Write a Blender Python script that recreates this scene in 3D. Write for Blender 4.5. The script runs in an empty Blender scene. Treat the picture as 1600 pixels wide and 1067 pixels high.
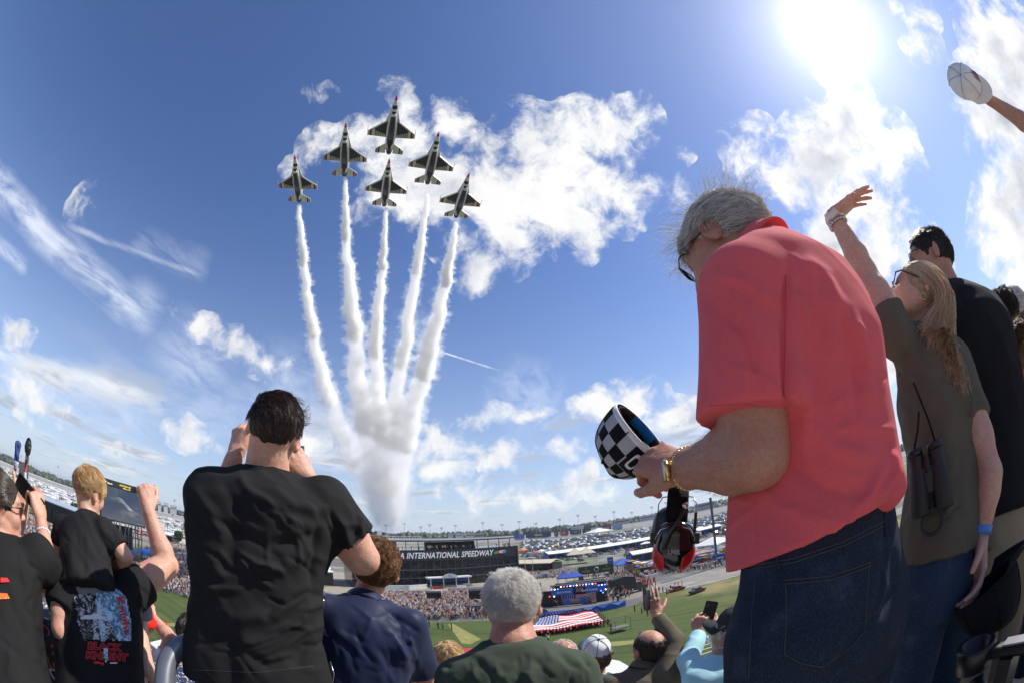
import bpy, math, random
import numpy as np
from mathutils import Vector, Matrix, Euler

# ------------------------------------------------------------------ camera
FPX = 690.0                        # focal length of the fisheye in photo pixels (photo 1600 x 1067)
PITCH, ROLL = math.radians(24.6), math.radians(-4.2)
UP = np.array([math.sin(ROLL)*math.cos(PITCH), math.cos(ROLL)*math.cos(PITCH), math.sin(PITCH)])
_f = np.array([0, 0, 1.0]); FY = _f-UP*(_f@UP); FY /= np.linalg.norm(FY); RX = np.cross(UP, FY)
def ray(px, py):
    x, y = px-800.0, 533.5-py
    r = max(math.hypot(x, y), 1e-6); th = 2*math.asin(min(1, r/(2*FPX)))
    v = np.array([math.sin(th)*x/r, math.sin(th)*y/r, math.cos(th)])
    return np.array([v@RX, v@FY, v@UP])
def P(px, py, d): return ray(px, py)*d
GZ = -22.0                         # the infield lies 22 m below the camera in the stands
def G(px, py, z=GZ):
    r = ray(px, py); r = r*(z/r[2]); return r
sc = bpy.context.scene
col = sc.collection
cam = bpy.data.cameras.new('camera'); camo = bpy.data.objects.new('camera', cam); col.objects.link(camo)
cam.type = 'PANO'; cam.sensor_width = 36
try:
    cam.cycles.panorama_type = 'FISHEYE_EQUISOLID'
    cam.cycles.fisheye_lens = FPX/1600*36; cam.cycles.fisheye_fov = math.radians(180)
except Exception:
    cam.panorama_type = 'FISHEYE_EQUISOLID'; cam.fisheye_lens = FPX/1600*36; cam.fisheye_fov = math.radians(180)
# camera axes in world space: right, up, back
cr = np.array([RX[0], FY[0], UP[0]]); cu = np.array([RX[1], FY[1], UP[1]]); cf = np.array([RX[2], FY[2], UP[2]])
camo.matrix_world = Matrix(((cr[0], cu[0], -cf[0], 0), (cr[1], cu[1], -cf[1], 0), (cr[2], cu[2], -cf[2], 0), (0, 0, 0, 1)))
cam.clip_start = 0.02; cam.clip_end = 60000
sc.camera = camo

# ------------------------------------------------------------------ sun, exposure
SUN = ray(1293, 42)
sun_el = math.asin(SUN[2]); sun_az = math.atan2(SUN[0], SUN[1])
sl = bpy.data.lights.new('sun', 'SUN'); sl.energy = 4.2; sl.angle = math.radians(0.53); sl.color = (1, .955, .88)
so = bpy.data.objects.new('sun', sl); col.objects.link(so)
so.rotation_euler = Vector(-SUN).to_track_quat('-Z', 'Y').to_euler()
sc.view_settings.view_transform = 'Standard'; sc.view_settings.look = 'None'
sc.view_settings.exposure = 0.5; sc.view_settings.gamma = 1
sc.render.engine = 'CYCLES'
sc.cycles.max_bounces = 12; sc.cycles.diffuse_bounces = 3; sc.cycles.glossy_bounces = 3
sc.cycles.transparent_max_bounces = 12; sc.cycles.volume_bounces = 12
sc.cycles.use_denoising = True
# ------------------------------------------------------------------ sky and clouds, all in world direction space
world = bpy.data.worlds.new('World'); sc.world = world; world.use_nodes = True
NT = world.node_tree; NT.nodes.clear()
class NB:
    def __init__(s, nt): s.nt = nt
    def n(s, t, **k):
        nd = s.nt.nodes.new(t)
        for a, b in k.items(): setattr(nd, a, b)
        return nd
    def link(s, a, b): s.nt.links.new(a, b)
    def put(s, sock, v):
        if v is None: return
        if hasattr(v, 'default_value') or hasattr(v, 'is_output'): s.link(v, sock)
        else: sock.default_value = v
    def m(s, op, a, b=None, c=None, clamp=False):
        nd = s.n('ShaderNodeMath', operation=op, use_clamp=clamp)
        s.put(nd.inputs[0], a); s.put(nd.inputs[1], b)
        if c is not None: s.put(nd.inputs[2], c)
        return nd.outputs[0]
    def v(s, op, a, b=None, c=None):
        nd = s.n('ShaderNodeVectorMath', operation=op)
        s.put(nd.inputs[0], a); s.put(nd.inputs[1], b)
        if c is not None: s.put(nd.inputs[2], c)
        return nd.outputs['Value'] if op in ('DOT_PRODUCT', 'LENGTH', 'DISTANCE') else nd.outputs[0]
    def scale(s, a, f):
        nd = s.n('ShaderNodeVectorMath', operation='SCALE'); s.put(nd.inputs[0], a); s.put(nd.inputs[3], f); return nd.outputs[0]
    def mr(s, v, a, b, c=0., d=1., mode='SMOOTHSTEP'):
        nd = s.n('ShaderNodeMapRange', interpolation_type=mode)
        for i, q in enumerate((v, a, b, c, d)): s.put(nd.inputs[i], q)
        return nd.outputs[0]
    def noise(s, vec, scale, detail=6, rough=.55, lac=2., dist=0., out=0):
        nd = s.n('ShaderNodeTexNoise')
        s.put(nd.inputs['Vector'], vec); s.put(nd.inputs['Scale'], scale); s.put(nd.inputs['Detail'], detail)
        s.put(nd.inputs['Roughness'], rough); s.put(nd.inputs['Lacunarity'], lac); s.put(nd.inputs['Distortion'], dist)
        return nd.outputs[out]
    def mix(s, f, a, b, mode='MIX'):
        nd = s.n('ShaderNodeMix', data_type='RGBA', blend_type=mode)
        s.put(nd.inputs[0], f); s.put(nd.inputs[6], a); s.put(nd.inputs[7], b); return nd.outputs[2]
    def sep(s, v):
        nd = s.n('ShaderNodeSeparateXYZ'); s.put(nd.inputs[0], v); return nd.outputs
    def comb(s, x, y, z):
        nd = s.n('ShaderNodeCombineXYZ'); s.put(nd.inputs[0], x); s.put(nd.inputs[1], y); s.put(nd.inputs[2], z); return nd.outputs[0]
def build_world():
    b = NB(NT)
    D = b.v('NORMALIZE', b.n('ShaderNodeTexCoord').outputs['Generated'])
    sky = b.n('ShaderNodeTexSky', sky_type='NISHITA', sun_disc=False, sun_elevation=sun_el, sun_rotation=sun_az,
              altitude=10, air_density=1.0, dust_density=.25, ozone_density=2.4)
    skyc = b.v('MULTIPLY', b.scale(sky.outputs[0], SKY_STRENGTH), (.84, .95, 1.24))
    hz = b.sep(D)[2]
    # noise warp shared by all cumulus
    wv = b.v('ADD', D, b.scale(b.v('SUBTRACT', b.noise(D, 7, 3, .6, out=1), (.5, .5, .5)), .09))
    fine = b.noise(wv, 11, 9, .62)
    big = b.noise(D, 4.5, 4, .5)
    dens = None
    for (x, y, r, w) in CUMULUS:
        c = tuple(ray(x, y)); rr = r/660.
        d = b.v('DISTANCE', wv, c)
        t = b.m('MULTIPLY', b.mr(d, 0., rr, 1., 0., 'LINEAR'), w)
        dens = t if dens is None else b.m('SMOOTH_MAX', dens, t, .08)
    wf = b.v('MULTIPLY', wv, (1., 1., FLATZ))
    for (x, y, r, w) in FLAT:
        c = ray(x, y); c[2] *= FLATZ
        t = b.m('MULTIPLY', b.mr(b.v('DISTANCE', wf, tuple(c)), 0., r/660., 1., 0., 'LINEAR'), w)
        dens = b.m('SMOOTH_MAX', dens, t, .08)
    dens = b.m('MAXIMUM', b.m('SUBTRACT', dens, .02), 0.)
    shape = b.m('ADD', dens, b.m('MULTIPLY', b.m('SUBTRACT', fine, .5), 2.9))
    a1 = b.mr(b.m('SUBTRACT', shape, b.m('MULTIPLY', b.m('SUBTRACT', 1., b.m('MINIMUM', b.m('MULTIPLY', dens, 6.), 1.)), 3.)), .12, .86)
    # lit tops, grey bases: shifted density toward the sun
    off = tuple(SUN*.035)
    fine2 = b.noise(b.v('ADD', wv, off), 11, 5, .6)
    core = b.m('ADD', b.m('MULTIPLY', dens, .9), b.m('MULTIPLY', b.m('SUBTRACT', fine2, .5), 1.6))
    shade = b.mr(core, .25, 1.2, 0., 1.)
    sh2 = b.mr(b.noise(wv, 5.2, 5, .6), .42, .66)
    shade = b.m('MULTIPLY', shade, sh2)
    ccol = b.mix(shade, (.70, .70, .70, 1), (.34, .37, .44, 1))
    # low fair-weather rows near the horizon (flat layer seen in perspective)
    s = b.sep(D); zz = b.m('ADD', b.m('MAXIMUM', s[2], 0.), .055)
    pl = b.comb(b.m('DIVIDE', s[0], zz), b.m('DIVIDE', s[1], zz), 0.)
    ln = b.noise(pl, .85, 7, .58); 
    rowm = b.m('MULTIPLY', b.mr(s[2], .012, .06), b.mr(s[2], .34, .17))
    aside = b.mr(s[0], .72, .45)
    gate = b.noise(D, 3.3, 2, .5)
    a2 = b.m('MULTIPLY', b.mr(ln, b.m('ADD', .50, b.m('MULTIPLY', b.m('SUBTRACT', gate, .5), -.5)), .64), b.m('MULTIPLY', rowm, aside))
    a2 = b.m('MULTIPLY', a2, .9)
    lcol = b.mix(b.mr(b.noise(pl, 1.7, 4, .5), .42, .62), (.68, .67, .66, 1), (.36, .40, .47, 1))
    # thin high streaks on the left
    st = None
    for (x0, y0, x1, y1, w_, k_) in STREAKS:
        p0, p1 = ray(x0, y0), ray(x1, y1); nn = np.cross(p0, p1); nn /= np.linalg.norm(nn); mid = p0+p1; mid /= np.linalg.norm(mid); al = np.cross(nn, mid); L_ = abs(al@p1)
        ac = b.m('ABSOLUTE', b.m('ADD', b.v('DOT_PRODUCT', D, tuple(nn)), b.m('MULTIPLY', b.m('SUBTRACT', big, .5), w_/690.*1.2))); ln_ = b.m('ABSOLUTE', b.v('DOT_PRODUCT', D, tuple(al)))
        t = b.m('MULTIPLY', b.m('MULTIPLY', b.mr(ac, 0., w_/690., 1., 0.), b.mr(ln_, L_*.7, L_*1.1, 1., 0.)), b.m('MULTIPLY', b.mr(b.v('DOT_PRODUCT', D, tuple(mid)), 0., .2), k_))
        st = t if st is None else b.m('MAXIMUM', st, t)
    for (x, y, r, w) in CIRRUS:
        t = b.m('MULTIPLY', b.mr(b.v('DISTANCE', D, tuple(ray(x, y))), 0., r/660., 1., 0.), w); st = b.m('MAXIMUM', st, t)
    fib = b.noise(b.v('MULTIPLY', b.comb(b.v('DOT_PRODUCT', D, CA), b.v('DOT_PRODUCT', D, CB), b.v('DOT_PRODUCT', D, CC)), (4., 22., 22.)), 1.3, 8, .62, dist=.4)
    a3 = b.m('MULTIPLY', st, b.mr(fib, .25, .66), clamp=True)
    a3 = b.mr(a3, .02, .6, 0., .62, 'LINEAR')
    # haze toward the horizon
    hor = b.mr(s[2], -.05, .72, 1., 0., 'LINEAR')
    hor = b.m('MULTIPLY', b.m('POWER', hor, 2.3), .88)
    c = b.mix(a3, skyc, (.93, .95, 1.0, 1))
    c = b.mix(hor, c, (.42, .49, .58, 1))
    c = b.mix(a2, c, lcol)
    c = b.mix(a1, c, ccol)
    # solar aureole in the air around the sun
    sd = b.m('MAXIMUM', b.v('DOT_PRODUCT', D, tuple(SUN)), 0.)
    g1 = b.m('MULTIPLY', b.m('POWER', sd, 420.), 1.1)
    g2 = b.m('MULTIPLY', b.m('POWER', sd, 60.), .28)
    g3 = b.m('MULTIPLY', b.m('POWER', sd, 7.), .09)
    g = b.m('ADD', b.m('ADD', g1, g2), g3)
    gc = b.scale((1., .97, .92), g)
    c = b.v('ADD', c, gc)
    bg = b.n('ShaderNodeBackground'); b.put(bg.inputs[0], c); bg.inputs[1].default_value = 1.0
    out = b.n('ShaderNodeOutputWorld'); b.link(bg.outputs[0], out.inputs[0])
SKY_STRENGTH = .085
CUMULUS = [  # photo x, y, radius in photo pixels, weight
    (640, 215, 85, 1.), (700, 200, 75, 1.), (560, 235, 70, .9), (600, 290, 85, 1.), (690, 290, 110, 1.1), (780, 300, 120, 1.15),
    (870, 240, 105, 1.1), (930, 215, 85, 1.05), (960, 290, 95, 1.05), (880, 340, 95, 1.), (800, 380, 70, .85), (740, 420, 60, .8),
    (1000, 190, 60, .85), (710, 370, 70, .8),
    (1010, 320, 40, .7), (1065, 245, 26, .6),
    (1330, 190, 100, 1.15), (1290, 260, 110, 1.2), (1370, 230, 95, 1.1), (1240, 270, 80, .95), (1330, 310, 90, 1.05), (1160, 235, 60, .85), (1185, 215, 50, .8),
    (1430, 30, 55, .9), (1440, 70, 50, .85), (1405, 15, 40, .7), (1580, 60, 110, 1.2), (1560, 180, 110, 1.2), (1600, 270, 110, 1.2), (1570, 350, 90, 1.1), (1600, 120, 110, 1.2), (1495, 235, 45, .8), (1575, 20, 70, 1.),
    (1380, 380, 95, 1.15), (1300, 370, 80, 1.1), (1450, 400, 60, .9), (1590, 440, 45, .9), (1410, 330, 28, .7), (1600,400,60,.9), (1510, 600, 60, .8),
    (1400, 560, 70, .9),
    (140, 318, 55, .62), (893, 455, 34, .5), (470, 140, 40, .40), (510, 150, 40, .38), (620, 150, 60, .45), (500, 235, 60, .7), (450, 270, 50, .45), (770, 235, 90, .95), (820, 200, 70, .8), (1065, 300, 50, .5)]
FLATZ = 2.0
FLAT = [(370, 535, 75, 0.82), (415, 565, 70, 0.86), (310, 510, 60, 0.69), (270, 490, 45, 0.60), (20, 520, 60, 0.77), (60, 625, 90, 0.69), (15, 605, 50, 0.69), (300, 682, 75, 0.73), (165, 668, 50, 0.60),
    (180, 705, 50, 0.65), (480, 683, 60, 0.69), (690, 690, 85, 0.82), (790, 718, 75, 0.77), (730, 705, 50, 0.69), (880, 703, 55, 0.69), (985, 628, 95, 0.90), (1045, 645, 80, 0.86), (920, 632, 60, 0.69),
    (760, 653, 65, 0.69), (840, 650, 60, 0.69), (40, 655, 45, 0.60), (690, 738, 60, 0.69), (910, 742, 60, 0.69), (960, 765, 60, 0.69), (850, 778, 80, 0.69), (740, 775, 80, 0.69)]
STREAKS = [(-40, 235, 245, 512, 34, .6), (-30, 355, 45, 420, 16, .5), (95, 350, 322, 434, 8, .35), (-40, 535, 240, 618, 17, .6), (-20, 570, 250, 668, 45, .32), (686, 548, 782, 579, 2.2, .7), (40, 590, 420, 650, 60, .22), (200, 380, 330, 425, 40, .15)]
CIRRUS = [(300, 560, 100, .3), (450, 620, 120, .25), (820, 620, 90, .25), (650, 520, 60, .2), (220, 480, 60, .3)]
_a = ray(40, 330); _b = ray(240, 500)
CC_ = np.cross(_a, _b); CC_ /= np.linalg.norm(CC_); CA_ = _b-_a; CA_ /= np.linalg.norm(CA_); CB_ = np.cross(CC_, CA_)
CA, CB, CC = tuple(CA_), tuple(CB_), tuple(CC_)
build_world()
# ------------------------------------------------------------------ materials
MATS = {}
def mat(name, color, rough=.6, metal=0., noise=None, bump=None, spec=.5, sub=0., subcol=None, emit=None, trans=0., sheen=0., alpha=1., coat=0.):
    """noise=(scale, amount, detail): value mottling; bump=(scale, strength, dist)"""
    if name in MATS: return MATS[name]
    m = bpy.data.materials.new(name); m.use_nodes = True; nt = m.node_tree; b = NB(nt)
    p = nt.nodes['Principled BSDF']
    c = tuple(color)+(1,) if len(color) == 3 else color
    p.inputs['Base Color'].default_value = c; p.inputs['Roughness'].default_value = rough; p.inputs['Metallic'].default_value = metal
    p.inputs['Specular IOR Level'].default_value = spec
    if sheen: p.inputs['Sheen Weight'].default_value = sheen; p.inputs['Sheen Roughness'].default_value = .5
    if coat: p.inputs['Coat Weight'].default_value = coat; p.inputs['Coat Roughness'].default_value = .08
    if trans: p.inputs['Transmission Weight'].default_value = trans
    if sub:
        p.inputs['Subsurface Weight'].default_value = sub; p.inputs['Subsurface Scale'].default_value = .012
        p.inputs['Subsurface Radius'].default_value = (1., .35, .2)
    if emit: p.inputs['Emission Color'].default_value = tuple(emit[:3])+(1,); p.inputs['Emission Strength'].default_value = emit[3]
    co = b.n('ShaderNodeTexCoord').outputs['Object'] if (noise or bump) else None
    if noise:
        f = b.noise(co, noise[0], noise[2] if len(noise) > 2 else 4, .6)
        f = b.mr(f, .3, .7, 1-noise[1], 1+noise[1], 'LINEAR')
        b.link(b.scale(tuple(c[:3]), f), p.inputs['Base Color'])
    if bump:
        f = b.noise(co, bump[0], 4, .6); bn = b.n('ShaderNodeBump'); bn.inputs['Strength'].default_value = bump[1]; bn.inputs['Distance'].default_value = bump[2]
        b.link(f, bn.inputs['Height']); b.link(bn.outputs[0], p.inputs['Normal'])
    MATS[name] = m; return m
# ------------------------------------------------------------------ object plumbing
def tag(o, label=None, cat=None, group=None, kind=None):
    if label: o['label'] = label
    if cat: o['category'] = cat
    if group: o['group'] = group
    if kind: o['kind'] = kind
    return o
def empty(name, loc=(0, 0, 0), rz=0., label=None, cat=None, group=None):
    o = bpy.data.objects.new(name, None); col.objects.link(o); o.location = Vector(loc); o.rotation_euler = (0, 0, rz)
    o.empty_display_size = .2
    return tag(o, label, cat, group)
def link(name, me, parent=None, mats=None, world=False):
    o = bpy.data.objects.new(name, me); col.objects.link(o)
    if mats:
        for m in (mats if isinstance(mats, (list, tuple)) else [mats]): me.materials.append(m)
    if parent is not None:
        o.parent = parent
        if world: o.matrix_parent_inverse = Matrix.Translation(Vector(parent_world(parent))).inverted()
    return o
def parent_world(p):
    v = Vector(p.location)
    while p.parent: p = p.parent; v = v+Vector(p.location)
    return v
def me_from(name, V, Fc, mi=None, smooth=True):
    me = bpy.data.meshes.new(name)
    V = np.asarray(V, np.float32)
    if isinstance(Fc, np.ndarray) and Fc.ndim == 2:
        n, k = Fc.shape
        me.vertices.add(len(V)); me.vertices.foreach_set('co', V.ravel())
        me.loops.add(n*k); me.loops.foreach_set('vertex_index', Fc.astype(np.int32).ravel())
        me.polygons.add(n); me.polygons.foreach_set('loop_start', np.arange(0, n*k, k, dtype=np.int32))
        me.update(calc_edges=True)
    else: me.from_pydata([tuple(map(float, v)) for v in V], [], [tuple(map(int, f)) for f in Fc])
    if mi is not None: me.polygons.foreach_set('material_index', np.asarray(mi, np.int32))
    if smooth: me.polygons.foreach_set('use_smooth', np.ones(len(me.polygons), bool))
    me.update(); me.validate(verbose=False); return me
class MB:
    """collects simple shapes for ONE mesh object"""
    def __init__(s): s.V = []; s.F = []; s.M = []; s.n = 0
    def add(s, V, Fc, mi=0):
        V = np.asarray(V, float); s.V.append(V); s.F += [tuple(i+s.n for i in f) for f in Fc]
        s.M += [mi]*len(Fc) if isinstance(mi, int) else list(mi); s.n += len(V); return s
    def box(s, c, size, R=None, mi=0, rz=None, taper=1.):
        if rz is not None: R = np.array(((math.cos(rz), -math.sin(rz), 0), (math.sin(rz), math.cos(rz), 0), (0, 0, 1)))
        h = np.array(size)/2.; V = np.array([(x, y, z) for z in (-1, 1) for y in (-1, 1) for x in (-1, 1)], float)
        V[4:, :2] *= taper
        V = V*h
        if R is not None: V = V@np.asarray(R).T
        return s.add(V+np.array(c), [(0, 2, 3, 1), (4, 5, 7, 6), (0, 1, 5, 4), (2, 6, 7, 3), (0, 4, 6, 2), (1, 3, 7, 5)], mi)
    def tube(s, pts, r, n=8, mi=0, cap=True):
        pts = np.asarray(pts, float); m = len(pts); r = np.broadcast_to(np.asarray(r, float), (m,))
        T = np.gradient(pts, axis=0); T /= np.linalg.norm(T, axis=1)[:, None]+1e-9
        a = np.array([0, 0, 1.]) if abs(T[0][2]) < .9 else np.array([1., 0, 0]); N = np.cross(T[0], a); N /= np.linalg.norm(N)
        V = []
        for i in range(m):
            N = N-T[i]*(N@T[i]); N /= np.linalg.norm(N); B = np.cross(T[i], N)
            for k in range(n):
                t = 2*math.pi*k/n; V.append(pts[i]+r[i]*(math.cos(t)*N+math.sin(t)*B))
        Fc = [(i*n+k, i*n+(k+1) % n, (i+1)*n+(k+1) % n, (i+1)*n+k) for i in range(m-1) for k in range(n)]
        if cap: Fc += [tuple(range(n))[::-1], tuple((m-1)*n+k for k in range(n))]
        return s.add(V, Fc, mi)
    def prism(s, poly, o, ex, ey, ez, depth, mi=0):
        """poly in 2D on the plane o+ex*x+ey*y, extruded by depth along ez"""
        o, ex, ey, ez = map(lambda q: np.array(q, float), (o, ex, ey, ez)); n = len(poly)
        A = [o+ex*x+ey*y for x, y in poly]; B = [a+ez*depth for a in A]
        return s.add(A+B, [tuple(range(n))[::-1], tuple(range(n, 2*n))]+[(i, (i+1) % n, (i+1) % n+n, i+n) for i in range(n)], mi)
    def quad(s, a, b, c, d, mi=0): return s.add([a, b, c, d], [(0, 1, 2, 3)], mi)
    def rev(s, prof, c, axis=(0, 0, 1), n=16, mi=0):
        """profile (r,h) revolved"""
        ax = np.array(axis, float); ax /= np.linalg.norm(ax); a = np.array([1., 0, 0]) if abs(ax[0]) < .8 else np.array([0, 1., 0])
        u = np.cross(ax, a); u /= np.linalg.norm(u); v = np.cross(ax, u); V = []
        for r, h in prof:
            for k in range(n): t = 2*math.pi*k/n; V.append(np.array(c)+ax*h+r*(u*math.cos(t)+v*math.sin(t)))
        return s.add(V, [(i*n+k, i*n+(k+1) % n, (i+1)*n+(k+1) % n, (i+1)*n+k) for i in range(len(prof)-1) for k in range(n)]+[tuple(range(n))[::-1], tuple((len(prof)-1)*n+k for k in range(n))], mi)
    def build(s, name, mats, parent=None, smooth=False, world=False):
        me = bpy.data.meshes.new(name); V = np.concatenate(s.V) if s.V else np.zeros((0, 3))
        me.from_pydata(V.tolist(), [], s.F)
        for m in (mats if isinstance(mats, (list, tuple)) else [mats]): me.materials.append(m)
        me.polygons.foreach_set('material_index', np.array(s.M, np.int32))
        if smooth: me.polygons.foreach_set('use_smooth', np.ones(len(me.polygons), bool))
        me.update()
        return link(name, me, parent, None, world)
def ortho(d, hint=(0, 0, 1)):
    d = np.array(d, float); d /= np.linalg.norm(d); h = np.array(hint, float)
    r = np.cross(d, h); r /= np.linalg.norm(r); return d, r, np.cross(r, d)
def nrm(v): v = np.array(v, float); return v/np.linalg.norm(v)
def text_mesh(txt, size=1., ex=0., shear=0., bold=0., align='CENTER', spacing=1., extrude=0.):
    cu = bpy.data.curves.new('txt', 'FONT'); cu.body = txt; cu.size = size; cu.shear = shear; cu.offset = bold
    cu.align_x = align; cu.align_y = 'CENTER'; cu.space_character = spacing; cu.extrude = extrude; cu.resolution_u = 3
    o = bpy.data.objects.new('txt', cu); col.objects.link(o); dg = bpy.context.evaluated_depsgraph_get()
    me = bpy.data.meshes.new_from_object(o.evaluated_get(dg)); bpy.data.objects.remove(o); bpy.data.curves.remove(cu); return me
def text_into(mb, txt, o, ex, ey, size, mi=0, **k):
    me = text_mesh(txt, size, **k); V = np.array([v.co[:] for v in me.vertices])
    if len(V):
        ez = np.cross(ex, ey); V = np.array(o)+V[:, :1]*np.array(ex)+V[:, 1:2]*np.array(ey)+V[:, 2:3]*ez
        mb.add(V, [tuple(p.vertices) for p in me.polygons], mi)
    bpy.data.meshes.remove(me)
# ------------------------------------------------------------------ signed-distance sculpting and surface nets
def vnoise(p, seed=0):
    """smooth value noise in [-1,1] for an array of points (n,3)"""
    i = np.floor(p).astype(np.int64); f = p-i; f = f*f*(3-2*f); r = 0
    for dx in (0, 1):
        for dy in (0, 1):
            for dz in (0, 1):
                h = ((i[:, 0]+dx)*374761393+(i[:, 1]+dy)*668265263+(i[:, 2]+dz)*2147483647+seed*1274126177) & 0xffffffff
                h = ((h ^ (h >> 13))*1274126177) & 0xffffffff; h = (h ^ (h >> 16)) & 0xffff
                w = (f[:, 0] if dx else 1-f[:, 0])*(f[:, 1] if dy else 1-f[:, 1])*(f[:, 2] if dz else 1-f[:, 2])
                r = r+w*(h/32767.5-1)
    return r
class Field:
    def __init__(s, lo, hi, res):
        s.lo = np.array(lo, float); s.res = res; n = np.ceil((np.array(hi)-s.lo)/res).astype(int)+1
        s.ax = [s.lo[i]+res*np.arange(n[i]) for i in range(3)]; s.D = np.full(n, 9., np.float32)
    def _sl(s, lo, hi, m):
        sl = []
        for i in range(3):
            a = int(np.searchsorted(s.ax[i], lo[i]-m)); b = int(np.searchsorted(s.ax[i], hi[i]+m)); sl.append(slice(max(a-1, 0), b+1))
        return tuple(sl)
    def _grid(s, sl): return (s.ax[0][sl[0]][:, None, None], s.ax[1][sl[1]][None, :, None], s.ax[2][sl[2]][None, None, :])
    def put(s, fn, lo, hi, k=0., op='u', m=.03):
        sl = s._sl(lo, hi, m+k); A = s.D[sl]
        if A.size == 0: return
        B = fn(*s._grid(sl)).astype(np.float32)
        if op == 'u':
            if k > 0: h = np.clip(.5+.5*(A-B)/k, 0, 1); s.D[sl] = A*(1-h)+B*h-k*h*(1-h)
            else: s.D[sl] = np.minimum(A, B)
        elif op == 'd':    # carve
            if k > 0: h = np.clip(.5-.5*(A+B)/k, 0, 1); s.D[sl] = A*(1-h)+(-B)*h+k*h*(1-h)
            else: s.D[sl] = np.maximum(A, -B)
        elif op == 'i': s.D[sl] = np.maximum(A, B)
    def cone(s, a, b, ra, rb, k=0., op='u'):
        a = np.array(a, float); b = np.array(b, float); ba = b-a; L2 = ba@ba
        def fn(x, y, z):
            px, py, pz = x-a[0], y-a[1], z-a[2]; t = np.clip((px*ba[0]+py*ba[1]+pz*ba[2])/L2, 0, 1)
            return np.sqrt((px-t*ba[0])**2+(py-t*ba[1])**2+(pz-t*ba[2])**2)-(ra+(rb-ra)*t)
        r = max(ra, rb); s.put(fn, np.minimum(a, b)-r, np.maximum(a, b)+r, k, op); return s
    def fcone(s, a, b, ra, rb, k=0.):
        """tapered limb with a flat end at b"""
        a = np.array(a, float); b = np.array(b, float); n = nrm(b-a); e = b+n*rb; ba = e-a; L2 = ba@ba
        def fn(x, y, z):
            px, py, pz = x-a[0], y-a[1], z-a[2]; t = np.clip((px*ba[0]+py*ba[1]+pz*ba[2])/L2, 0, 1)
            d = np.sqrt((px-t*ba[0])**2+(py-t*ba[1])**2+(pz-t*ba[2])**2)-(ra+(rb-ra)*t)
            return np.maximum(d, (x-b[0])*n[0]+(y-b[1])*n[1]+(z-b[2])*n[2])
        r = max(ra, rb); s.put(fn, np.minimum(a, b)-r, np.maximum(a, b)+r, k); return s
    def ell(s, c, rad, R=None, k=0., op='u'):
        c = np.array(c, float); rad = np.array(rad, float); R = np.eye(3) if R is None else np.array(R)  # rows of R = local axes
        def fn(x, y, z):
            px, py, pz = x-c[0], y-c[1], z-c[2]; q = [(px*R[i][0]+py*R[i][1]+pz*R[i][2])/rad[i] for i in range(3)]
            k0 = np.sqrt(q[0]**2+q[1]**2+q[2]**2); k1 = np.sqrt((q[0]/rad[0])**2+(q[1]/rad[1])**2+(q[2]/rad[2])**2)+1e-9
            return k0*(k0-1)/k1
        r = rad.max(); s.put(fn, c-r, c+r, k, op); return s
    def loft(s, o, r, f, u, tab, k=0., op='u', ex=2.3):
        """tab rows (t, halfwidth, halfdepth, forward offset, side offset) along u"""
        tab = np.array(tab, float); tt = np.linspace(tab[0, 0], tab[-1, 0], 200)
        cols = []
        for i in range(1, tab.shape[1]):
            c = np.interp(tt, tab[:, 0], tab[:, i]); w = max(3, int(.045/(tt[1]-tt[0]))) | 1
            ker = np.hanning(w+2)[1:-1]; ker /= ker.sum(); c = np.convolve(np.pad(c, w//2, mode='edge'), ker, 'valid'); cols.append(c)
        o = np.array(o, float)
        def fn(x, y, z):
            px, py, pz = x-o[0], y-o[1], z-o[2]
            X = px*r[0]+py*r[1]+pz*r[2]; Y = px*f[0]+py*f[1]+pz*f[2]; Z = px*u[0]+py*u[1]+pz*u[2]
            W = np.interp(Z, tt, cols[0]); H = np.interp(Z, tt, cols[1]); OY = np.interp(Z, tt, cols[2]); OX = np.interp(Z, tt, cols[3]) if len(cols) > 3 else 0
            q = (np.abs((X-OX)/W)**ex+np.abs((Y-OY)/H)**ex)**(1/ex)
            d = (q-1)*np.minimum(W, H); dz = np.maximum(tt[0]-Z, Z-tt[-1])
            return np.maximum(d, dz)
        R = tab[:, 1].max()+np.abs(tab[:, 3]).max()+.02; p0 = o+np.array(u)*tab[0, 0]; p1 = o+np.array(u)*tab[-1, 0]
        s.put(fn, np.minimum(p0, p1)-R, np.maximum(p0, p1)+R, k, op); return s
    def cut(s, p, n, op='i'):
        """remove what lies on the +n side of the plane"""
        p = np.array(p, float); n = nrm(n)
        x, y, z = s._grid((slice(None),)*3); s.D = np.maximum(s.D, ((x-p[0])*n[0]+(y-p[1])*n[1]+(z-p[2])*n[2]).astype(np.float32)); return s
    def net(s, disp=None):
        D = s.D; D = np.pad(D, 1, constant_values=1.); lo = s.lo-s.res
        S = D < 0; nx, ny, nz = D.shape
        C = np.zeros((nx-1, ny-1, nz-1), np.int16)
        for a in (0, 1):
            for b in (0, 1):
                for c in (0, 1): C += S[a:nx-1+a, b:ny-1+b, c:nz-1+c]
        act = (C > 0) & (C < 8); idx = np.argwhere(act)
        if len(idx) == 0: return np.zeros((0, 3)), np.zeros((0, 4), int)
        num = np.full(act.shape, -1, np.int64); num[act] = np.arange(len(idx))
        acc = np.zeros((len(idx), 3)); cnt = np.zeros(len(idx))
        cor = [(a, b, c) for a in (0, 1) for b in (0, 1) for c in (0, 1)]
        val = {q: D[idx[:, 0]+q[0], idx[:, 1]+q[1], idx[:, 2]+q[2]].astype(float) for q in cor}
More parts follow.
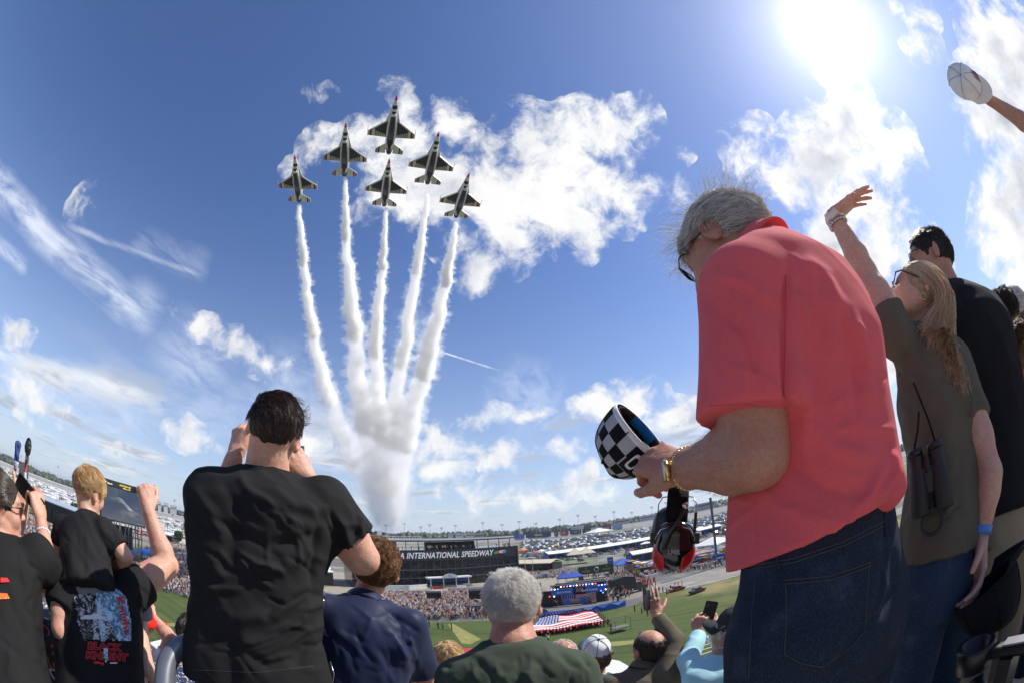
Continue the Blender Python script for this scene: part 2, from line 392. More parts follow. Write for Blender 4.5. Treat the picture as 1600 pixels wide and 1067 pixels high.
        for q in cor:
            for ax in range(3):
                if q[ax] == 0:
                    p = list(q); p[ax] = 1; p = tuple(p); A, B = val[q], val[p]; m = (A < 0) != (B < 0)
                    t = np.where(m, A/np.where(A-B == 0, 1, A-B), 0); pos = np.tile(np.array(q, float), (len(idx), 1)); pos[:, ax] += t
                    acc += pos*m[:, None]; cnt += m
        V = (idx+acc/np.maximum(cnt, 1)[:, None])*s.res+lo
        quads = []
        for ax in range(3):
            o = [i for i in range(3) if i != ax]
            a = [slice(None)]*3; b = [slice(None)]*3; a[ax] = slice(0, -1); b[ax] = slice(1, None)
            SA, SB = S[tuple(a)], S[tuple(b)]; e = np.argwhere(SA != SB); e = e[(e[:, o[0]] > 0) & (e[:, o[1]] > 0)]
            e = e[(e[:, o[0]] < D.shape[o[0]]-1) & (e[:, o[1]] < D.shape[o[1]]-1)]
            ins = SA[e[:, 0], e[:, 1], e[:, 2]]; Q = []
            for d0, d1 in ((1, 1), (0, 1), (0, 0), (1, 0)):
                c = e.copy(); c[:, o[0]] -= d0; c[:, o[1]] -= d1; Q.append(num[c[:, 0], c[:, 1], c[:, 2]])
            Q = np.stack(Q, 1); flip = ins if ax != 1 else ~ins
            Q = np.where(flip[:, None], Q, Q[:, ::-1]); quads.append(Q)
        Q = np.concatenate(quads); Q = Q[(Q >= 0).all(1)]
        # light laplacian smoothing removes the grid's stair steps
        return V, Q
def vnormals(V, Q):
    n = np.cross(V[Q[:, 2]]-V[Q[:, 0]], V[Q[:, 3]]-V[Q[:, 1]]); N = np.zeros_like(V)
    for i in range(4): np.add.at(N, Q[:, i], n)
    return N/(np.linalg.norm(N, axis=1)[:, None]+1e-12)
def relax(V, Q, it=2, w=.5):
    E = np.concatenate([Q[:, [0, 1]], Q[:, [1, 2]], Q[:, [2, 3]], Q[:, [3, 0]]])
    for _ in range(it):
        A = np.zeros_like(V); c = np.zeros(len(V)); np.add.at(A, E[:, 0], V[E[:, 1]]); np.add.at(A, E[:, 1], V[E[:, 0]])
        np.add.at(c, E[:, 0], 1); np.add.at(c, E[:, 1], 1); V = V*(1-w)+w*A/np.maximum(c, 1)[:, None]
    return V
def sculpt(fields, disp=None, it=2):
    """fields -> one mesh (verts, quads); disp(V,N)->scalar along the normal"""
    VV = []; QQ = []; n = 0
    for fl in fields:
        V, Q = fl.net()
        if not len(V): continue
        V = relax(V, Q, it)
        if disp is not None:
            N = vnormals(V, Q); V = V+N*disp(V, N)[:, None]
        VV.append(V); QQ.append(Q+n); n += len(V)
    return np.concatenate(VV), np.concatenate(QQ)
# ------------------------------------------------------------------ people
def project(V):
    """world points -> photo pixels"""
    V = np.asarray(V, float); d = V/np.linalg.norm(V, axis=1)[:, None]
    c = np.stack([d@np.array([RX[0], FY[0], UP[0]]), d@np.array([RX[1], FY[1], UP[1]]), d@np.array([RX[2], FY[2], UP[2]])], 1)
    th = np.arccos(np.clip(c[:, 2], -1, 1)); r = 2*FPX*np.sin(th/2); h = np.hypot(c[:, 0], c[:, 1])+1e-9
    return np.stack([800+r*c[:, 0]/h, 533.5-r*c[:, 1]/h], 1)
def seg_d(p, a, b):
    a = np.array(a, float); b = np.array(b, float); ba = b-a; t = np.clip(((p-a)@ba)/(ba@ba+1e-9), 0, 1)
    return np.linalg.norm(p-a-t[:, None]*ba, axis=1), t
def folds(lines):
    """creases sculpted into the cloth: (x0,y0,x1,y1[,...], width, depth mm) seen from the stand side"""
    def fn(V, N):
        px = project(V); face = np.clip(-np.sum(N*V, 1)/np.linalg.norm(V, axis=1)*3, 0, 1); r = np.zeros(len(V))
        for l in lines:
            pts = [(l[i], l[i+1]) for i in range(0, len(l)-2, 2)]; w, a = l[-2], l[-1]/1000.; n = len(pts)-1; best = np.full(len(V), 1e9); tt = np.zeros(len(V))
            for k in range(n):
                d, t = seg_d(px, pts[k], pts[k+1]); m = d < best; best[m] = d[m]; tt[m] = ((k+t)/n)[m]
            r += a*np.exp(-(best/w)**2)*np.clip(np.sin(np.pi*np.clip(tt, .02, .98))*1.7, 0, 1)
        return r*face
    return fn
def cloth_noise(H, amp=.005, seed=0, wl=.11, diag=.5, hem=.5):
    o, r, f, u = H.o, H.r, H.f, H.u
    def fn(V, N):
        p = V-o; X = p@r; Y = p@f; Z = p@u; a = np.arctan2(X, -Y)*.17
        q = np.stack([(X*1.0+Z*diag)/wl, (Y+Z*diag*.3)/wl, Z/wl*.33], 1)
        d = amp*.8*vnoise(q, seed)+amp*.5*(1-2*np.abs(vnoise(q*1.9+7, seed+1)))
        q2 = np.stack([X/wl*.5, Y/wl*.5, (Z+.6*np.abs(X))/wl*1.7], 1)
        d += amp*.55*vnoise(q2, seed+2)+amp*.13*vnoise(q*5., seed+3)
        h = np.clip(1-Z/(.3*H.s), 0, 1)*hem
        d += amp*h*1.2*vnoise(np.stack([a/wl*2.6, a*0, Z/wl*.25], 1), seed+4)
        return d
    return fn
def add_disp(*fs): return lambda V, N: sum(f(V, N) for f in fs if f)
def hand(F, w, d, pn, side, s=1., curl=(.3, .3, .3, .3), thumb=(.5, .3), spread=.06, k=.008, th_out=.6):
    """w wrist, d direction wrist->knuckles, pn normal out of the back of the hand, side: unit sign, the thumb lies on +side*cross(d,pn)"""
    d = nrm(d); pn = nrm(np.array(pn)-d*(np.array(pn)@d)); lat = np.cross(d, pn)*side; w = np.array(w, float)
    L = .088*s; kn = []
    for i, (off, l) in enumerate(((.030, 1.), (.010, 1.04), (-.010, 1.), (-.029, .92))):
        kp = w+d*L*l+lat*off*s+pn*(.004*s if i in (1, 2) else 0); kn.append(kp)
        F.cone(w+lat*off*.45*s+d*.012*s, kp, .0135*s, .0105*s, .014)
        a = spread*(1.5-i); fd = nrm(d+lat*a); tot = 0; p = kp
        lens = ((.044, .026, .021), (.049, .030, .022), (.045, .028, .022), (.035, .021, .019))[i]; rr = (.0095, .0088, .0078, .0066) if i < 3 else (.0083, .0075, .0067, .0058)
        for j in range(3):
            tot += curl[i]*(1.1, 1.25, .8)[j]
            dd = fd*math.cos(tot)-pn*math.sin(tot); q = p+dd*lens[j]*s
            F.cone(p, q, rr[j]*s, rr[j+1]*s, k*.5 if j else k); p = q
    F.ell(w+d*.05*s-pn*.006*s, (.034*s, .046*s, .015*s), np.array([lat, d, pn]), .012)
    # thumb
    b = w+d*.022*s+lat*.022*s-pn*.008*s; t1 = nrm(d*.75+lat*th_out-pn*thumb[1]); m = b+t1*.042*s
    F.cone(b, m, .0145*s, .0115*s, .012)
    t2 = nrm(t1*math.cos(thumb[0])+(-lat*.7+d*.4-pn*.3)*math.sin(thumb[0])); n_ = m+t2*.032*s
    F.cone(m, n_, .0108*s, .0095*s, .004); t3 = nrm(t2*math.cos(thumb[0]*.6)+(-lat)*math.sin(thumb[0]*.6)); F.cone(n_, n_+t3*.025*s, .0095*s, .0075*s, .003)
    return kn
class Human:
    def __init__(s, name, label, cat, o, c7, az, sc_=1., g=1., skin='skin', foot=None, group=None):
        s.o = np.array(o, float); s.c7 = np.array(c7, float); s.s = sc_; s.g = g; s.skin = skin
        s.u = nrm(s.c7-s.o); f0 = np.array([math.sin(az), math.cos(az), 0]); s.r = nrm(np.cross(f0, s.u)); s.f = np.cross(s.u, s.r); s.L = float(np.linalg.norm(s.c7-s.o))
        s.k = s.L/.52
        b = s.o.copy(); b[2] = foot if foot is not None else b[2]-.98*sc_
        s.base = b; s.root = empty(name, b, 0, label, cat, group); s.flds = []
        s.sh = {}; s.arm = {}
        for sg in (-1, 1): s.sh[sg] = s.pt(sg*.172*sc_*g**.5, -.01, s.L-.065*sc_)
        s.bv = {}
    def pt(s, x, y, z): return s.o+s.r*x+s.f*y+s.u*z
    def head(s, hc, hf, hu=(0, 0, 1), hs=1., res=.0035, neck_r=.055, ears=True, chin=True, es=1.):
        s.hc = np.array(hc, float); s.hf = nrm(hf); hu = np.array(hu, float); s.hr = nrm(np.cross(s.hf, hu)); s.hu = np.cross(s.hr, s.hf); s.hs = hs
        h = lambda x, y, z: s.hc+(s.hr*x+s.hf*y+s.hu*z)*hs
        s.h = h; R = np.array([s.hr, s.hf, s.hu]); nb = s.c7+s.f*.052*s.s-s.u*.01*s.s; s.nb = nb
        lo = np.minimum(s.hc-.135*hs, nb-.09*s.s); hi = np.maximum(s.hc+.135*hs, nb+.09*s.s)
        F = Field(lo, hi, res)
        F.cone(h(0, -.018, -.045), nb, neck_r*s.s*.98, neck_r*s.s*1.08)
        F.cone(nb, nb-s.u*.07*s.s, neck_r*s.s*1.08, neck_r*s.s*1.4, .03)
        F.ell(h(0, -.010, .028), np.array((.0765, .098, .088))*hs, R, .022)
        F.ell(h(0, .030, -.015), np.array((.062, .060, .075))*hs, R, .03)
        F.cone(h(0, .04, -.04), h(0, .062, -.092), .046*hs, .022*hs, .025)
        for q in (-1, 1):
            F.cone(h(q*.052, .005, -.045), h(q*.02, .060, -.092), .018*hs, .016*hs, .02)
            F.ell(h(q*.036, .060, -.028), np.array((.022, .022, .022))*hs, R, .02)
            F.ell(h(q*.031, .094, .010), np.array((.017, .013, .012))*hs, R, .012, 'd')
            F.ell(h(q*.031, .076, .009), np.array((.0125, .0125, .0125))*hs, R, .002)
            F.cone(h(q*.008, .086, .034), h(q*.042, .078, .032), .008*hs, .008*hs, .012)
            if ears:
                ez = nrm(s.hr*q*.78-s.hf*.6); ey = nrm(np.cross(s.hu, ez)); Re = np.array([ez, ey, s.hu])
                F.ell(h(q*.085, -.014, -.004), np.array((.0075, .019*es, .033*es))*hs, Re, .007)
                F.ell(h(q*.093, -.008, .002), np.array((.006, .0105*es, .020*es))*hs, Re, .004, 'd')
        F.cone(h(0, .084, .022), h(0, .104, -.020), .008*hs, .0115*hs, .012)
        for q in (-1, 1): F.cone(h(q*.012, .094, -.024), h(q*.013, .090, -.024), .008*hs, .007*hs, .006)
        F.cone(h(-.020, .080, -.051), h(.020, .080, -.051), .008*hs, .008*hs, .008)
        F.cone(h(-.016, .080, -.063), h(.016, .080, -.063), .009*hs, .009*hs, .008)
        F.cone(h(-.03, .096, -.0565), h(.03, .096, -.0565), .0028*hs, .0028*hs, .004, 'd')
        if chin: F.ell(h(0, .074, -.092), np.array((.018, .014, .014))*hs, R, .014)
        s.flds.append(F); return s
    def setarm(s, sg, el, wr, res=.005, hand_=None, rs=1., sh=None, hres=.003):
        """sg -1 left / +1 right of the person"""
        if sh is not None: s.sh[sg] = np.array(sh, float)
        S = s.sh[sg]; el = np.array(el, float); wr = np.array(wr, float); s.arm[sg] = (S, el, wr); g = s.g**.5*s.s*rs
        s.lens = (np.linalg.norm(el-S), np.linalg.norm(wr-el))
        A = np.stack([S, el, wr]); F = Field(A.min(0)-.10*s.s, A.max(0)+.10*s.s, res)
        F.cone(S, el, .056*g, .042*g); F.ell(S+(el-S)*.35, (.05*g, .05*g, .09*s.s), None, .03) if False else None
        F.cone(S+(el-S)*.25, S+(el-S)*.62, .052*g, .049*g, .03)
        F.cone(el, el+(wr-el)*.28, .040*g, .045*g, .02); F.cone(el+(wr-el)*.28, wr, .044*g, .0275*g, .012)
        F.cone(wr-(wr-el)*.05, wr, .028*g, .026*g, .01)
        s.flds.append(F)
        if hand_:
            hw = dict(hand_); d = nrm(hw.pop('d')); n = hw.pop('n'); hsd = hw.pop('side', sg); q = wr+nrm(wr-el)*.004
            F2 = Field(wr-.17*s.s, wr+.17*s.s, hres) ; hs_ = hw.pop('s', s.s)
            F2.cone(wr-nrm(wr-el)*.012, q+d*.012, .0262*g, .024*g)
            s.kn = hand(F2, q, d, n, hsd, hs_, **hw); s.flds.append(F2)
        return s
    def torso_body(s, tab=None):
        t = s.table(.88, -.008*s.s)[getattr(s, 'nolegs', 0):]; F = Field(s.o-.45*s.s-.1, s.c7+.3*s.s, .014*s.s); lo = np.minimum(s.o, s.c7)-.33*s.s; lo[2] -= .6*s.s; F = Field(lo, np.maximum(s.o, s.c7)+.33*s.s, .014*s.s)
        F.loft(s.o, s.r, s.f, s.u, t)
        for sg in (-1, 1): F.cone(s.nb, s.sh[sg], .045*s.s, .045*s.s, .04); getattr(s, 'nolegs', 0) or F.cone(s.pt(sg*.09*s.s, 0, 0), s.pt(sg*.10*s.s, 0, 0)-np.array([0, 0, .42*s.s]), .055*s.s, .045*s.s, .04)
        s.flds.append(F)
    def table(s, girth=1., off=0., rows=None):
        rows = rows or s.rows; k = s.L/.52
        return [(t*k, (w*s.s*girth+off), (d*s.s*girth+off), y*s.s)+((x*s.s,) if len(q_) else (0,)) for (t, w, d, y, *q_) in rows for x in [(q_[0] if q_ else 0)]]
    rows = [(-.16, .178, .125, 0), (-.02, .176, .122, 0), (.10, .162, .115, .0), (.22, .166, .118, 0), (.33, .182, .124, -.004), (.41, .186, .120, -.01), (.47, .165, .100, -.006), (.51, .115, .078, .015), (.535, .075, .062, .035)]
    def finish_body(s, disp=None, matname=None):
        s.torso_body()
        V, Q = sculpt(s.flds, None, 2)
        V = V+vnormals(V, Q)*(.0007*vnoise(V*55, 3)+.0005*vnoise(V*130, 5))[:, None]
        s.body = s.add('body', V, Q, MATS[s.skin])
        return s
    def add(s, name, V, Q, m, smooth=True, parent=None, mi=None):
        me = me_from(name, V-s.base, Q, mi, smooth); o = link(name, me, parent or s.root, m); return o
    def addmb(s, name, mb, m, smooth=True, parent=None):
        for i in range(len(mb.V)): mb.V[i] = mb.V[i]-s.base
        return mb.build(name, m, parent or s.root, smooth)
    # ---- garments
    def top(s, name, m, rows=None, girth=1.04, res=.007, sleeves=None, sl_r=(.066, .070), hem=None, disp=None, neck=.063, collar='crew', sh_r=.058, extra=None, it=2, off=.004, neckcut=True, long=False, cmat=None, exq=2.3, sk=.04, hollow=False):
        """sleeves {side: fraction of the upper arm} or {side: 'long'}"""
        S_ = s.s; tab = s.table(girth, off, rows); sleeves = {-1: .62, 1: .62} if sleeves is None else sleeves
        pts = [s.o+s.u*tab[0][0], s.c7+s.u*.03]
        for sg, q in sleeves.items():
            if sg in s.arm: A = s.arm[sg]; pts += [A[1], A[2]] if q == 'long' else [A[0]+(A[1]-A[0])*min(q+.2, 1)]
        pts = np.array(pts); lo = pts.min(0); hi = pts.max(0); mrg = .12*S_
        W = .27*S_*girth*s.g**.5; c = np.stack([s.o-W, s.o+W, s.c7-W, s.c7+W]); lo = np.minimum(lo-mrg, np.array([c[:, 0].min(), c[:, 1].min(), lo[2]-.05])); hi = np.maximum(hi+mrg, np.array([c[:, 0].max(), c[:, 1].max(), hi[2]+.05]))
        F = Field(lo, hi, res); F.loft(s.o, s.r, s.f, s.u, tab, ex=exq)
        for sg in (-1, 1): F.cone(s.nb-s.u*.028*S_, s.sh[sg]-s.u*.004, .048*S_, sh_r*S_, .05*S_)
        g = s.g**.5*S_
        for sg, q in sleeves.items():
            if sg not in s.arm: continue
            S, E, Wr = s.arm[sg]
            if q == 'long':
                F.cone(S, E, (sh_r+.006)*g, .056*g, .05*S_); F.fcone(E, Wr-(Wr-E)*.03, .056*g, .040*g, .02*S_)
            else:
                e = S+(E-S)*q; n = nrm(E-S); F.fcone(S, e, sl_r[0]*g, sl_r[1]*g, sk*S_)
                F.cone(e-n*(.012*S_-(sl_r[1]*g-.009)*0), e+n*.03, sl_r[1]*g-.009, sl_r[1]*g-.008, .002, 'd') if hollow else None
        if extra: extra(F)
        na = nrm(s.h(0, -.018, -.045)-s.nb) if hasattr(s, 'h') else s.u
        if neckcut:
            F.cone(s.nb+na*.012*S_, s.nb+na*.16*S_, neck*S_, neck*S_, .006, 'd')
        if collar == 'crew':
            c = s.nb+na*.012*S_-s.f*.002; ax = nrm(na*1.+s.f*.35)
            def tor(x, y, z, R=neck*S_+.004, r=.0065*S_):
                px, py, pz = x-c[0], y-c[1], z-c[2]; h = px*ax[0]+py*ax[1]+pz*ax[2]; q = np.sqrt(np.maximum(px**2+py**2+pz**2-h*h, 0))-R
                return np.sqrt(q*q+h*h)-r
            F.put(tor, c-.09*S_, c+.09*S_, .004)
        V, Q = sculpt([F], disp, it)
        o = s.add(name, V, Q, m); s.bv[name] = (V, Q)
        if collar == 'polo':
            s.polo_collar(cmat or m, o, na, neck)
        return o
    def polo_collar(s, m, parent, na, neck, hgt=.036, flare=.02):
        c = s.nb+na*.006*s.s; a1 = nrm(s.r-na*(s.r@na)); a2 = np.cross(na, a1); a2 = a2 if a2@s.f > 0 else -a2
        V = []; n = 48
        prof = [(neck+.001, -.010), (neck+.004, .018), (neck+.006, .030), (neck+.012, .034), (neck+.018, .026), (neck+.027, .004), (neck+.033, -.012), (neck+.029, -.012), (neck+.016, .012)]
        for i in range(n+1):
            t = math.pi*.5+.32+(2*math.pi-.64)*i/n   # opening at the front
            frontness = max(0, math.sin(t)) if False else max(0, math.cos(t-math.pi/2))
            for rr, h in prof:
                V.append(c+(a1*math.cos(t)+a2*math.sin(t))*rr*s.s+na*(h-frontness*.022)*s.s)
        k = len(prof); Fc = [(i*k+j, (i+1)*k+j, (i+1)*k+(j+1) % k, i*k+(j+1) % k) for i in range(n) for j in range(k)]
        mb = MB(); mb.add(V, Fc); return s.addmb('collar', mb, m, True, parent)
    def trousers(s, name, m, hips=(.178, .125), knee=None, ankle=None, res=.009, disp=None, top_t=.03, rows=None, extra=None, r=(.098, .068, .06), short=False, it=2):
        S = s.s; F0 = s.o[2]-s.base[2]
        lo = s.o-.33*S; hi = s.o+.33*S; lo[2] = s.base[2]+.02; hi[2] = s.o[2]+.12*S
        F = Field(lo, hi, res)
        tab = rows or [(-.20, hips[0]*.97, hips[1]*.95, 0), (-.10, hips[0]*1.02, hips[1]*1.04, -.006), (-.02, hips[0], hips[1], 0), (top_t, hips[0]*.95, hips[1]*.96, 0)]
        F.loft(s.o, s.r, s.f, s.u, [(t*S, w*S, d*S, y*S) for t, w, d, y in tab], ex=2.2)
        for sg in (-1, 1):
            h = s.pt(sg*.085*S, -.004, -.12*S); kn = h+np.array([0, 0, -.37*S])+s.f*.02+s.r*sg*.01; an = kn+np.array([0, 0, -.38*S])-s.f*.02
            if knee and sg in knee: kn = np.array(knee[sg]); an = np.array(ankle[sg]) if ankle else kn-np.array([0, 0, .38*S])
            F.cone(h, kn, r[0]*S, r[1]*S, .03*S)
            if not short: F.cone(kn, an, r[1]*S, r[2]*S, .02*S)
            s.ank = an; s.ankles = getattr(s, 'ankles', []); s.ankles.append(an)
        if extra: extra(F)
        V, Q = sculpt([F], disp, it); o = s.add(name, V, Q, m); s.bv[name] = (V, Q); return o
    def shoes(s, m):
        for a in getattr(s, 'ankles', []):
            z = s.base[2]; fz = nrm(np.array([s.f[0], s.f[1], 0])); F = Field(np.array([a[0]-.3, a[1]-.3, z]), np.array([a[0]+.3, a[1]+.3, z+.15]), .012)
            p = np.array([a[0], a[1], z+.05]); F.cone(p-fz*.05, p+fz*.14-np.array([0, 0, .01]), .048*s.s, .04*s.s); F.cone(p, p+np.array([0, 0, .07]), .045*s.s, .05*s.s, .02); F.cut((0, 0, z+.008), (0, 0, -1))
            V, Q = sculpt([F]); s.add('shoe', V, Q, m)
    def drape(s, name, pts, off=.0015):
        """photo pixels -> points on a garment's surface"""
        from mathutils.bvhtree import BVHTree
        if name+'_b' not in s.bv: V, Q = s.bv[name]; s.bv[name+'_b'] = BVHTree.FromPolygons(V.tolist(), Q.tolist())
        out = []
        for x, y in pts:
            d = ray(x, y); h = s.bv[name+'_b'].ray_cast(Vector((0, 0, 0)), Vector(d))
            out.append(np.array(h[0])-d*off if h[0] is not None else None)
        return out
    def seam(s, mb, name, line, r=.0016, step=6, mi=0, off=.0005):
        P_ = []
        for (x0, y0), (x1, y1) in zip(line[:-1], line[1:]):
            n = max(1, int(math.hypot(x1-x0, y1-y0)/step)); P_ += [(x0+(x1-x0)*i/n, y0+(y1-y0)*i/n) for i in range(n)]
        P_.append(line[-1]); q = [p for p in s.drape(name, P_, off) if p is not None]
        if len(q) > 1: mb.tube(q, r, 5, mi)
# ---- hair: real strands over a close cap
def hair_mat(name, c, var=.35, tl=.25, rough=.38):
    if name in MATS: return MATS[name]
    m = bpy.data.materials.new(name); m.use_nodes = True; nt = m.node_tree; b = NB(nt); p = nt.nodes['Principled BSDF']
    g = b.n('ShaderNodeNewGeometry'); f = b.mr(g.outputs['Random Per Island'], 0, 1, 1-var, 1+var, 'LINEAR')
    cc = b.scale(tuple(c), f); b.link(cc, p.inputs['Base Color']); p.inputs['Roughness'].default_value = rough; p.inputs['Specular IOR Level'].default_value = .6
    t = b.n('ShaderNodeBsdfTranslucent'); b.link(cc, t.inputs[0]); mx = b.n('ShaderNodeMixShader'); mx.inputs[0].default_value = tl
    b.link(p.outputs[0], mx.inputs[1]); b.link(t.outputs[0], mx.inputs[2]); b.link(mx.outputs[0], nt.nodes['Material Output'].inputs[0]); MATS[name] = m; return m
def hair(H, m, n=4000, length=.05, seg=5, r=.0007, region=None, comb=None, lift=.25, jit=.35, seed=1, cap=.004, clump=.4, lenfn=None, grav=0., capmat=None, curl=0., taper=.25, name='hair', clus=14):
    rng = np.random.default_rng(seed); hs = H.hs; R = np.array([H.hr, H.hf, H.hu]); c0 = H.h(0, -.010, .028); rad = np.array((.0785, .0995, .0895))*hs
    d = rng.normal(size=(int(n*3), 3)); d /= np.linalg.norm(d, axis=1)[:, None]
    reg = region or (lambda d: (d[:, 2] > -.25-.35*np.clip(-d[:, 1], 0, 1)+.75*np.clip(d[:, 1]-.1, 0, 1)) & ~((np.abs(d[:, 0]) > .80) & (d[:, 2] < -.02) & (d[:, 1] > -.35)))
    d = d[reg(d)][:n]; n = len(d)
    p = d*(rad+cap*.4); comb = comb or (lambda d: np.tile(np.array([0, -.6, -.8]), (len(d), 1)))
    ln = length*hs*(lenfn(d) if lenfn else np.ones(n))*rng.uniform(.7, 1.15, n)
    cl = vnoise(d*6, seed)[:, None]*clump
    j = rng.normal(size=(n, 3))*jit+np.stack([vnoise(d*5+3, seed+1), vnoise(d*5+9, seed+2), vnoise(d*5+17, seed+3)], 1)*clump
    pts = [p.copy()]; lf = lift*(1+cl[:, 0]+rng.uniform(-.4, .6, n)); ph = rng.uniform(0, 6.3, n)
    for k in range(seg):
        nn = p/rad**2; nn /= np.linalg.norm(nn, axis=1)[:, None]; t = comb(p/rad)+j; t -= nn*np.sum(t*nn, 1)[:, None]; t /= np.linalg.norm(t, axis=1)[:, None]+1e-6
        v = t*np.clip(1-lf*.6, .1, 1)[:, None]+nn*(lf*(1-k/seg*.9))[:, None]; v += np.array([0, 0, -grav*(k+1)/seg])
        if curl: v += curl*np.stack([np.sin(ph+k*1.7), np.cos(ph+k*1.7), np.sin(ph*2+k*1.3)], 1)
        v /= np.linalg.norm(v, axis=1)[:, None]; p = p+v*(ln/seg)[:, None]
        q = p/(rad+cap*.25*(k+1)/seg); l = np.linalg.norm(q, axis=1); p = np.where((l < 1)[:, None], p/l[:, None], p); pts.append(p.copy())
    Pt = np.stack(pts, 1)
    if clus:
        g = np.arange(0, n, clus); near = np.argmax(d@d[g].T+.02*np.random.default_rng(seed+9).random((n, len(g))), 1); w = (np.linspace(0, 1, seg+1)**1.3*.72)[None, :, None]
        Pt = Pt*(1-w)+Pt[g][near]*w+nn[:, None]*0
    Pt = Pt@R+c0
    return strands(H, Pt, m, r*hs, taper, name)
def strands(H, Pt, m, r, taper=.25, name='hair', parent=None):
    n, k1, _ = Pt.shape; T = np.gradient(Pt, axis=1); T /= np.linalg.norm(T, axis=2)[..., None]+1e-9
    a = np.array([.3, .5, .81]); N = np.cross(T, a); N /= np.linalg.norm(N, axis=2)[..., None]+1e-9; B = np.cross(T, N)
    w = r*(1-(1-taper)*np.linspace(0, 1, k1)**2)[None, :, None]; V = []
    for q in range(3): t = 2*math.pi*q/3; V.append(Pt+w*(N*math.cos(t)+B*math.sin(t)))
    V = np.stack(V, 2).reshape(-1, 3); i = np.arange(n)[:, None, None]*k1*3; kk = np.arange(k1-1)[None, :, None]*3; q = np.arange(3)[None, None, :]
    a0 = i+kk+q; a1 = i+kk+(q+1) % 3; Q = np.stack([a0, a1, a1+3, a0+3], -1).reshape(-1, 4)
    return H.add(name, V, Q, m, parent=parent)
def haircap(H, m, cut=None, thick=.006, res=.005, name='hair_cap', parent=None, extra=None, rad=(.0765, .098, .088), noise_=.002, ear=True):
    """a close cap of hair with its own thickness; cut: list of (point in head coords, normal) removed half spaces"""
    h = H.h; hs = H.hs; R = np.array([H.hr, H.hf, H.hu]); c = h(0, -.010, .028); F = Field(c-.15*hs, c+.15*hs, res)
    F.ell(c, (np.array(rad)+thick)*hs, R)
    if ear:
        for q in (-1, 1): F.ell(h(q*.090, -.004, -.012), np.array((.03, .027, .036))*hs, R, .004, 'd')
    if extra: extra(F, R)
    for (p, nn) in (cut or []): F.cut(h(*p), H.hr*nn[0]+H.hf*nn[1]+H.hu*nn[2])
    V, Q = sculpt([F], lambda V, N: noise_*vnoise((V-c)@R.T*np.array([70, 30, 30]), 4)+noise_*.6*vnoise(V*110, 9), 1)
    return H.add(name, V, Q, m, parent=parent)
def arm_hair(H, sg, m, n=1200, seed=3, name='arm_hair', ln=.010):
    """fine hairs lying along the forearm"""
    S, E, W = H.arm[sg]; me = H.body.data; V = np.empty(len(me.vertices)*3, np.float32); me.vertices.foreach_get('co', V); V = V.reshape(-1, 3).astype(float)+H.base; N = np.empty(len(V)*3, np.float32); me.vertices.foreach_get('normal', N); N = N.reshape(-1, 3).astype(float)
    d = W-E; t = ((V-E)@d)/(d@d); dist = np.linalg.norm(V-E-np.clip(t, 0, 1)[:, None]*d, axis=1); ok = np.where((t > -.15) & (t < .97) & (dist < .065))[0]; rng = np.random.default_rng(seed); i = rng.choice(ok, n); p = V[i]+rng.normal(size=(n, 3))*.002; nn = N[i]
    t_ = nrm(d)+rng.normal(size=(n, 3))*.35; t_ -= nn*np.sum(t_*nn, 1)[:, None]; t_ /= np.linalg.norm(t_, axis=1)[:, None]; L = rng.uniform(.6, 1.3, n)[:, None]*ln
    strands(H, np.stack([p, p+(t_*.5+nn*.35)*L, p+(t_*1.+nn*.45)*L], 1), m, .00014, .3, name)
# ------------------------------------------------------------------ shared materials
def skin_mat(name, c, red=.25):
    m = bpy.data.materials.new(name); m.use_nodes = True; nt = m.node_tree; b = NB(nt); p = nt.nodes['Principled BSDF']
    co = b.n('ShaderNodeTexCoord').outputs['Object']
    f = b.mr(b.noise(co, 28, 6, .7), .38, .66, 0, 1, 'LINEAR'); f2 = b.mr(b.noise(co, 160, 3, .6), .3, .7, .88, 1.10, 'LINEAR')
    cc = b.mix(f, tuple(c)+(1,), (c[0]*1.02, c[1]*(1-red), c[2]*(1-red), 1)); b.link(b.scale(cc, f2), p.inputs['Base Color'])
    p.inputs['Roughness'].default_value = .52; p.inputs['Specular IOR Level'].default_value = .4
    p.inputs['Subsurface Weight'].default_value = .22; p.inputs['Subsurface Scale'].default_value = .012; p.inputs['Subsurface Radius'].default_value = (1., .32, .18)
    bn = b.n('ShaderNodeBump'); bn.inputs['Strength'].default_value = .55; bn.inputs['Distance'].default_value = .0016
    b.link(b.m('ADD', b.noise(co, 260, 4, .65), b.m('MULTIPLY', b.noise(co, 46, 4, .6, dist=.8), 1.5)), bn.inputs['Height']); b.link(bn.outputs[0], p.inputs['Normal']); MATS[name] = m
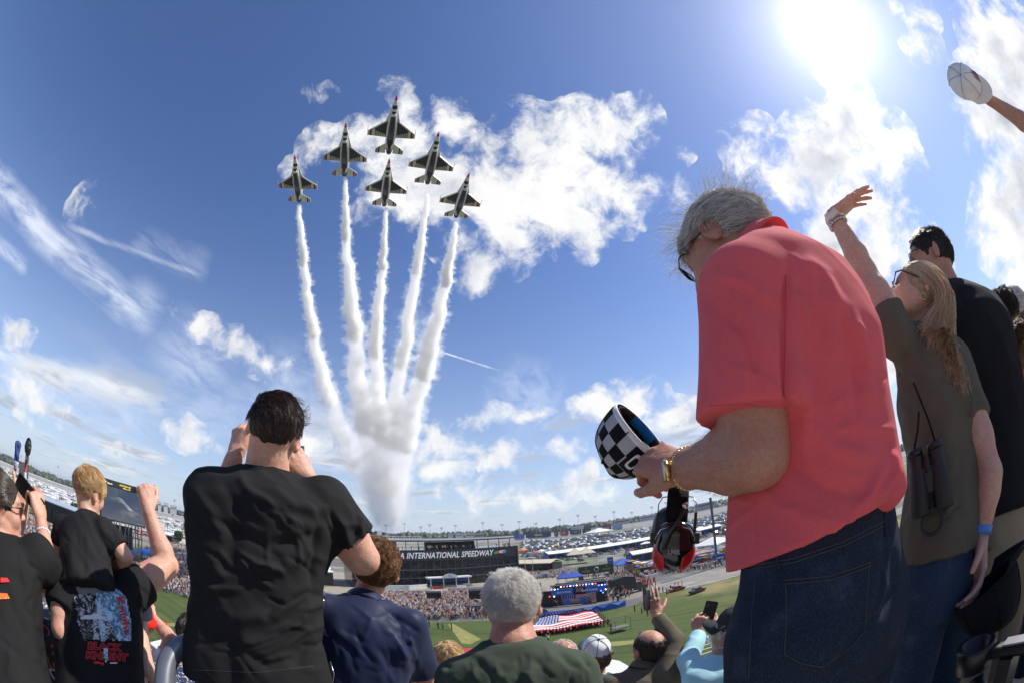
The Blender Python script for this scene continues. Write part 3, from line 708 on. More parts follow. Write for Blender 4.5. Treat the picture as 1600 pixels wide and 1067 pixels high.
def cloth_mat(name, c, rough=.9, weave=900, wst=.25, var=.10, sheen=.03, tint=None, tl=0., nscale=9):
    m = bpy.data.materials.new(name); m.use_nodes = True; nt = m.node_tree; b = NB(nt); p = nt.nodes['Principled BSDF']
    co = b.n('ShaderNodeTexCoord').outputs['Object']
    f = b.mr(b.noise(co, nscale, 5, .6), .3, .7, 1-var, 1+var, 'LINEAR'); f3 = b.mr(b.noise(co, 260, 2, .7), .3, .7, .96, 1.04, 'LINEAR')
    cc = b.scale(tuple(c), b.m('MULTIPLY', f, f3)); b.link(cc, p.inputs['Base Color']); p.inputs['Roughness'].default_value = rough
    p.inputs['Specular IOR Level'].default_value = .12; p.inputs['Sheen Weight'].default_value = sheen; p.inputs['Sheen Roughness'].default_value = .6
    wv = b.m('ADD', b.noise(co, weave, 2, .5), b.m('MULTIPLY', b.noise(co, 60, 3, .6), 1.2)); bn = b.n('ShaderNodeBump'); bn.inputs['Strength'].default_value = wst; bn.inputs['Distance'].default_value = .0012
    b.link(wv, bn.inputs['Height']); b.link(bn.outputs[0], p.inputs['Normal'])
    if tl:
        t = b.n('ShaderNodeBsdfTranslucent'); b.link(cc, t.inputs[0]); mx = b.n('ShaderNodeMixShader'); mx.inputs[0].default_value = tl
        b.link(p.outputs[0], mx.inputs[1]); b.link(t.outputs[0], mx.inputs[2]); b.link(mx.outputs[0], nt.nodes['Material Output'].inputs[0])
    MATS[name] = m; return m
def denim_mat(name, c, fade=(.20, .26, .36)):
    m = bpy.data.materials.new(name); m.use_nodes = True; nt = m.node_tree; b = NB(nt); p = nt.nodes['Principled BSDF']
    co = b.n('ShaderNodeTexCoord').outputs['Object']; tw = b.noise(b.v('MULTIPLY', co, (700., 700., 260.)), 1., 2, .7)
    f = b.m('ADD', b.mr(tw, .42, .66), b.mr(b.noise(co, 14, 5, .65), .52, .75)); f = b.m('MULTIPLY', f, .30)
    b.link(b.mix(f, tuple(c)+(1,), tuple(fade)+(1,)), p.inputs['Base Color']); p.inputs['Roughness'].default_value = .85; p.inputs['Specular IOR Level'].default_value = .2
    bn = b.n('ShaderNodeBump'); bn.inputs['Strength'].default_value = .5; bn.inputs['Distance'].default_value = .0008; b.link(tw, bn.inputs['Height']); b.link(bn.outputs[0], p.inputs['Normal']); MATS[name] = m; return m
skin_mat('skin', (.56, .34, .24)); skin_mat('skin_tan', (.47, .27, .175)); skin_mat('skin_red', (.43, .23, .155), .25); skin_mat('skin_pale', (.60, .39, .28))
cloth_mat('red_pique', (.90, .15, .165), weave=1300, wst=.35, tl=.28, sheen=.1, var=.04); cloth_mat('black_cotton', (.017, .0165, .017), sheen=.0); cloth_mat('black_cotton_soft', (.019, .018, .019), sheen=.0)
cloth_mat('navy_knit', (.014, .020, .055), rough=.5, weave=1500, wst=.12, sheen=.05); cloth_mat('green_cotton', (.050, .064, .046)); cloth_mat('olive_cotton', (.135, .12, .085), tl=.1)
cloth_mat('khaki_cloth', (.30, .25, .17)); cloth_mat('olive_canvas', (.13, .11, .075), wst=.4); cloth_mat('aqua_cloth', (.36, .62, .68), rough=.6); cloth_mat('white_cloth', (.74, .74, .76)); cloth_mat('grey_cloth', (.20, .20, .21))
cloth_mat('black_canvas', (.010, .010, .011)); cloth_mat('white_canvas', (.72, .71, .70)); cloth_mat('charcoal_canvas', (.035, .036, .040)); cloth_mat('blue_canvas', (.02, .22, .55)); cloth_mat('teal_canvas', (.03, .10, .12)); cloth_mat('red_canvas', (.62, .02, .02)); cloth_mat('grey_canvas', (.27, .26, .27))
denim_mat('dark_denim', (.010, .016, .032), (.07, .09, .13)); denim_mat('blue_denim', (.018, .038, .080), (.12, .17, .25)); denim_mat('bright_denim', (.03, .07, .22)); mat('stitch', (.055, .05, .05), .8)
hair_mat('grey_hair', (.78, .75, .70), .4, .45); hair_mat('white_hair', (.92, .90, .86), .2, .45); hair_mat('brown_hair', (.34, .18, .075), .5, .35); hair_mat('black_hair', (.070, .045, .032), .7, .15, .27); hair_mat('blond_hair', (.80, .58, .30), .35, .4); hair_mat('dark_blond_hair', (.86, .68, .46), .4, .55, .28); hair_mat('dark_hair', (.065, .045, .034), .5, .15, .33)
mat('scalp_grey', (.42, .39, .36), .8, noise=(90, .3)); mat('scalp_white', (.60, .56, .52), .8, noise=(90, .25)); mat('scalp_dark', (.022, .015, .012), .8); mat('scalp_brown', (.13, .07, .035), .8, noise=(80, .3)); mat('scalp_blond', (.40, .27, .14), .8, noise=(80, .3)); mat('scalp_ash', (.34, .25, .15), .7, noise=(80, .3))
mat('black_plastic', (.012, .012, .013), .35, noise=(40, .2)); mat('black_gloss', (.008, .008, .009), .12, coat=.5); mat('red_plastic', (.50, .012, .012), .3, coat=.3); mat('steel', (.62, .60, .57), .25, 1.); mat('gold', (.75, .52, .22), .25, 1.); mat('watch_face', (.75, .75, .72), .2, coat=.5)
mat('dark_lens', (.012, .012, .016), .05, coat=1.); mat('black_frame', (.01, .01, .01), .25); mat('tortoise', (.10, .035, .012), .25); mat('white_plastic', (.7, .7, .68), .4); mat('rubber', (.02, .02, .021), .6); mat('lens_barrel', (.75, .75, .73), .35)
mat('phone_glass', (.008, .009, .011), .08, coat=.5); mat('blue_band', (.10, .28, .70), .5)
mat('eyeball', (.6, .58, .55), .2)
# ------------------------------------------------------------------ man in the red polo, bowed over his cap
def glasses(H, m_fr, m_lens, w=.062, sun=False, name='glasses', lh=.017):
    h = H.h; mb = MB()
    for q in (-1, 1):
        c = h(q*.031, .104, .010); mb.tube([c+H.hr*math.cos(t)*.022*H.hs+H.hu*math.sin(t)*lh*H.hs-H.hf*abs(math.cos(t))*.003 for t in np.linspace(0, 2*math.pi, 15)], .0014*H.hs, 5, 0, False)
        mb.tube([c+H.hr*q*.021*H.hs+H.hu*.006*H.hs, h(q*.073, .085, .016), h(q*.079, .03, .014), h(q*.080, -.012, .012), h(q*.080, -.028, -.012)], .0017*H.hs if not sun else .0026*H.hs, 5, 0)
        n = 14; mb.add([c+H.hf*.0015]+[c+H.hr*math.cos(t)*.0215*H.hs+H.hu*math.sin(t)*lh*.97*H.hs for t in np.linspace(0, 2*math.pi, n, endpoint=False)], [(0, i+1, (i+1) % n+1) for i in range(n)], 1)
    mb.tube([h(-.009, .105, .014), h(0, .108, .018), h(.009, .105, .014)], .0015*H.hs, 5, 0)
    return H.addmb(name, mb, [m_fr, m_lens], True)
if 'thin_lens' not in MATS:
    _m = mat('thin_lens', (.05, .05, .06), .05, coat=.5)
mat('red_stitch', (.60, .07, .09), .8)
def crisp(n, seed, box, ang, ln=(30, 90), w=(3., 6.), amp=(2.5, 6.)):
    """many small sharp creases at about one angle (degrees)"""
    r = np.random.default_rng(seed); out = []
    for _ in range(n):
        x, y = r.uniform(box[0], box[2]), r.uniform(box[1], box[3]); a = math.radians(ang+r.normal()*22); L = r.uniform(*ln)/2; b = r.normal()*L*.25; dx, dy = math.cos(a)*L, math.sin(a)*L
        out.append((x-dx, y-dy, x-dy/L*b, y+dx/L*b, x+dx, y+dy, r.uniform(*w), r.uniform(*amp)*(1 if r.random() < .6 else -1)))
    return out
def man_red():
    H = Human('person', 'grey-haired man in a coral red polo shirt and dark jeans bowing over a checkered cap', 'person', P(1296, 862, .76), P(1222, 385, .87), math.radians(-12), 1.03, 1.0, 'skin_red')
    # head is bowed forward and to the left
    H.head(P(1138, 392, .96), nrm(H.f*.80-H.r*.34-H.u*.36), nrm(H.u*.9+H.f*.36), 1.0, .003, .058, es=1.3)
    H.setarm(-1, P(1180, 708, .625), P(1072, 732, .755), .004, dict(d=nrm(P(1030, 724, .77)-P(1074, 738, .72)), n=nrm(-ray(1050, 730)*.8+np.array([.0, 0, .5])), curl=(.95, .95, .98, 1.0), thumb=(.5, .3), spread=-.02), 1.14, sh=P(1166, 462, .715), hres=.0025)
    S = H.sh[1] = H.pt(.120, .02, H.L-.125)
    H.setarm(1, H.pt(.22, .15, .20), P(1095, 722, .92), .006, dict(d=nrm(P(1050, 715, .92)-P(1095, 722, .92)), n=(.2, .1, .97), curl=(.95, 1., 1., 1.)), 1.05)
    H.nolegs = 6; H.finish_body()
    rows = [(-0.12, 0.1558, 0.129, 0.0096), (-0.02, 0.1575, 0.1393, 0.0176), (0.06, 0.154, 0.1402, 0.0216), (0.14, 0.1487, 0.1333, 0.0192), (0.24, 0.1469, 0.1204, 0.008), (0.34, 0.1611, 0.1049, -0.0128), (0.42, 0.1593, 0.0929, -0.008), (0.475, 0.1416, 0.0843, 0.0), (0.515, 0.0974, 0.0645, 0.016), (0.54, 0.0664, 0.0516, 0.032)]
    fl = folds([(1240, 430, 1246, 520, 1244, 640, 6, 3), (1232, 405, 1226, 470, 1228, 560, 1227, 664, 5.5, -10), (1120, 640, 1170, 634, 1224, 644, 2.0, -1.4),
                (1250, 400, 1290, 430, 1320, 500, 10, 7), (1235, 430, 1275, 480, 1290, 560, 9, -6), (1330, 480, 1352, 560, 1360, 640, 9, 7), (1310, 470, 1335, 560, 1340, 650, 7, -6),
                (1110, 430, 1165, 440, 1215, 480, 8, 6), (1120, 470, 1160, 520, 1190, 600, 10, -6), (1135, 450, 1175, 500, 1215, 590, 7, 5), (1390, 700, 1400, 740, 1365, 790, 7, 7), (1385, 720, 1360, 770, 1330, 800, 6, 5), (1400, 745, 1385, 775, 1345, 800, 5, -5),
                (1370, 730, 1350, 790, 5, 4), (1240, 640, 1300, 700, 1370, 720, 14, 7), (1200, 700, 1290, 760, 1360, 770, 14, -7), (1180, 760, 1240, 800, 1310, 820, 12, 6),
                (1178, 745, 1178, 800, 1182, 876, 2.2, -2.0), (1200, 440, 1222, 520, 1228, 600, 8, -4), (1245, 560, 1260, 640, 1255, 720, 12, 6)])
    fl2 = folds(crisp(16, 5, (1110, 440, 1220, 620), 60, (40, 110), (3, 6), (1, 3))+crisp(10, 6, (1260, 560, 1380, 760), 35, (40, 120), (3, 7), (1.5, 3.5))+crisp(10, 7, (1150, 770, 1330, 850), 15, (40, 100), (3, 6), (1.5, 3.5))+crisp(8, 8, (1250, 400, 1350, 560), 65, (50, 130), (3, 6), (1, 3)))
    def ex(F):
        F.cut(H.pt(0, 0, .040), -H.u-.25*H.f+.14*H.r)
        F.ell(P(1388, 757, .73), (.020, .022, .022), None, .03); F.ell(P(1378, 776, .73), (.022, .024, .018), None, .03)
    H.top('polo_shirt', MATS['red_pique'], rows, 1.0, .0045, {-1: .80, 1: .8}, (.080, .087), sk=.018, disp=add_disp(cloth_noise(H, .0032, 3, .14), fl, fl2), collar='polo', neck=.062, sh_r=.068, extra=ex)
    st = MB()
    for l in ([(1108, 634), (1165, 630), (1220, 640)], [(1228, 430), (1227, 520), (1225, 620)]): H.seam(st, 'polo_shirt', l, .0007, 5)
    H.addmb('shirt_stitching', st, MATS['red_stitch'])
    # watch
    w = P(1047, 733, .70); ax = nrm(H.arm[-1][2]-H.arm[-1][1]); c = H.arm[-1][2]-ax*.004
    a, r1, r2 = ortho(ax, (0, 0, 1)); R = .0305*1.12
    mb = MB(); mb.tube([c+(r1*math.cos(t)*.94+r2*math.sin(t)*1.03)*R for t in np.linspace(0, 2*math.pi, 33)], .0030, 6, 0, False)
    for k in range(26):
        t = 2*math.pi*k/26; o_ = (r1*math.cos(t)*.94+r2*math.sin(t)*1.03); mb.box(c+o_*(R+.001), (.012, .0062, .0034), np.stack([ax, np.cross(nrm(o_), ax), nrm(o_)], 1), 0)
    n = nrm(-ray(1047, 733)); n = nrm(n-ax*(n@ax)+ax*.25); f_ = c+n*(R+.003)+np.array([0, 0, .004])
    wt = H.addmb('wristwatch', mb, MATS['gold'])
    m2 = MB(); m2.rev([(.0175, -.004), (.0195, 0), (.0185, .004), (.0165, .0045)], f_, n, 24, 0); H.addmb('watch_case', m2, MATS['gold'], parent=None)
    m2 = MB(); m2.rev([(.0163, .0035), (.0163, .0050)], f_, n, 24, 0); H.addmb('watch_dial', m2, MATS['watch_face'])
    # trousers
    jf = folds([(1222, 902, 1300, 896, 1362, 874, 2.2, 1.6), (1222, 902, 1224, 960, 1222, 1028, 2.2, 1.4), (1362, 874, 1364, 930, 1352, 990, 2.2, 1.4), (1222, 1028, 1275, 1044, 1352, 990, 2.2, 1.2),
                (1385, 790, 1386, 860, 1376, 930, 5, -5), (1400, 850, 1398, 920, 1370, 970, 6, -7), (1380, 870, 1385, 910, 1372, 960, 3, 4), (1300, 1067, 1330, 1000, 1370, 960, 10, -8), (1175, 930, 1180, 1000, 1170, 1067, 3, -2), (1190, 860, 1180, 940, 5, 2)])
    H.trousers('jeans', MATS['dark_denim'], (.160, .125), res=.0055, disp=add_disp(cloth_noise(H, .003, 8, .16, hem=0), jf), r=(.102, .074, .062), rows=[(-.22, .160, .118, .004), (-.12, .164, .128, .0), (-.03, .156, .122, .005), (.03, .145, .112, .010), (.10, .135, .104, .012)])
    st = MB()
    for l in ([(1168, 884), (1240, 872), (1320, 845), (1384, 812)], [(1168, 889), (1240, 878), (1320, 851), (1386, 818)], [(1224, 912), (1300, 905), (1360, 884)], [(1224, 906), (1300, 899), (1360, 878)],
              [(1228, 912), (1229, 960), (1226, 1022), (1252, 1036), (1285, 1042), (1330, 1010), (1352, 984), (1358, 880)], [(1180, 905), (1175, 960), (1170, 1060)]):
        H.seam(st, 'jeans', l, .0009, 5)
    H.addmb('stitching', st, MATS['stitch'], parent=None)
    lp = MB()
    for l in ([(1381, 800), (1384, 838)], [(1213, 866), (1217, 890)]):
        lp = MB(); H.seam(lp, 'jeans', l, .0045, 5); H.addmb('belt_loop', lp, MATS['dark_denim'])
    # flap of the right pocket standing away from the hip
    H.shoes(MATS['rubber'])
    hcomb = lambda d: np.stack([-.1+0*d[:, 0], -.95+0*d[:, 0], np.where(d[:, 2] > .5, .1, -.55)], 1)
    reg = lambda d: (d[:, 2] > -.62-.2*np.clip(-d[:, 1], 0, 1)+.95*np.clip(d[:, 1]+.05, 0, 1)) & ~((np.abs(d[:, 0]) > .70) & (d[:, 2] < -.0) & (d[:, 1] > -.12))
    haircap(H, MATS['scalp_grey'], [((0, .0, -.052), (0, .35, -1)), ((0, .062, .03), (0, .9, -.55)), ((0, .012, .0), (0, .75, -.66))], .006, .004)
    hair(H, MATS['grey_hair'], 11000, .060, 7, .00062, reg, hcomb, .28, .24, 3, .013, .7, curl=.12, clus=9)
    fly = lambda d: (d[:, 2] > .1) & (np.abs(d[:, 0]) < .8)
    hair(H, MATS['grey_hair'], 700, .085, 7, .00034, fly, lambda d: np.stack([-.5+0*d[:, 0], .9*np.sign(d[:, 1]+.1), .5+0*d[:, 0]], 1), .9, .5, 5, .012, .8, name='flyaway_hair', clus=0)
    arm_hair(H, -1, MATS['brown_hair'], 1500)
    glasses(H, MATS['black_frame'], MATS['dark_lens'], lh=.015)
    return H
HM = man_red()
print('main arm', HM.lens)
# ------------------------------------------------------------------ caps, headset, phones, binoculars
def cap(name, label, c, top, fwd, R, mats, checker=False, parent=None, H=None, brim=True, height=.118, brim_len=.075, strap=None, logo=None, group=None, nlon=24, nlat=10, depth=.0, btn=True, pleat=0.):
    """a baseball cap: crown shell with real thickness, curved brim, band, button. top: direction out of the crown's top; fwd: toward the brim"""
    top = nrm(top); fwd = nrm(np.array(fwd)-top*(np.array(fwd)@top)); rt = np.cross(fwd, top); c = np.array(c, float); base = c
    root = parent if parent is not None else empty(name, base, 0, label, 'cap', group)
    org = H.base if H is not None else base
    def pt(lon, lat, dr=0.):
        q = math.cos(lat)**.62 if lat < math.pi/2-1e-6 else 0.; h = math.sin(lat)**.95
        rr = (R+dr); fx = 1.12
        return c+rt*math.sin(lon)*q*rr*.96+fwd*math.cos(lon)*q*rr*fx+top*(h*(height+dr)*(1+.06*math.cos(lon)))
    mb = MB(); V = []; 
    for dr in (0, -.0035):
        for i in range(nlat+1):
            for j in range(nlon): V.append(pt(2*math.pi*j/nlon, math.pi/2*i/nlat, dr))
    n1 = (nlat+1)*nlon; Fc = []; M = []
    for i in range(nlat):
        for j in range(nlon):
            a = i*nlon+j; b = i*nlon+(j+1) % nlon; Fc.append((a, b, b+nlon, a+nlon)); lon = 2*math.pi*(j+.5)/nlon
            if checker: front = math.cos(lon) > .93; M.append(2 if (i < 1) else (0 if front else (1 if ((j//2)+(i*5//nlat)) % 2 else 0)))
            else: M.append(0)
            Fc.append((a+n1, a+nlon+n1, b+nlon+n1, b+n1)); M.append(3)
    for j in range(nlon): a = j; b = (j+1) % nlon; Fc.append((a, a+n1, b+n1, b)); M.append(2)
    mb.add(V, Fc, M); kw = dict(parent=root)
    for i in range(len(mb.V)): mb.V[i] = mb.V[i]-org
    crown = mb.build('crown' if parent is None else 'cap_crown', mats[:4] if checker else [mats[0], mats[0], mats[0], mats[3]], root, True)
    if btn:
        m2 = MB(); m2.rev([(.001, .006), (.006, .005), (.0085, .001), (.008, -.002)], c+top*height-org, top, 10); m2.build('button', mats[2], crown, True)
    s2 = MB()
    for k in range(6):
        lon = math.pi/6+k*math.pi/3; s2.tube([pt(lon, t, .0012)-org for t in np.linspace(.05, math.pi/2-.04, 14)], .0013, 4, 0)
    s2.build('panel_seam', mats[2] if not checker else mats[1], crown, True)
    if brim:
        V = []; nu, nv = 22, 8
        for up in (0, .0035):
            for i in range(nu+1):
                a = (i/nu-.5)*2*1.18
                for j in range(nv+1):
                    t = j/nv; p0 = pt(a, 0.0, 0.); ext = fwd*(brim_len*t*(math.cos(a*.98)**.8 if abs(a*.98) < math.pi/2 else 0)); drop = -top*((math.sin(a)**2)*.028*t+.012*t*t)*(brim_len/.075)
                    V.append(p0+ext+drop+top*up-org)
        k = nv+1; m = (nu+1)*k; Fc = []
        for i in range(nu):
            for j in range(nv): a = i*k+j; Fc += [(a, a+1, a+k+1, a+k), (a+m, a+k+m, a+k+1+m, a+1+m)]
            Fc.append((i*k+nv, i*k+nv+m, (i+1)*k+nv+m, (i+1)*k+nv))
        mb = MB(); mb.add(V, Fc); mb.build('brim', mats[4] if len(mats) > 4 else mats[0], root, True)
    if strap is not None:
        m3 = MB(); V = []; n = 16
        for i in range(n+1):
            lon = math.pi+(i/n-.5)*1.5
            for (lt, dr) in ((-.0, .003), (.17, .003), (.17, .0055), (-.0, .0055)): V.append(pt(lon, max(lt, 0), dr)-org+(top*-.012 if lt <= 0 else 0))
        Fc = [(i*4+j, (i+1)*4+j, (i+1)*4+(j+1) % 4, i*4+(j+1) % 4) for i in range(n) for j in range(4)]; m3.add(V, Fc); m3.build('strap', strap, root, True)
    return root, pt, org
def phone(name, label, c, n, up, w=.074, h=.150, group=None, screen=None):
    """n points out of the back (lens side)"""
    n = nrm(n); up = nrm(np.array(up)-n*(np.array(up)@n)); rt = np.cross(up, n); root = empty(name, c, 0, label, 'phone', group)
    mb = MB(); pts = []
    for (cx, cy, a0) in ((1, 1, 0), (-1, 1, 90), (-1, -1, 180), (1, -1, 270)):
        for a in (0, 30, 60, 90): t = math.radians(a0+a); pts.append((cx*(w/2-.010)+.010*math.cos(t), cy*(h/2-.010)+.010*math.sin(t)))
    mb.prism(pts, -n*.004, rt, up, n, .008); mb.build('case', MATS['black_plastic'], root)
    mb = MB(); mb.box(-n*.0046, (w*.92, h*.94, .001), np.stack([rt, up, n], 1)); mb.build('screen', screen or MATS['phone_glass'], root)
    mb = MB(); mb.prism([(x*.010+rx, y*.010+ry) for rx, ry in ((-.018, .048),) for x, y in ((1, 1), (-1, 1), (-1, -1), (1, -1))], n*.004, rt, up, n, .0018)
    for q in (.005, -.005): mb.rev([(.0042, 0), (.0042, .003), (.003, .003)], rt*(-.018)+up*(.048+q)+n*.0055, n, 10)
    mb.build('camera_bump', MATS['phone_glass'], root)
    return root
def main_gear():
    # the checkered cap he holds
    c = P(1003, 672, .88); e1 = nrm(P(1040, 712, .86)-P(962, 628, .86)); view = nrm(ray(1004, 668)); perp = nrm(np.cross(e1, view)); 
    if perp[2] < 0: perp = -perp
    opening = nrm(perp*.975-view*.22)
    white = MATS['white_canvas']; bl = MATS['black_canvas']
    root, pt, org = cap('baseball_cap', 'black and white checkered cap with a blue strap held by the man in red', c, -opening, nrm(e1-view*.25), .068,
              [MATS['grey_canvas_lt'], bl, MATS['white_canvas'], bl, white], True, height=.100, brim_len=.010, nlon=32, nlat=16)
    rt = np.cross(nrm(nrm(e1-view*.25)-(-opening)*(nrm(e1-view*.25)@(-opening))), -opening)
    far = math.pi/2 if rt@view > 0 else -math.pi/2
    def strip(name, m, l0, l1, lt0, lt1, dr, out=.0012):
        mb = MB(); n = 14; V = []
        for i in range(n+1):
            lo = l0+(l1-l0)*i/n; V += [pt(lo, lt0, dr)-org, pt(lo, lt1, dr)-org, pt(lo, lt1, dr-out)-org, pt(lo, lt0, dr-out)-org]
        mb.add(V, [(i*4+j, (i+1)*4+j, (i+1)*4+(j+1) % 4, i*4+(j+1) % 4) for i in range(n) for j in range(4)]+[(0, 1, 2, 3), (n*4+3, n*4+2, n*4+1, n*4)]); return mb.build(name, m, root, True)
    strip('blue_band', MATS['blue_canvas'], far*.8, far*1.45, 0.0, .22, -.009)
    strip('sweatband', MATS['charcoal_canvas'], far*-.7, far*3.2-.01, 0.0, .16, -.0075)
    near = -far; bd = strip('badge', MATS['black_canvas'], near*.25, near*.72, .10, .62, .0042)
    # outlined number on the badge, lettering wrapped onto the crown
    for (dx, ch) in ((-.0115, '0'), (.0115, '0')):
        for rr, mm, up_ in ((1., 'white_canvas', .0052), (.62, 'black_canvas', .0060)):
            V = []; n = 16
            for i in range(n):
                t = 2*math.pi*i/n; x = dx+.0095*rr*math.copysign(abs(math.cos(t))**.5, math.cos(t)); y = .019*rr*math.copysign(abs(math.sin(t))**.5, math.sin(t))
                V.append(pt(near*.485+x/.074*(1 if near > 0 else -1), .34+y/.105, up_)-org)
            mb = MB(); mb.add(V, [tuple(range(n))]); mb.build('number', MATS[mm], bd)
    cc = P(989, 716, .80); n = nrm(-ray(989, 716)); ex = nrm(P(1005, 722, .8)-P(975, 706, .8)); ey = nrm(np.cross(n, ex)); 
    return c
MATS['grey_canvas_lt'] = cloth_mat('grey_canvas_lt', (.42, .40, .40))
def headset():
    c = P(1054, 850, .92); v = nrm(ray(1054, 850)); rt = nrm(P(1090, 850, .8)-P(1025, 850, .8)); up = np.cross(rt, v); up = up if up[2] > 0 else -up; v = np.cross(up, rt); v = v if v@ray(1057, 852) > 0 else -v
    root = empty('headset', c, 0, 'black racing headset with red ear cups hanging from the hand of the man in red', 'headset')
    R = np.stack([rt, v, up], 0)
    def cup(name, off, m1, m2, s=1.):
        F = Field(off-.07, off+.07, .003); F.ell(off, np.array((.042, .030, .050))*s, R, 0); F.ell(off+up*.028*s, np.array((.036, .034, .030))*s, R, .012)
        V, Q = sculpt([F]); o = link(name, me_from(name, V, Q), root, m1)
        F = Field(off-.08, off+.08, .003); F.ell(off-up*.012*s, np.array((.0445, .027, .047))*s, R)
        F.put(lambda x, y, z: .016-np.abs((x-off[0])*rt[0]+(y-off[1])*rt[1]+(z-off[2])*rt[2]), off-.08, off+.08, 0, 'i'); V, Q = sculpt([F], None, 1)
        link('side_shell', me_from('side_shell', V, Q), o, m2); return o
    front = cup('ear_cup', -v*.010-up*.005, MATS['black_gloss'], MATS['red_plastic'])
    # the badge on the front cup
    mb = MB(); text_into(mb, 'LMR', -v*.0415-up*.016, rt, up, .013, 0, bold=.0006); mb.build('badge', MATS['badge_grey'], front)
    back = cup('ear_cup', v*.055+up*.030-rt*.014, MATS['black_plastic'], MATS['black_plastic'], .95)
    # head band: wide black arch up through his fist
    n = 26; V = []
    for i in range(n+1):
        a = math.pi*(i/n); p = v*(.022+(-.030)*math.cos(a)*-1*-1)+up*(.03+.085*math.sin(a)**.8)+v*.0
        p = v*(.022-.036*math.cos(a))+up*(.028+.092*math.sin(a)**.75)
        w = .0225
        for q in (-1, 1): V += [p+rt*q*w, p+rt*q*w+(v*math.cos(a)*-1+up*math.sin(a))*.005]
    Fc = []
    for i in range(n): a = i*4; b = a+4; Fc += [(a, b, b+2, a+2), (a+1, a+3, b+3, b+1), (a, a+1, b+1, b), (a+2, b+2, b+3, a+3)]
    mb = MB(); mb.add(V, Fc); mb.build('headband', MATS['black_canvas'], root, True)
    for q in (-1, 1):
        mb = MB(); x = rt*q*.036
        mb.tube([x-v*.012+up*.005, x*1.12-v*.008+up*.04, x*1.1+up*.085, x*.9+v*.01+up*.10, x*.5+v*.015+up*.102], .0013, 6)
        mb.build('wire_frame', MATS['steel'], root, True)
        mb = MB(); mb.box(x*1.08-v*.010+up*.045, (.006, .010, .042), np.stack([rt, v, up], 1)); mb.box(x*1.22-v*.008+up*.012, (.012, .018, .022), np.stack([rt, v, up], 1)); mb.build('slider', MATS['black_plastic'], root)
    mb = MB(); p0 = -v*.036+up*.062+rt*.016; mb.tube([-rt*.022-v*.040-up*.010, -rt*.012-v*.050+up*.02, rt*.004-v*.052+up*.048, p0-v*.012+up*.012], .0035, 8); mb.build('mic_boom', MATS['black_plastic'], root, True)
    mb = MB(); mb.rev([(.002, -.006), (.006, -.003), (.007, .003), (.003, .008)], p0-v*.012+up*.014, up, 10); mb.build('mic_tip', MATS['steel'], root, True)
    mb = MB()
    for q in (-1, 1): mb.tube([rt*q*.036-v*.012+up*.0, rt*q*.040-v*.022+up*.012, rt*q*.030-v*.034+up*.030, rt*q*.012-v*.038+up*.036], .0012, 5)
    mb.build('cable', MATS['steel'], root, True)
mat('badge_grey', (.30, .29, .28), .5)
main_gear(); headset()
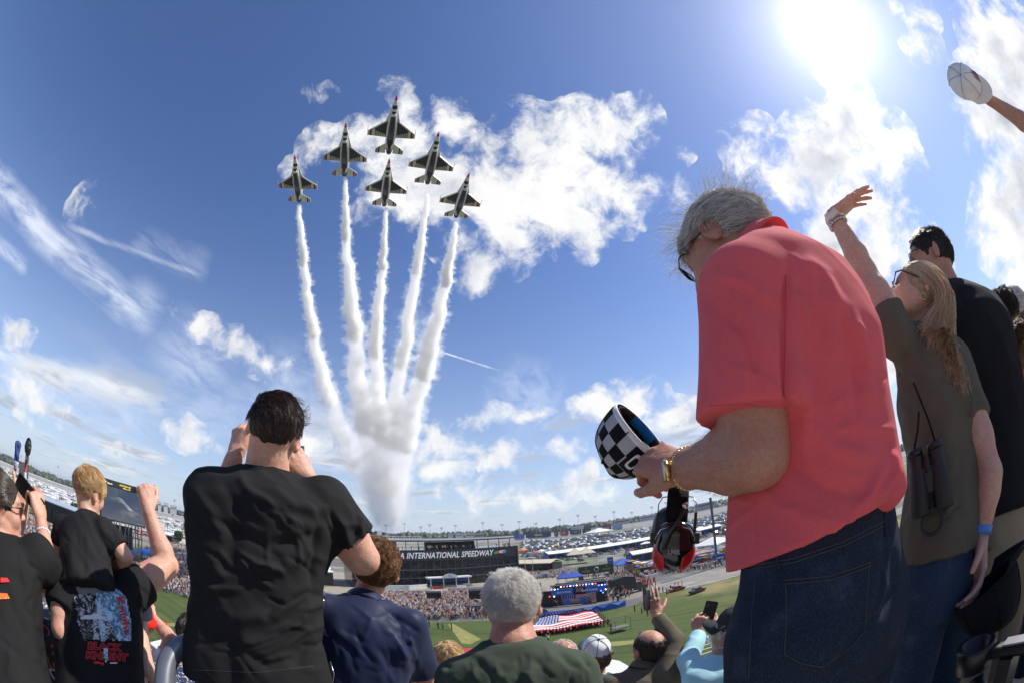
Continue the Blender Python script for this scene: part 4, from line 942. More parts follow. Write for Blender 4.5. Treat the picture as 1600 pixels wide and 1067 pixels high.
# ------------------------------------------------------------------ young man with a camera, navy polo man, green tee man
def az_(d): return math.radians(d)
up_ = np.array([0, 0, 1.])
def young_man():
    H = Human('person', 'dark-haired young man in a black t-shirt photographing the jets with a white lens', 'person', P(402, 1062, 1.20), P(412, 742, 1.23), az_(-24), 1.03, 1.0, 'skin')
    u = P(412, 600, 1.23)-P(430, 740, 1.23)
    H.head(P(428, 674, 1.27), nrm(H.f*.93+up_*.42+H.r*.12), nrm(up_*1.+H.r*.24-H.f*.3), .90, .0035, .060, es=1.15)
    H.setarm(-1, H.sh[-1]+np.array([0, .13, -.14])+H.r*-.06, P(366, 716, 1.38), .006, dict(d=nrm(P(378, 660, 1.40)-P(366, 716, 1.38)+H.f*.03), n=nrm(-H.r*.6-ray(370, 690)*.8), curl=(.5, .6, .7, .8), thumb=(.3, .3)), 1.0, sh=P(328, 772, 1.25))
    H.setarm(1, P(566, 872, 1.22), P(484, 752, 1.40), .0055, dict(d=nrm(P(458, 712, 1.40)-P(484, 752, 1.40)), n=nrm(H.r*.55-ray(470, 730)*.8), curl=(.35, .45, .5, .6), thumb=(.3, .5), spread=.05), 1.04, sh=P(508, 785, 1.20), hres=.003)
    H.finish_body()
    rows = [(-.02, .172, .118, .0), (.04, .170, .118, 0), (.12, .160, .112, .0), (.20, .160, .112, .0), (.30, .172, .118, -.002), (.38, .180, .118, -.012), (.43, .178, .110, -.016), (.475, .150, .088, -.006), (.51, .105, .07, .018), (.535, .075, .060, .04)]
    fl = folds([(300, 760, 330, 800, 350, 850, 8, 8), (345, 745, 370, 790, 420, 830, 10, -8), (370, 740, 390, 770, 440, 795, 7, 8), (420, 760, 460, 790, 510, 800, 7, 8), (500, 800, 492, 860, 486, 930, 6, -12), (505, 790, 530, 830, 530, 870, 6, -10),
                (486, 860, 440, 890, 380, 880, 11, 10), (490, 840, 420, 850, 350, 820, 10, -8), (495, 900, 430, 960, 340, 970, 12, 10), (496, 940, 440, 1000, 360, 1010, 10, 8), (300, 900, 312, 980, 305, 1040, 8, 8), (350, 1000, 420, 1040, 490, 1010, 9, -8),
                (380, 760, 360, 850, 350, 900, 14, -8), (470, 1050, 490, 1000, 500, 960, 6, 8), (520, 800, 545, 840, 548, 880, 7, 8), (290, 780, 300, 810, 320, 830, 5, 6)])
    H.top('black_tshirt', MATS['black_cotton'], rows, 1.05, .0048, {-1: .62, 1: .66}, (.068, .084), disp=add_disp(cloth_noise(H, .0075, 11, .13, .8, .7), fl, folds(crisp(26, 1, (300, 780, 500, 900), 35, (30, 90))+crisp(22, 2, (300, 900, 500, 1050), -15, (40, 110))+crisp(8, 3, (505, 790, 570, 860), 60, (25, 60)))), neck=.064, sk=.03)
    H.trousers('jeans', MATS['bright_denim'], (.158, .112), res=.01, top_t=.04); H.shoes(MATS['white_plastic'])
    reg = lambda d: (d[:, 2] > -.52) & ~((np.abs(d[:, 0]) > .60) & (d[:, 2] < .08) & (d[:, 1] > -.48)) & (d[:, 1] < .85)
    haircap(H, MATS['scalp_dark'], [((0, .0, -.05), (0, .30, -1)), ((0, .07, .02), (0, .9, -.5))], .004, .004)
    comb = lambda d: np.stack([.9+0*d[:, 0], -.55+.2*d[:, 1], np.where(d[:, 2] > .35, -.15, -1.4)], 1)
    hair(H, MATS['black_hair'], 9000, .038, 5, .0006, reg, comb, .22, .2, 7, .009, .5, lenfn=lambda d: np.where(d[:, 2] > .15, 1.25, .22), taper=.2)
    hair(H, MATS['black_hair'], 350, .06, 5, .0005, lambda d: (d[:, 2] > .1) & (d[:, 0] > .2), comb, .5, .4, 9, .012, .8, name='stray_hair')
    st = MB(); H.seam(st, 'black_tshirt', [(300, 1046), (400, 1050), (490, 1040)], .0006, 5); H.addmb('hem_stitching', st, MATS['stitch'])
    # wrist watch on the right arm
    a = nrm(H.arm[1][2]-H.arm[1][1]); c = H.arm[1][1]+(H.arm[1][2]-H.arm[1][1])*.62; _, r1, r2 = ortho(a)
    mb = MB(); mb.tube([c+(r1*math.cos(t)+r2*math.sin(t))*.041 for t in np.linspace(0, 2*math.pi, 25)], .005, 6, 0, False); H.addmb('watch_strap', mb, MATS['black_plastic'])
    arm_hair(H, 1, MATS['dark_hair'], 500)
    return H
def held_camera(H):
    a = P(455, 742, 1.47); d = nrm(H.hf+np.array([0, 0, .1])); c = P(440, 716, 1.45)
    root = empty('camera', c, 0, 'camera with a pale lens pressed to the eye of the young man', 'camera'); _, r, u = ortho(d); R = np.stack([r, d, u], 1)
    mb = MB(); mb.box((0, 0, 0), (.135, .055, .085), R); mb.box(u*.05, (.06, .05, .035), R, taper=.7); mb.box(r*.055+d*.03, (.03, .03, .08), R); mb.build('camera_body', MATS['black_plastic'], root)
    ax = nrm(a-c); mb = MB(); L0 = r*.035-u*.025; mb.rev([(.001, -.03), (.036, -.03), (.037, .01), (.034, .012), (.034, .055), (.040, .060), (.040, .11), (.036, .112), (.001, .112)], L0, d, 24); mb.build('lens', MATS['lens_barrel'], root, True)
    mb = MB(); mb.rev([(.0385, .03), (.0385, .052)], L0, d, 24); mb.rev([(.0412, .085), (.0412, .10)], L0, d, 24); mb.build('zoom_ring', MATS['rubber'], root, True)
YM = young_man(); held_camera(YM)
print('young', YM.lens)
def navy_man():
    H = Human('person', 'curly brown-haired man in a navy blue polo shirt below the young photographer', 'person', P(556, 1190, 1.55), P(572, 940, 1.44), az_(-20), .80, 1.0, 'skin_tan')
    H.head(P(586, 886, 1.52), nrm(H.f*.85+up_*.5+H.r*.1), nrm(up_+H.r*.25-H.f*.35), .92, .004, .058)
    for q in (-1, 1): H.setarm(q, H.sh[q]+H.r*q*.05+H.f*.06-up_*.26, H.sh[q]+H.r*q*.0+H.f*.25-up_*.12, .009, None)
    H.finish_body()
    fl = folds([(560, 940, 540, 1000, 530, 1050, 10, -3), (600, 950, 630, 985, 645, 1040, 8, 4), (585, 965, 610, 1010, 620, 1060, 9, -4), (520, 960, 530, 1010, 560, 1060, 9, 4), (575, 1000, 590, 1040, 600, 1067, 7, 4), (625, 975, 640, 1010, 642, 1050, 5, -4), (548, 956, 590, 966, 622, 950, 2.5, 1.6)])
    H.top('navy_polo', MATS['navy_knit'], None, 1.06, .007, {-1: .7, 1: .7}, (.066, .074), disp=add_disp(cloth_noise(H, .006, 21, .13), fl, folds(crisp(30, 4, (500, 960, 645, 1060), 60, (30, 80), (3, 5), (2, 5)))), collar='polo', neck=.063)
    H.trousers('trousers', MATS['charcoal_canvas'], (.155, .11), res=.012); H.shoes(MATS['rubber'])
    reg = lambda d: (d[:, 2] > -.72) & ~((np.abs(d[:, 0]) > .74) & (d[:, 2] < -.05) & (d[:, 1] > -.3)) & (d[:, 1] < .85)
    haircap(H, MATS['scalp_brown'], [((0, .0, -.068), (0, .35, -1)), ((0, .07, .02), (0, .9, -.5))], .006, .005, noise_=.004)
    hair(H, MATS['brown_hair'], 7500, .030, 6, .0008, reg, lambda d: np.stack([.4*np.sign(d[:, 0]), -.5+0*d[:, 1], -.6+0*d[:, 2]], 1), .35, .5, 8, .008, 1.2, lenfn=lambda d: np.where(d[:, 2] > -.3, 1.1, .45), curl=.75)
    # shoulder strap and small bag
    st = MB(); 
    for dx in (0, 9): H.seam(st, 'navy_polo', [(497+dx, 925), (494+dx, 960), (490+dx, 1015)], .007, 8, 0, .004)
    H.addmb('shoulder_strap', st, MATS['black_gloss'])
    return H
NM = navy_man()
def bag():
    c = P(500, 1052, 1.36); root = empty('shoulder_bag', c, 0, 'small glossy black bag hanging behind the navy polo man', 'bag')
    d, r, u = ortho(ray(500, 1052)); F = Field((-.12,)*3, (.12,)*3, .006); F.ell((0, 0, 0), (.040, .035, .06), np.array([r, d, u])); V, Q = sculpt([F]); link('pouch', me_from('pouch', V, Q), root, MATS['black_gloss'])
    mb = MB(); mb.tube([-r*.03+u*.05, -r*.022+u*.10-d*.02, -r*.01+u*.14-d*.03], .006, 8); mb.tube([r*.03+u*.05, r*.012+u*.10-d*.02, -r*.01+u*.14-d*.03], .004, 8); mb.build('handle', MATS['black_gloss'], root, True)
    mb = MB(); mb.tube([r*.035+u*.04-d*.03, r*.040-d*.035, r*.025-u*.05-d*.03], .002, 6); mb.build('zipper', MATS['steel'], root, True)
bag()
def green_man():
    c7 = P(803, 1012, 1.17); o = c7+np.array([0, -.02, -.50])
    H = Human('person', 'white-haired man in a dark green t-shirt seen from behind in the middle', 'person', o, c7, az_(-4), .84, 1.0, 'skin_red'); H.sh = {q: H.sh[q]-up_*.035 for q in (-1, 1)}
    H.head(P(800, 946, 1.26), nrm(H.f*.93+up_*.22+H.r*.06), nrm(up_+H.r*.04-H.f*.15), .88, .0035, .066)
    for q in (-1, 1): H.setarm(q, H.sh[q]+H.r*q*.06+H.f*.02-up_*.28, H.sh[q]+H.r*q*.0+H.f*.2-up_*.36, .009, None)
    H.finish_body()
    fl = folds([(745, 1030, 700, 1050, 670, 1067, 9, 4), (790, 1040, 770, 1055, 750, 1067, 9, -3), (850, 1020, 880, 1040, 900, 1067, 8, 4), (840, 1040, 850, 1055, 860, 1067, 8, -4), (870, 1015, 900, 1030, 925, 1055, 6, 3), (735, 1020, 760, 1030, 800, 1040, 7, 3)])
    H.top('green_tshirt', MATS['green_cotton'], None, 1.08, .0065, {-1: .6, 1: .6}, (.07, .08), disp=add_disp(cloth_noise(H, .007, 31, .13), fl, folds(crisp(26, 9, (690, 1020, 920, 1067), 70, (20, 50), (3, 5), (2, 5)))), neck=.062)
    H.trousers('trousers', MATS['khaki_cloth'], (.165, .125), res=.014); H.shoes(MATS['rubber'])
    reg = lambda d: (d[:, 2] > -.66) & ~((np.abs(d[:, 0]) > .74) & (d[:, 2] < -.02) & (d[:, 1] > -.35)) & (d[:, 1] < .8)
    haircap(H, MATS['scalp_white'], [((0, .0, -.064), (0, .32, -1)), ((0, .07, .02), (0, .9, -.5))], .006, .004)
    wh = lambda d: np.stack([-(d[:, 2]-.62)*1.-d[:, 0]*0+.3, d[:, 1]*.2-.1, (d[:, 0]-.25)*1.2-.5], 1)
    hair(H, MATS['white_hair'], 13000, .020, 4, .0005, reg, wh, .45, .28, 12, .008, .55, lenfn=lambda d: np.where(d[:, 2] > .0, 1.2, .55), clus=0)
    hair(H, MATS['white_hair'], 260, .04, 5, .0005, lambda d: (d[:, 2] > .75) & (d[:, 0] < -.1), lambda d: np.stack([-.5+0*d[:, 0], .1+0*d[:, 0], .9+0*d[:, 0]], 1), 1.1, .3, 15, .01, .5, name='cowlick')
    return H
GM = green_man()
# ------------------------------------------------------------------ woman waving, man behind her, the row beyond
def waving_woman():
    H = Human('person', 'woman in an olive t-shirt and blue jeans with long hair reaching up to wave', 'person', P(1478, 842, 1.22), P(1452, 520, 1.36), az_(2), .97, .86, 'skin_pale')
    H.head(P(1437, 468, 1.40), nrm(H.f*.55-H.r*.70+up_*.62), nrm(up_+H.r*.5-H.f*.1), .98, .0035, .048, es=.72)
    H.setarm(-1, P(1352, 425, 1.30), P(1302, 338, 1.38), .005, dict(s=.85, d=nrm(P(1327, 314, 1.40)-P(1300, 334, 1.38)), n=nrm(np.array([-.1, .1, 1.])), side=1, curl=(.10, .14, .18, .16), thumb=(.2, .2), spread=.10, th_out=.8), .92, sh=P(1398, 520, 1.22), hres=.003)
    H.setarm(1, P(1548, 740, 1.20), P(1532, 842, 1.18), .005, dict(d=nrm(P(1532, 875, 1.16)-P(1532, 842, 1.18)), n=nrm(H.r*.8-ray(1530, 860)*.5), curl=(.35, .35, .4, .4), thumb=(.3, .4)), .92, sh=P(1498, 600, 1.30), hres=.003)
    H.nolegs = 6; H.finish_body()
    rows = [(-.045, .150, .118, .0), (.0, .150, .114, 0), (.06, .142, .106, 0), (.14, .130, .096, .0), (.22, .128, .094, .0), (.32, .140, .104, .006), (.40, .146, .102, -.0), (.46, .130, .085, -.004), (.505, .09, .066, .012), (.53, .06, .05, .03)]
    fl = folds([(1400, 540, 1430, 600, 1450, 680, 9, 5), (1385, 560, 1400, 640, 1420, 720, 9, -4), (1500, 640, 1460, 720, 1410, 770, 10, 5), (1520, 660, 1490, 760, 1440, 810, 10, -5), (1390, 600, 1400, 700, 1405, 780, 7, 4), (1440, 800, 1480, 815, 1520, 790, 8, 5), (1420, 790, 1470, 800, 1510, 770, 7, -4),
                (1500, 700, 1510, 740, 1505, 800, 7, 4), (1380, 520, 1410, 540, 1440, 560, 7, 4)])
    H.top('olive_tshirt', MATS['olive_cotton'], rows, 1.08, .006, {-1: .35, 1: .45}, (.062, .066), disp=add_disp(cloth_noise(H, .006, 41, .12, .8, 1.), fl, folds(crisp(16, 14, (1400, 560, 1520, 680), 60, (30, 90))+crisp(16, 15, (1390, 690, 1520, 820), -20, (30, 90)))), neck=.058, sh_r=.05, sk=.03)
    H.trousers('jeans', MATS['blue_denim'], (.150, .112), res=.008, disp=cloth_noise(H, .004, 44, .13, hem=0), r=(.088, .062, .055), top_t=.02); H.shoes(MATS['white_plastic'])
    reg = lambda d: (d[:, 2] > -.55+.9*np.clip(d[:, 1]+.05, 0, 1)) & (d[:, 1] < .80) 
    haircap(H, MATS['scalp_ash'], [((0, .03, -.03), (0, .55, -1)), ((0, .07, .03), (0, .9, -.4))], .009, .004, ear=False)
    # long hair: strands that leave the scalp, gather behind and fall down the back
    rng = np.random.default_rng(6); n = 5200; R = np.array([H.hr, H.hf, H.hu]); rad = np.array((.084, .105, .096))*H.hs; c0 = H.h(0, -.010, .028)
    d = rng.normal(size=(n*4, 3)); d /= np.linalg.norm(d, axis=1)[:, None]; d = d[reg(d) & (d[:, 2] > -.35)][:n]; n = len(d)
    A = (d*rad)@R+c0; side = d[:, 0]; back = H.h(0, -.13, -.03)
    mid = c0+(np.stack([side*.105+.01, -.095-.03*(1-np.abs(side)), -.05+.0*side], 1)*H.hs)@R+rng.normal(size=(n, 3))*.008
    tip_c = P(1486, 600, 1.19); wv = nrm(P(1500, 600, 1.27)-P(1460, 600, 1.27)); tip = tip_c+wv*(side[:, None]*.038+rng.normal(size=(n, 1))*.012)+up_*rng.uniform(-.03, .15, (n, 1))**1.+ray(1480, 600)*rng.uniform(-.02, .03, (n, 1))
    m2 = mid*.48+tip*.52+wv*(side[:, None]*.04)-ray(1470, 540)*.045+rng.normal(size=(n, 3))*.006
    tt = np.linspace(0, 1, 12)[None, :, None]; a_ = A[:, None]; q1 = (a_+(mid-A)[:, None]*.45)+((a_-c0)*.22); 
    ctl = [A, q1[:, 0], mid, m2, tip]; Pt = 0
    from math import comb as nck
    for i, cpt in enumerate(ctl): Pt = Pt+nck(4, i)*(1-tt)**(4-i)*tt**i*cpt[:, None]
    loc = (Pt-c0)@R.T; q = loc/rad; l = np.linalg.norm(q, axis=2, keepdims=True); push = np.where(l < 1.02, 1.02/np.maximum(l, 1e-3), 1.); Pt = (loc*push)@R+c0
    wav = np.stack([vnoise(np.stack([Pt[:, k, 0]*22, Pt[:, k, 1]*22, Pt[:, k, 2]*14], 1), 5) for k in range(12)], 1)[..., None]; Pt = Pt+wav*.006*tt*wv
    strands(H, Pt, MATS['dark_blond_hair'], .00075, .5, 'long_hair')
    glasses(H, MATS['tortoise'], MATS['dark_lens'], sun=True, name='sunglasses', lh=.019)
    # scrunchie and bracelet on the raised wrist, ring, hoop earring
    a = nrm(H.arm[-1][2]-H.arm[-1][1]); c = H.arm[-1][2]-a*.006; _, r1, r2 = ortho(a); F = Field(c-.06, c+.06, .003)
    for t in np.linspace(0, 2*math.pi, 19)[:-1]:
        o1 = (r1*math.cos(t)+r2*math.sin(t)); p = c+o1*.027+a*.005*math.sin(t*5); F.cone(p-a*.006, p+a*.006, .0065+.002*math.sin(t*7), .0065, .004)
    V, Q = sculpt([F], lambda V, N: .0012*vnoise(V*260, 3), 1); H.add('scrunchie', V, Q, MATS['scrunchie'])
    mb = MB(); c = H.arm[-1][2]-a*.030
    for k in range(18): t = 2*math.pi*k/18; mb.box(c+(r1*math.cos(t)+r2*math.sin(t))*.031, (.009, .0085, .006), np.stack([nrm(np.cross(a, r1*math.cos(t)+r2*math.sin(t))), a, r1*math.cos(t)+r2*math.sin(t)], 1))
    H.addmb('bracelet', mb, MATS['steel'])
    ea = H.h(-.088, -.005, -.05); mb = MB(); mb.tube([ea+(H.hf*math.cos(t)+H.hu*math.sin(t))*.011 for t in np.linspace(0, 2*math.pi, 17)], .0018, 6, 0, False); H.addmb('earring', mb, MATS['gold'])
    a = nrm(H.arm[1][2]-H.arm[1][1]); c = H.arm[1][2]-a*.02; _, r1, r2 = ortho(a); mb = MB()
    mb.rev([(.0285, -.011), (.030, -.011), (.030, .011), (.0285, .011)], c, a, 24); H.addmb('wristband', mb, MATS['blue_band'])
    return H
cloth_mat('scrunchie', (.75, .66, .58), rough=.4)
WW = waving_woman(); print('woman', WW.lens)
def binoculars():
    c = P(1452, 748, 1.05); d, r, u = ortho(ray(1452, 748)); R = np.stack([r, d, u], 1); root = empty('binoculars', c, 0, 'black binoculars hanging on a strap against the olive shirt', 'binoculars')
    for q in (-1, 1):
        mb = MB(); mb.rev([(.001, .075), (.016, .075), (.019, .055), (.017, .035), (.021, .02), (.026, -.03), (.027, -.07), (.024, -.075), (.022, -.068), (.001, -.068)], r*q*.029, u+r*q*-.03, 24); o = mb.build('barrel', MATS['rubber'], root, True)
        mb = MB(); mb.rev([(.0165, .060), (.021, .058), (.021, .072), (.0165, .075)], r*q*.029, u+r*q*-.03, 24); mb.build('eyecup', MATS['black_plastic'], o, True)
    mb = MB(); mb.box(u*.0, (.03, .022, .055), R); mb.rev([(.001, -.02), (.010, -.02), (.010, .02), (.001, .02)], u*.035-d*.006, u, 14); mb.build('hinge', MATS['black_plastic'], root)
    mb = MB(); mb.tube([-r*.03+u*.07, -r*.01+u*.11, r*.004+u*.15], .0028, 6); mb.tube([r*.03+u*.07, r*.024+u*.12, r*.008+u*.22+d*.02], .0028, 6); mb.build('strap', MATS['black_canvas'], root, True)
    c2 = P(1456, 815, 1.04); mb = MB(); mb.tube([c2-c+(r*math.cos(t)+u*math.sin(t))*.027 for t in np.linspace(0, 2*math.pi, 21)], .0045, 8, 0, False); mb.build('lens_cap_ring', MATS['rubber'], root, True)
binoculars()
def held_black_cap():
    c = P(1540, 912, 1.12); d = nrm(ray(1550, 918)); k = MATS['black_canvas']
    cap('baseball_cap', 'plain black cap hanging from the lowered hand of the waving woman', c-up_*.0, nrm(-d*.35+np.array([.35, -.1, -.75])), nrm(np.array([.3, 0, .95])), .082, [k, k, k, k, k], brim_len=.05, height=.13)
held_black_cap()
def tall_man():
    H = Human('person', 'tall man in a black polo shirt, khaki trousers and glasses behind the waving woman', 'person', P(1560, 765, 1.62), P(1497, 456, 1.80), az_(6), 1.08, 1.0, 'skin_tan')
    H.head(P(1456, 408, 1.86), nrm(-H.r*.75+H.f*.62+up_*.10), nrm(up_+H.r*.32-H.f*.1), 1.03, .004, .062)
    for q in (-1, 1): H.setarm(q, H.sh[q]+H.r*q*.06+H.f*.02-up_*.28, H.sh[q]+H.r*q*.04+H.f*.16-up_*.52, .009, dict(d=(0, .3, -.9), n=H.r*q, curl=(.4,)*4))
    H.finish_body()
    fl = folds([(1520, 460, 1560, 520, 1590, 600, 8, 4), (1500, 500, 1520, 600, 1530, 700, 10, 4), (1480, 470, 1500, 480, 1530, 470, 5, 3)])
    H.top('black_polo', MATS['black_cotton'], [(-.06, .180, .150, .01)]+[(t, w*1.02, d*1.12, y) for t, w, d, y in H.rows[1:]], 1.05, .008, {-1: .75, 1: .75}, (.07, .08), disp=add_disp(cloth_noise(H, .005, 51, .14), fl), collar='polo', neck=.066)
    H.trousers('khaki_trousers', MATS['khaki_cloth'], (.172, .13), res=.010, disp=cloth_noise(H, .006, 55, .12, hem=0), r=(.105, .08, .07)); H.shoes(MATS['rubber'])
    reg = lambda d: (d[:, 2] > -.50+.5*np.clip(d[:, 1], 0, 1)) & ~((np.abs(d[:, 0]) > .74) & (d[:, 2] < -.02) & (d[:, 1] > -.3)) & (d[:, 1] < .75)
    haircap(H, MATS['scalp_dark'], [((0, .0, -.045), (0, .5, -1)), ((0, .065, .04), (0, .9, -.5))], .006, .005)
    hair(H, MATS['dark_hair'], 4500, .020, 4, .0008, reg, lambda d: np.stack([0*d[:, 0], .5+0*d[:, 1], np.where(d[:, 2] > .5, 0.2, -.8)], 1), .4, .3, 17, .012, .5, lenfn=lambda d: np.where(d[:, 2] > .45, 1.3, .4), clus=0)
    glasses(H, MATS['black_frame'], MATS['dark_lens'], lh=.015)
    return H
TM = tall_man()
def simple_person(label, c7p, d, az, s, top_m, hair_m, scalp, skin='skin', face=(0, 1, .25), hairlen=.03, hn=1800, hu=(0, 0, 1), headp=None, hd=None, sleeves=None, arms=None, rows=None, hairkw={}, trs='dark_denim', name='person', seed=61, collar='crew', bald=False, cap_=None, hs=1., top_name='shirt', g=1., res=.011, sh_over=None, fl=None, long=False, nz=.006):
    c7 = P(*c7p, d); H = Human(name, label, 'person', c7-up_*.51*s-np.array([math.sin(az), math.cos(az), 0])*.02, c7, az, s, g, skin)
    H.head(P(*headp, hd) if headp else c7+up_*.115*s+H.f*.07*s, nrm(H.r*face[0]+H.f*face[1]+up_*face[2]), hu, hs*max(s, .85), .005, .056)
    for q in (-1, 1):
        if arms and q in arms: a = arms[q]; H.setarm(q, *a[:2], .006, a[2] if len(a) > 2 else None, a[3] if len(a) > 3 else 1., sh=a[4] if len(a) > 4 else None, hres=.0035)
        else: H.setarm(q, H.sh[q]+H.r*q*.06*s+H.f*.02-up_*.27*s, H.sh[q]+H.r*q*.03+H.f*.16*s-up_*.46*s, .010, dict(d=nrm(H.f*.2-up_), n=H.r*q, curl=(.4,)*4), hres=.005)
    H.finish_body()
    H.top(top_name, MATS[top_m], rows, 1.05, res, sleeves or {-1: .6, 1: .6}, (.066, .074), disp=add_disp(cloth_noise(H, nz, seed, .12), fl), collar=collar, neck=.063)
    H.trousers('trousers', MATS[trs], (.155, .11), res=.014, it=1); H.shoes(MATS['rubber'])
    if not bald: haircap(H, MATS[scalp], [((0, .0, -.06), (0, .35, -1)), ((0, .07, .02), (0, .9, -.5))], .008, .005)
    if hair_m:
        kw = dict(region=lambda d: (d[:, 2] > -.62) & ~((np.abs(d[:, 0]) > .74) & (d[:, 2] < -.02) & (d[:, 1] > -.3)) & (d[:, 1] < .8), lift=.35, jit=.4, seed=seed, cap=.012, clump=.6); kw.update(hairkw)
        hair(H, MATS[hair_m], hn, hairlen, 5, .0011, **kw)
    return H
def print_mat(name, base, cols, scale=14, th=.56):
    m = bpy.data.materials.new(name); m.use_nodes = True; nt = m.node_tree; b = NB(nt); p = nt.nodes['Principled BSDF']; co = b.n('ShaderNodeTexCoord').outputs['Object']; c = tuple(base)+(1,)
    for i, cc in enumerate(cols): f = b.mr(b.noise(b.v('ADD', co, (i*3.1, i*1.7, 0.)), scale*(1+.4*i), 3, .55, dist=1.2), th, th+.03); c = b.mix(f, c, tuple(cc)+(1,))
    b.link(c, p.inputs['Base Color']); p.inputs['Roughness'].default_value = .8; MATS[name] = m; return m
print_mat('tropical_print', (.62, .62, .60), [(.05, .10, .06), (.45, .06, .05), (.03, .04, .05)]); print_mat('palm_print', (.60, .60, .62), [(.10, .11, .13), (.15, .16, .18)], 12, .5)
print_mat('orange_print', (.75, .14, .02), [(.8, .4, .1)], 10); cloth_mat('stripe_blue', (.42, .46, .66))
curly = dict(curl=.9, lift=.6, cap=.02)
simple_person('grey-haired man in a pale blue shirt at the right edge, farthest along the row', (1598, 530), 2.75, az_(20), 1.03, 'stripe_blue', 'grey_hair', 'scalp_grey', 'skin_tan', (-.6, .8, 0), .018, 1800, headp=(1584, 486), hd=2.8)
simple_person('curly dark-haired woman in a tropical print shirt behind the man in black', (1592, 535), 2.15, az_(20), .97, 'tropical_print', 'dark_hair', 'scalp_dark', 'skin', (-.3, .9, .1), .035, 2200, headp=(1566, 497), hd=2.2, hairkw=curly, seed=63)
simple_person('person in an orange top at the right edge beside the tropical print shirt', (1612, 572), 1.9, az_(25), .92, 'orange_print', 'brown_hair', 'scalp_brown', 'skin_tan', (-.5, .9, .1), .04, 1500, headp=(1603, 541), hd=1.95, seed=64)
# person outside the frame whose arm waves a white cap
_w = P(1543, 155, 2.35); _e = P(1618, 205, 2.3)
AH = simple_person('person at the far right edge waving a white cap high over the crowd', (1750, 430), 2.0, az_(10), 1.05, 'white_cloth', 'dark_hair', 'scalp_dark', 'skin_tan', (-.4, .8, .4), .03, 500, arms={-1: (_e, _w, dict(d=nrm(P(1532, 148, 2.34)-_w), n=nrm(up_+np.array([.2, 0, 0])), curl=(.8, .8, .8, .8)))}, seed=66)
def waved_cap():
    c = P(1507, 130, 2.3); a = nrm(P(1530, 140, 2.4)-P(1494, 124, 2.4)); v = nrm(ray(1514, 133)); n3 = np.cross(a, v)
    w = MATS['white_canvas']; root, pt, org = cap('baseball_cap', 'white cap with a wavy flag motif held up at the upper right', c-nrm(n3*.7+v*-.1)*0, nrm(-v*.85+n3*.25-a*.15), nrm(a*.9+v*.2), .088, [w, w, MATS['grey_canvas'], MATS['grey_canvas'], w], height=.11, brim_len=.06)
    for k in range(5):
        mb = MB(); pts = [pt(-.75+.3*t+.1*math.sin(t*5), .38+k*.13+.03*math.sin(t*7), .003)-org for t in np.linspace(0, 4.2, 16)]; mb.tube(pts[:8], .0018, 4); mb.build('flag_stripe', MATS['red_canvas'] if k % 2 else MATS['charcoal_canvas'], root, True)
waved_cap()
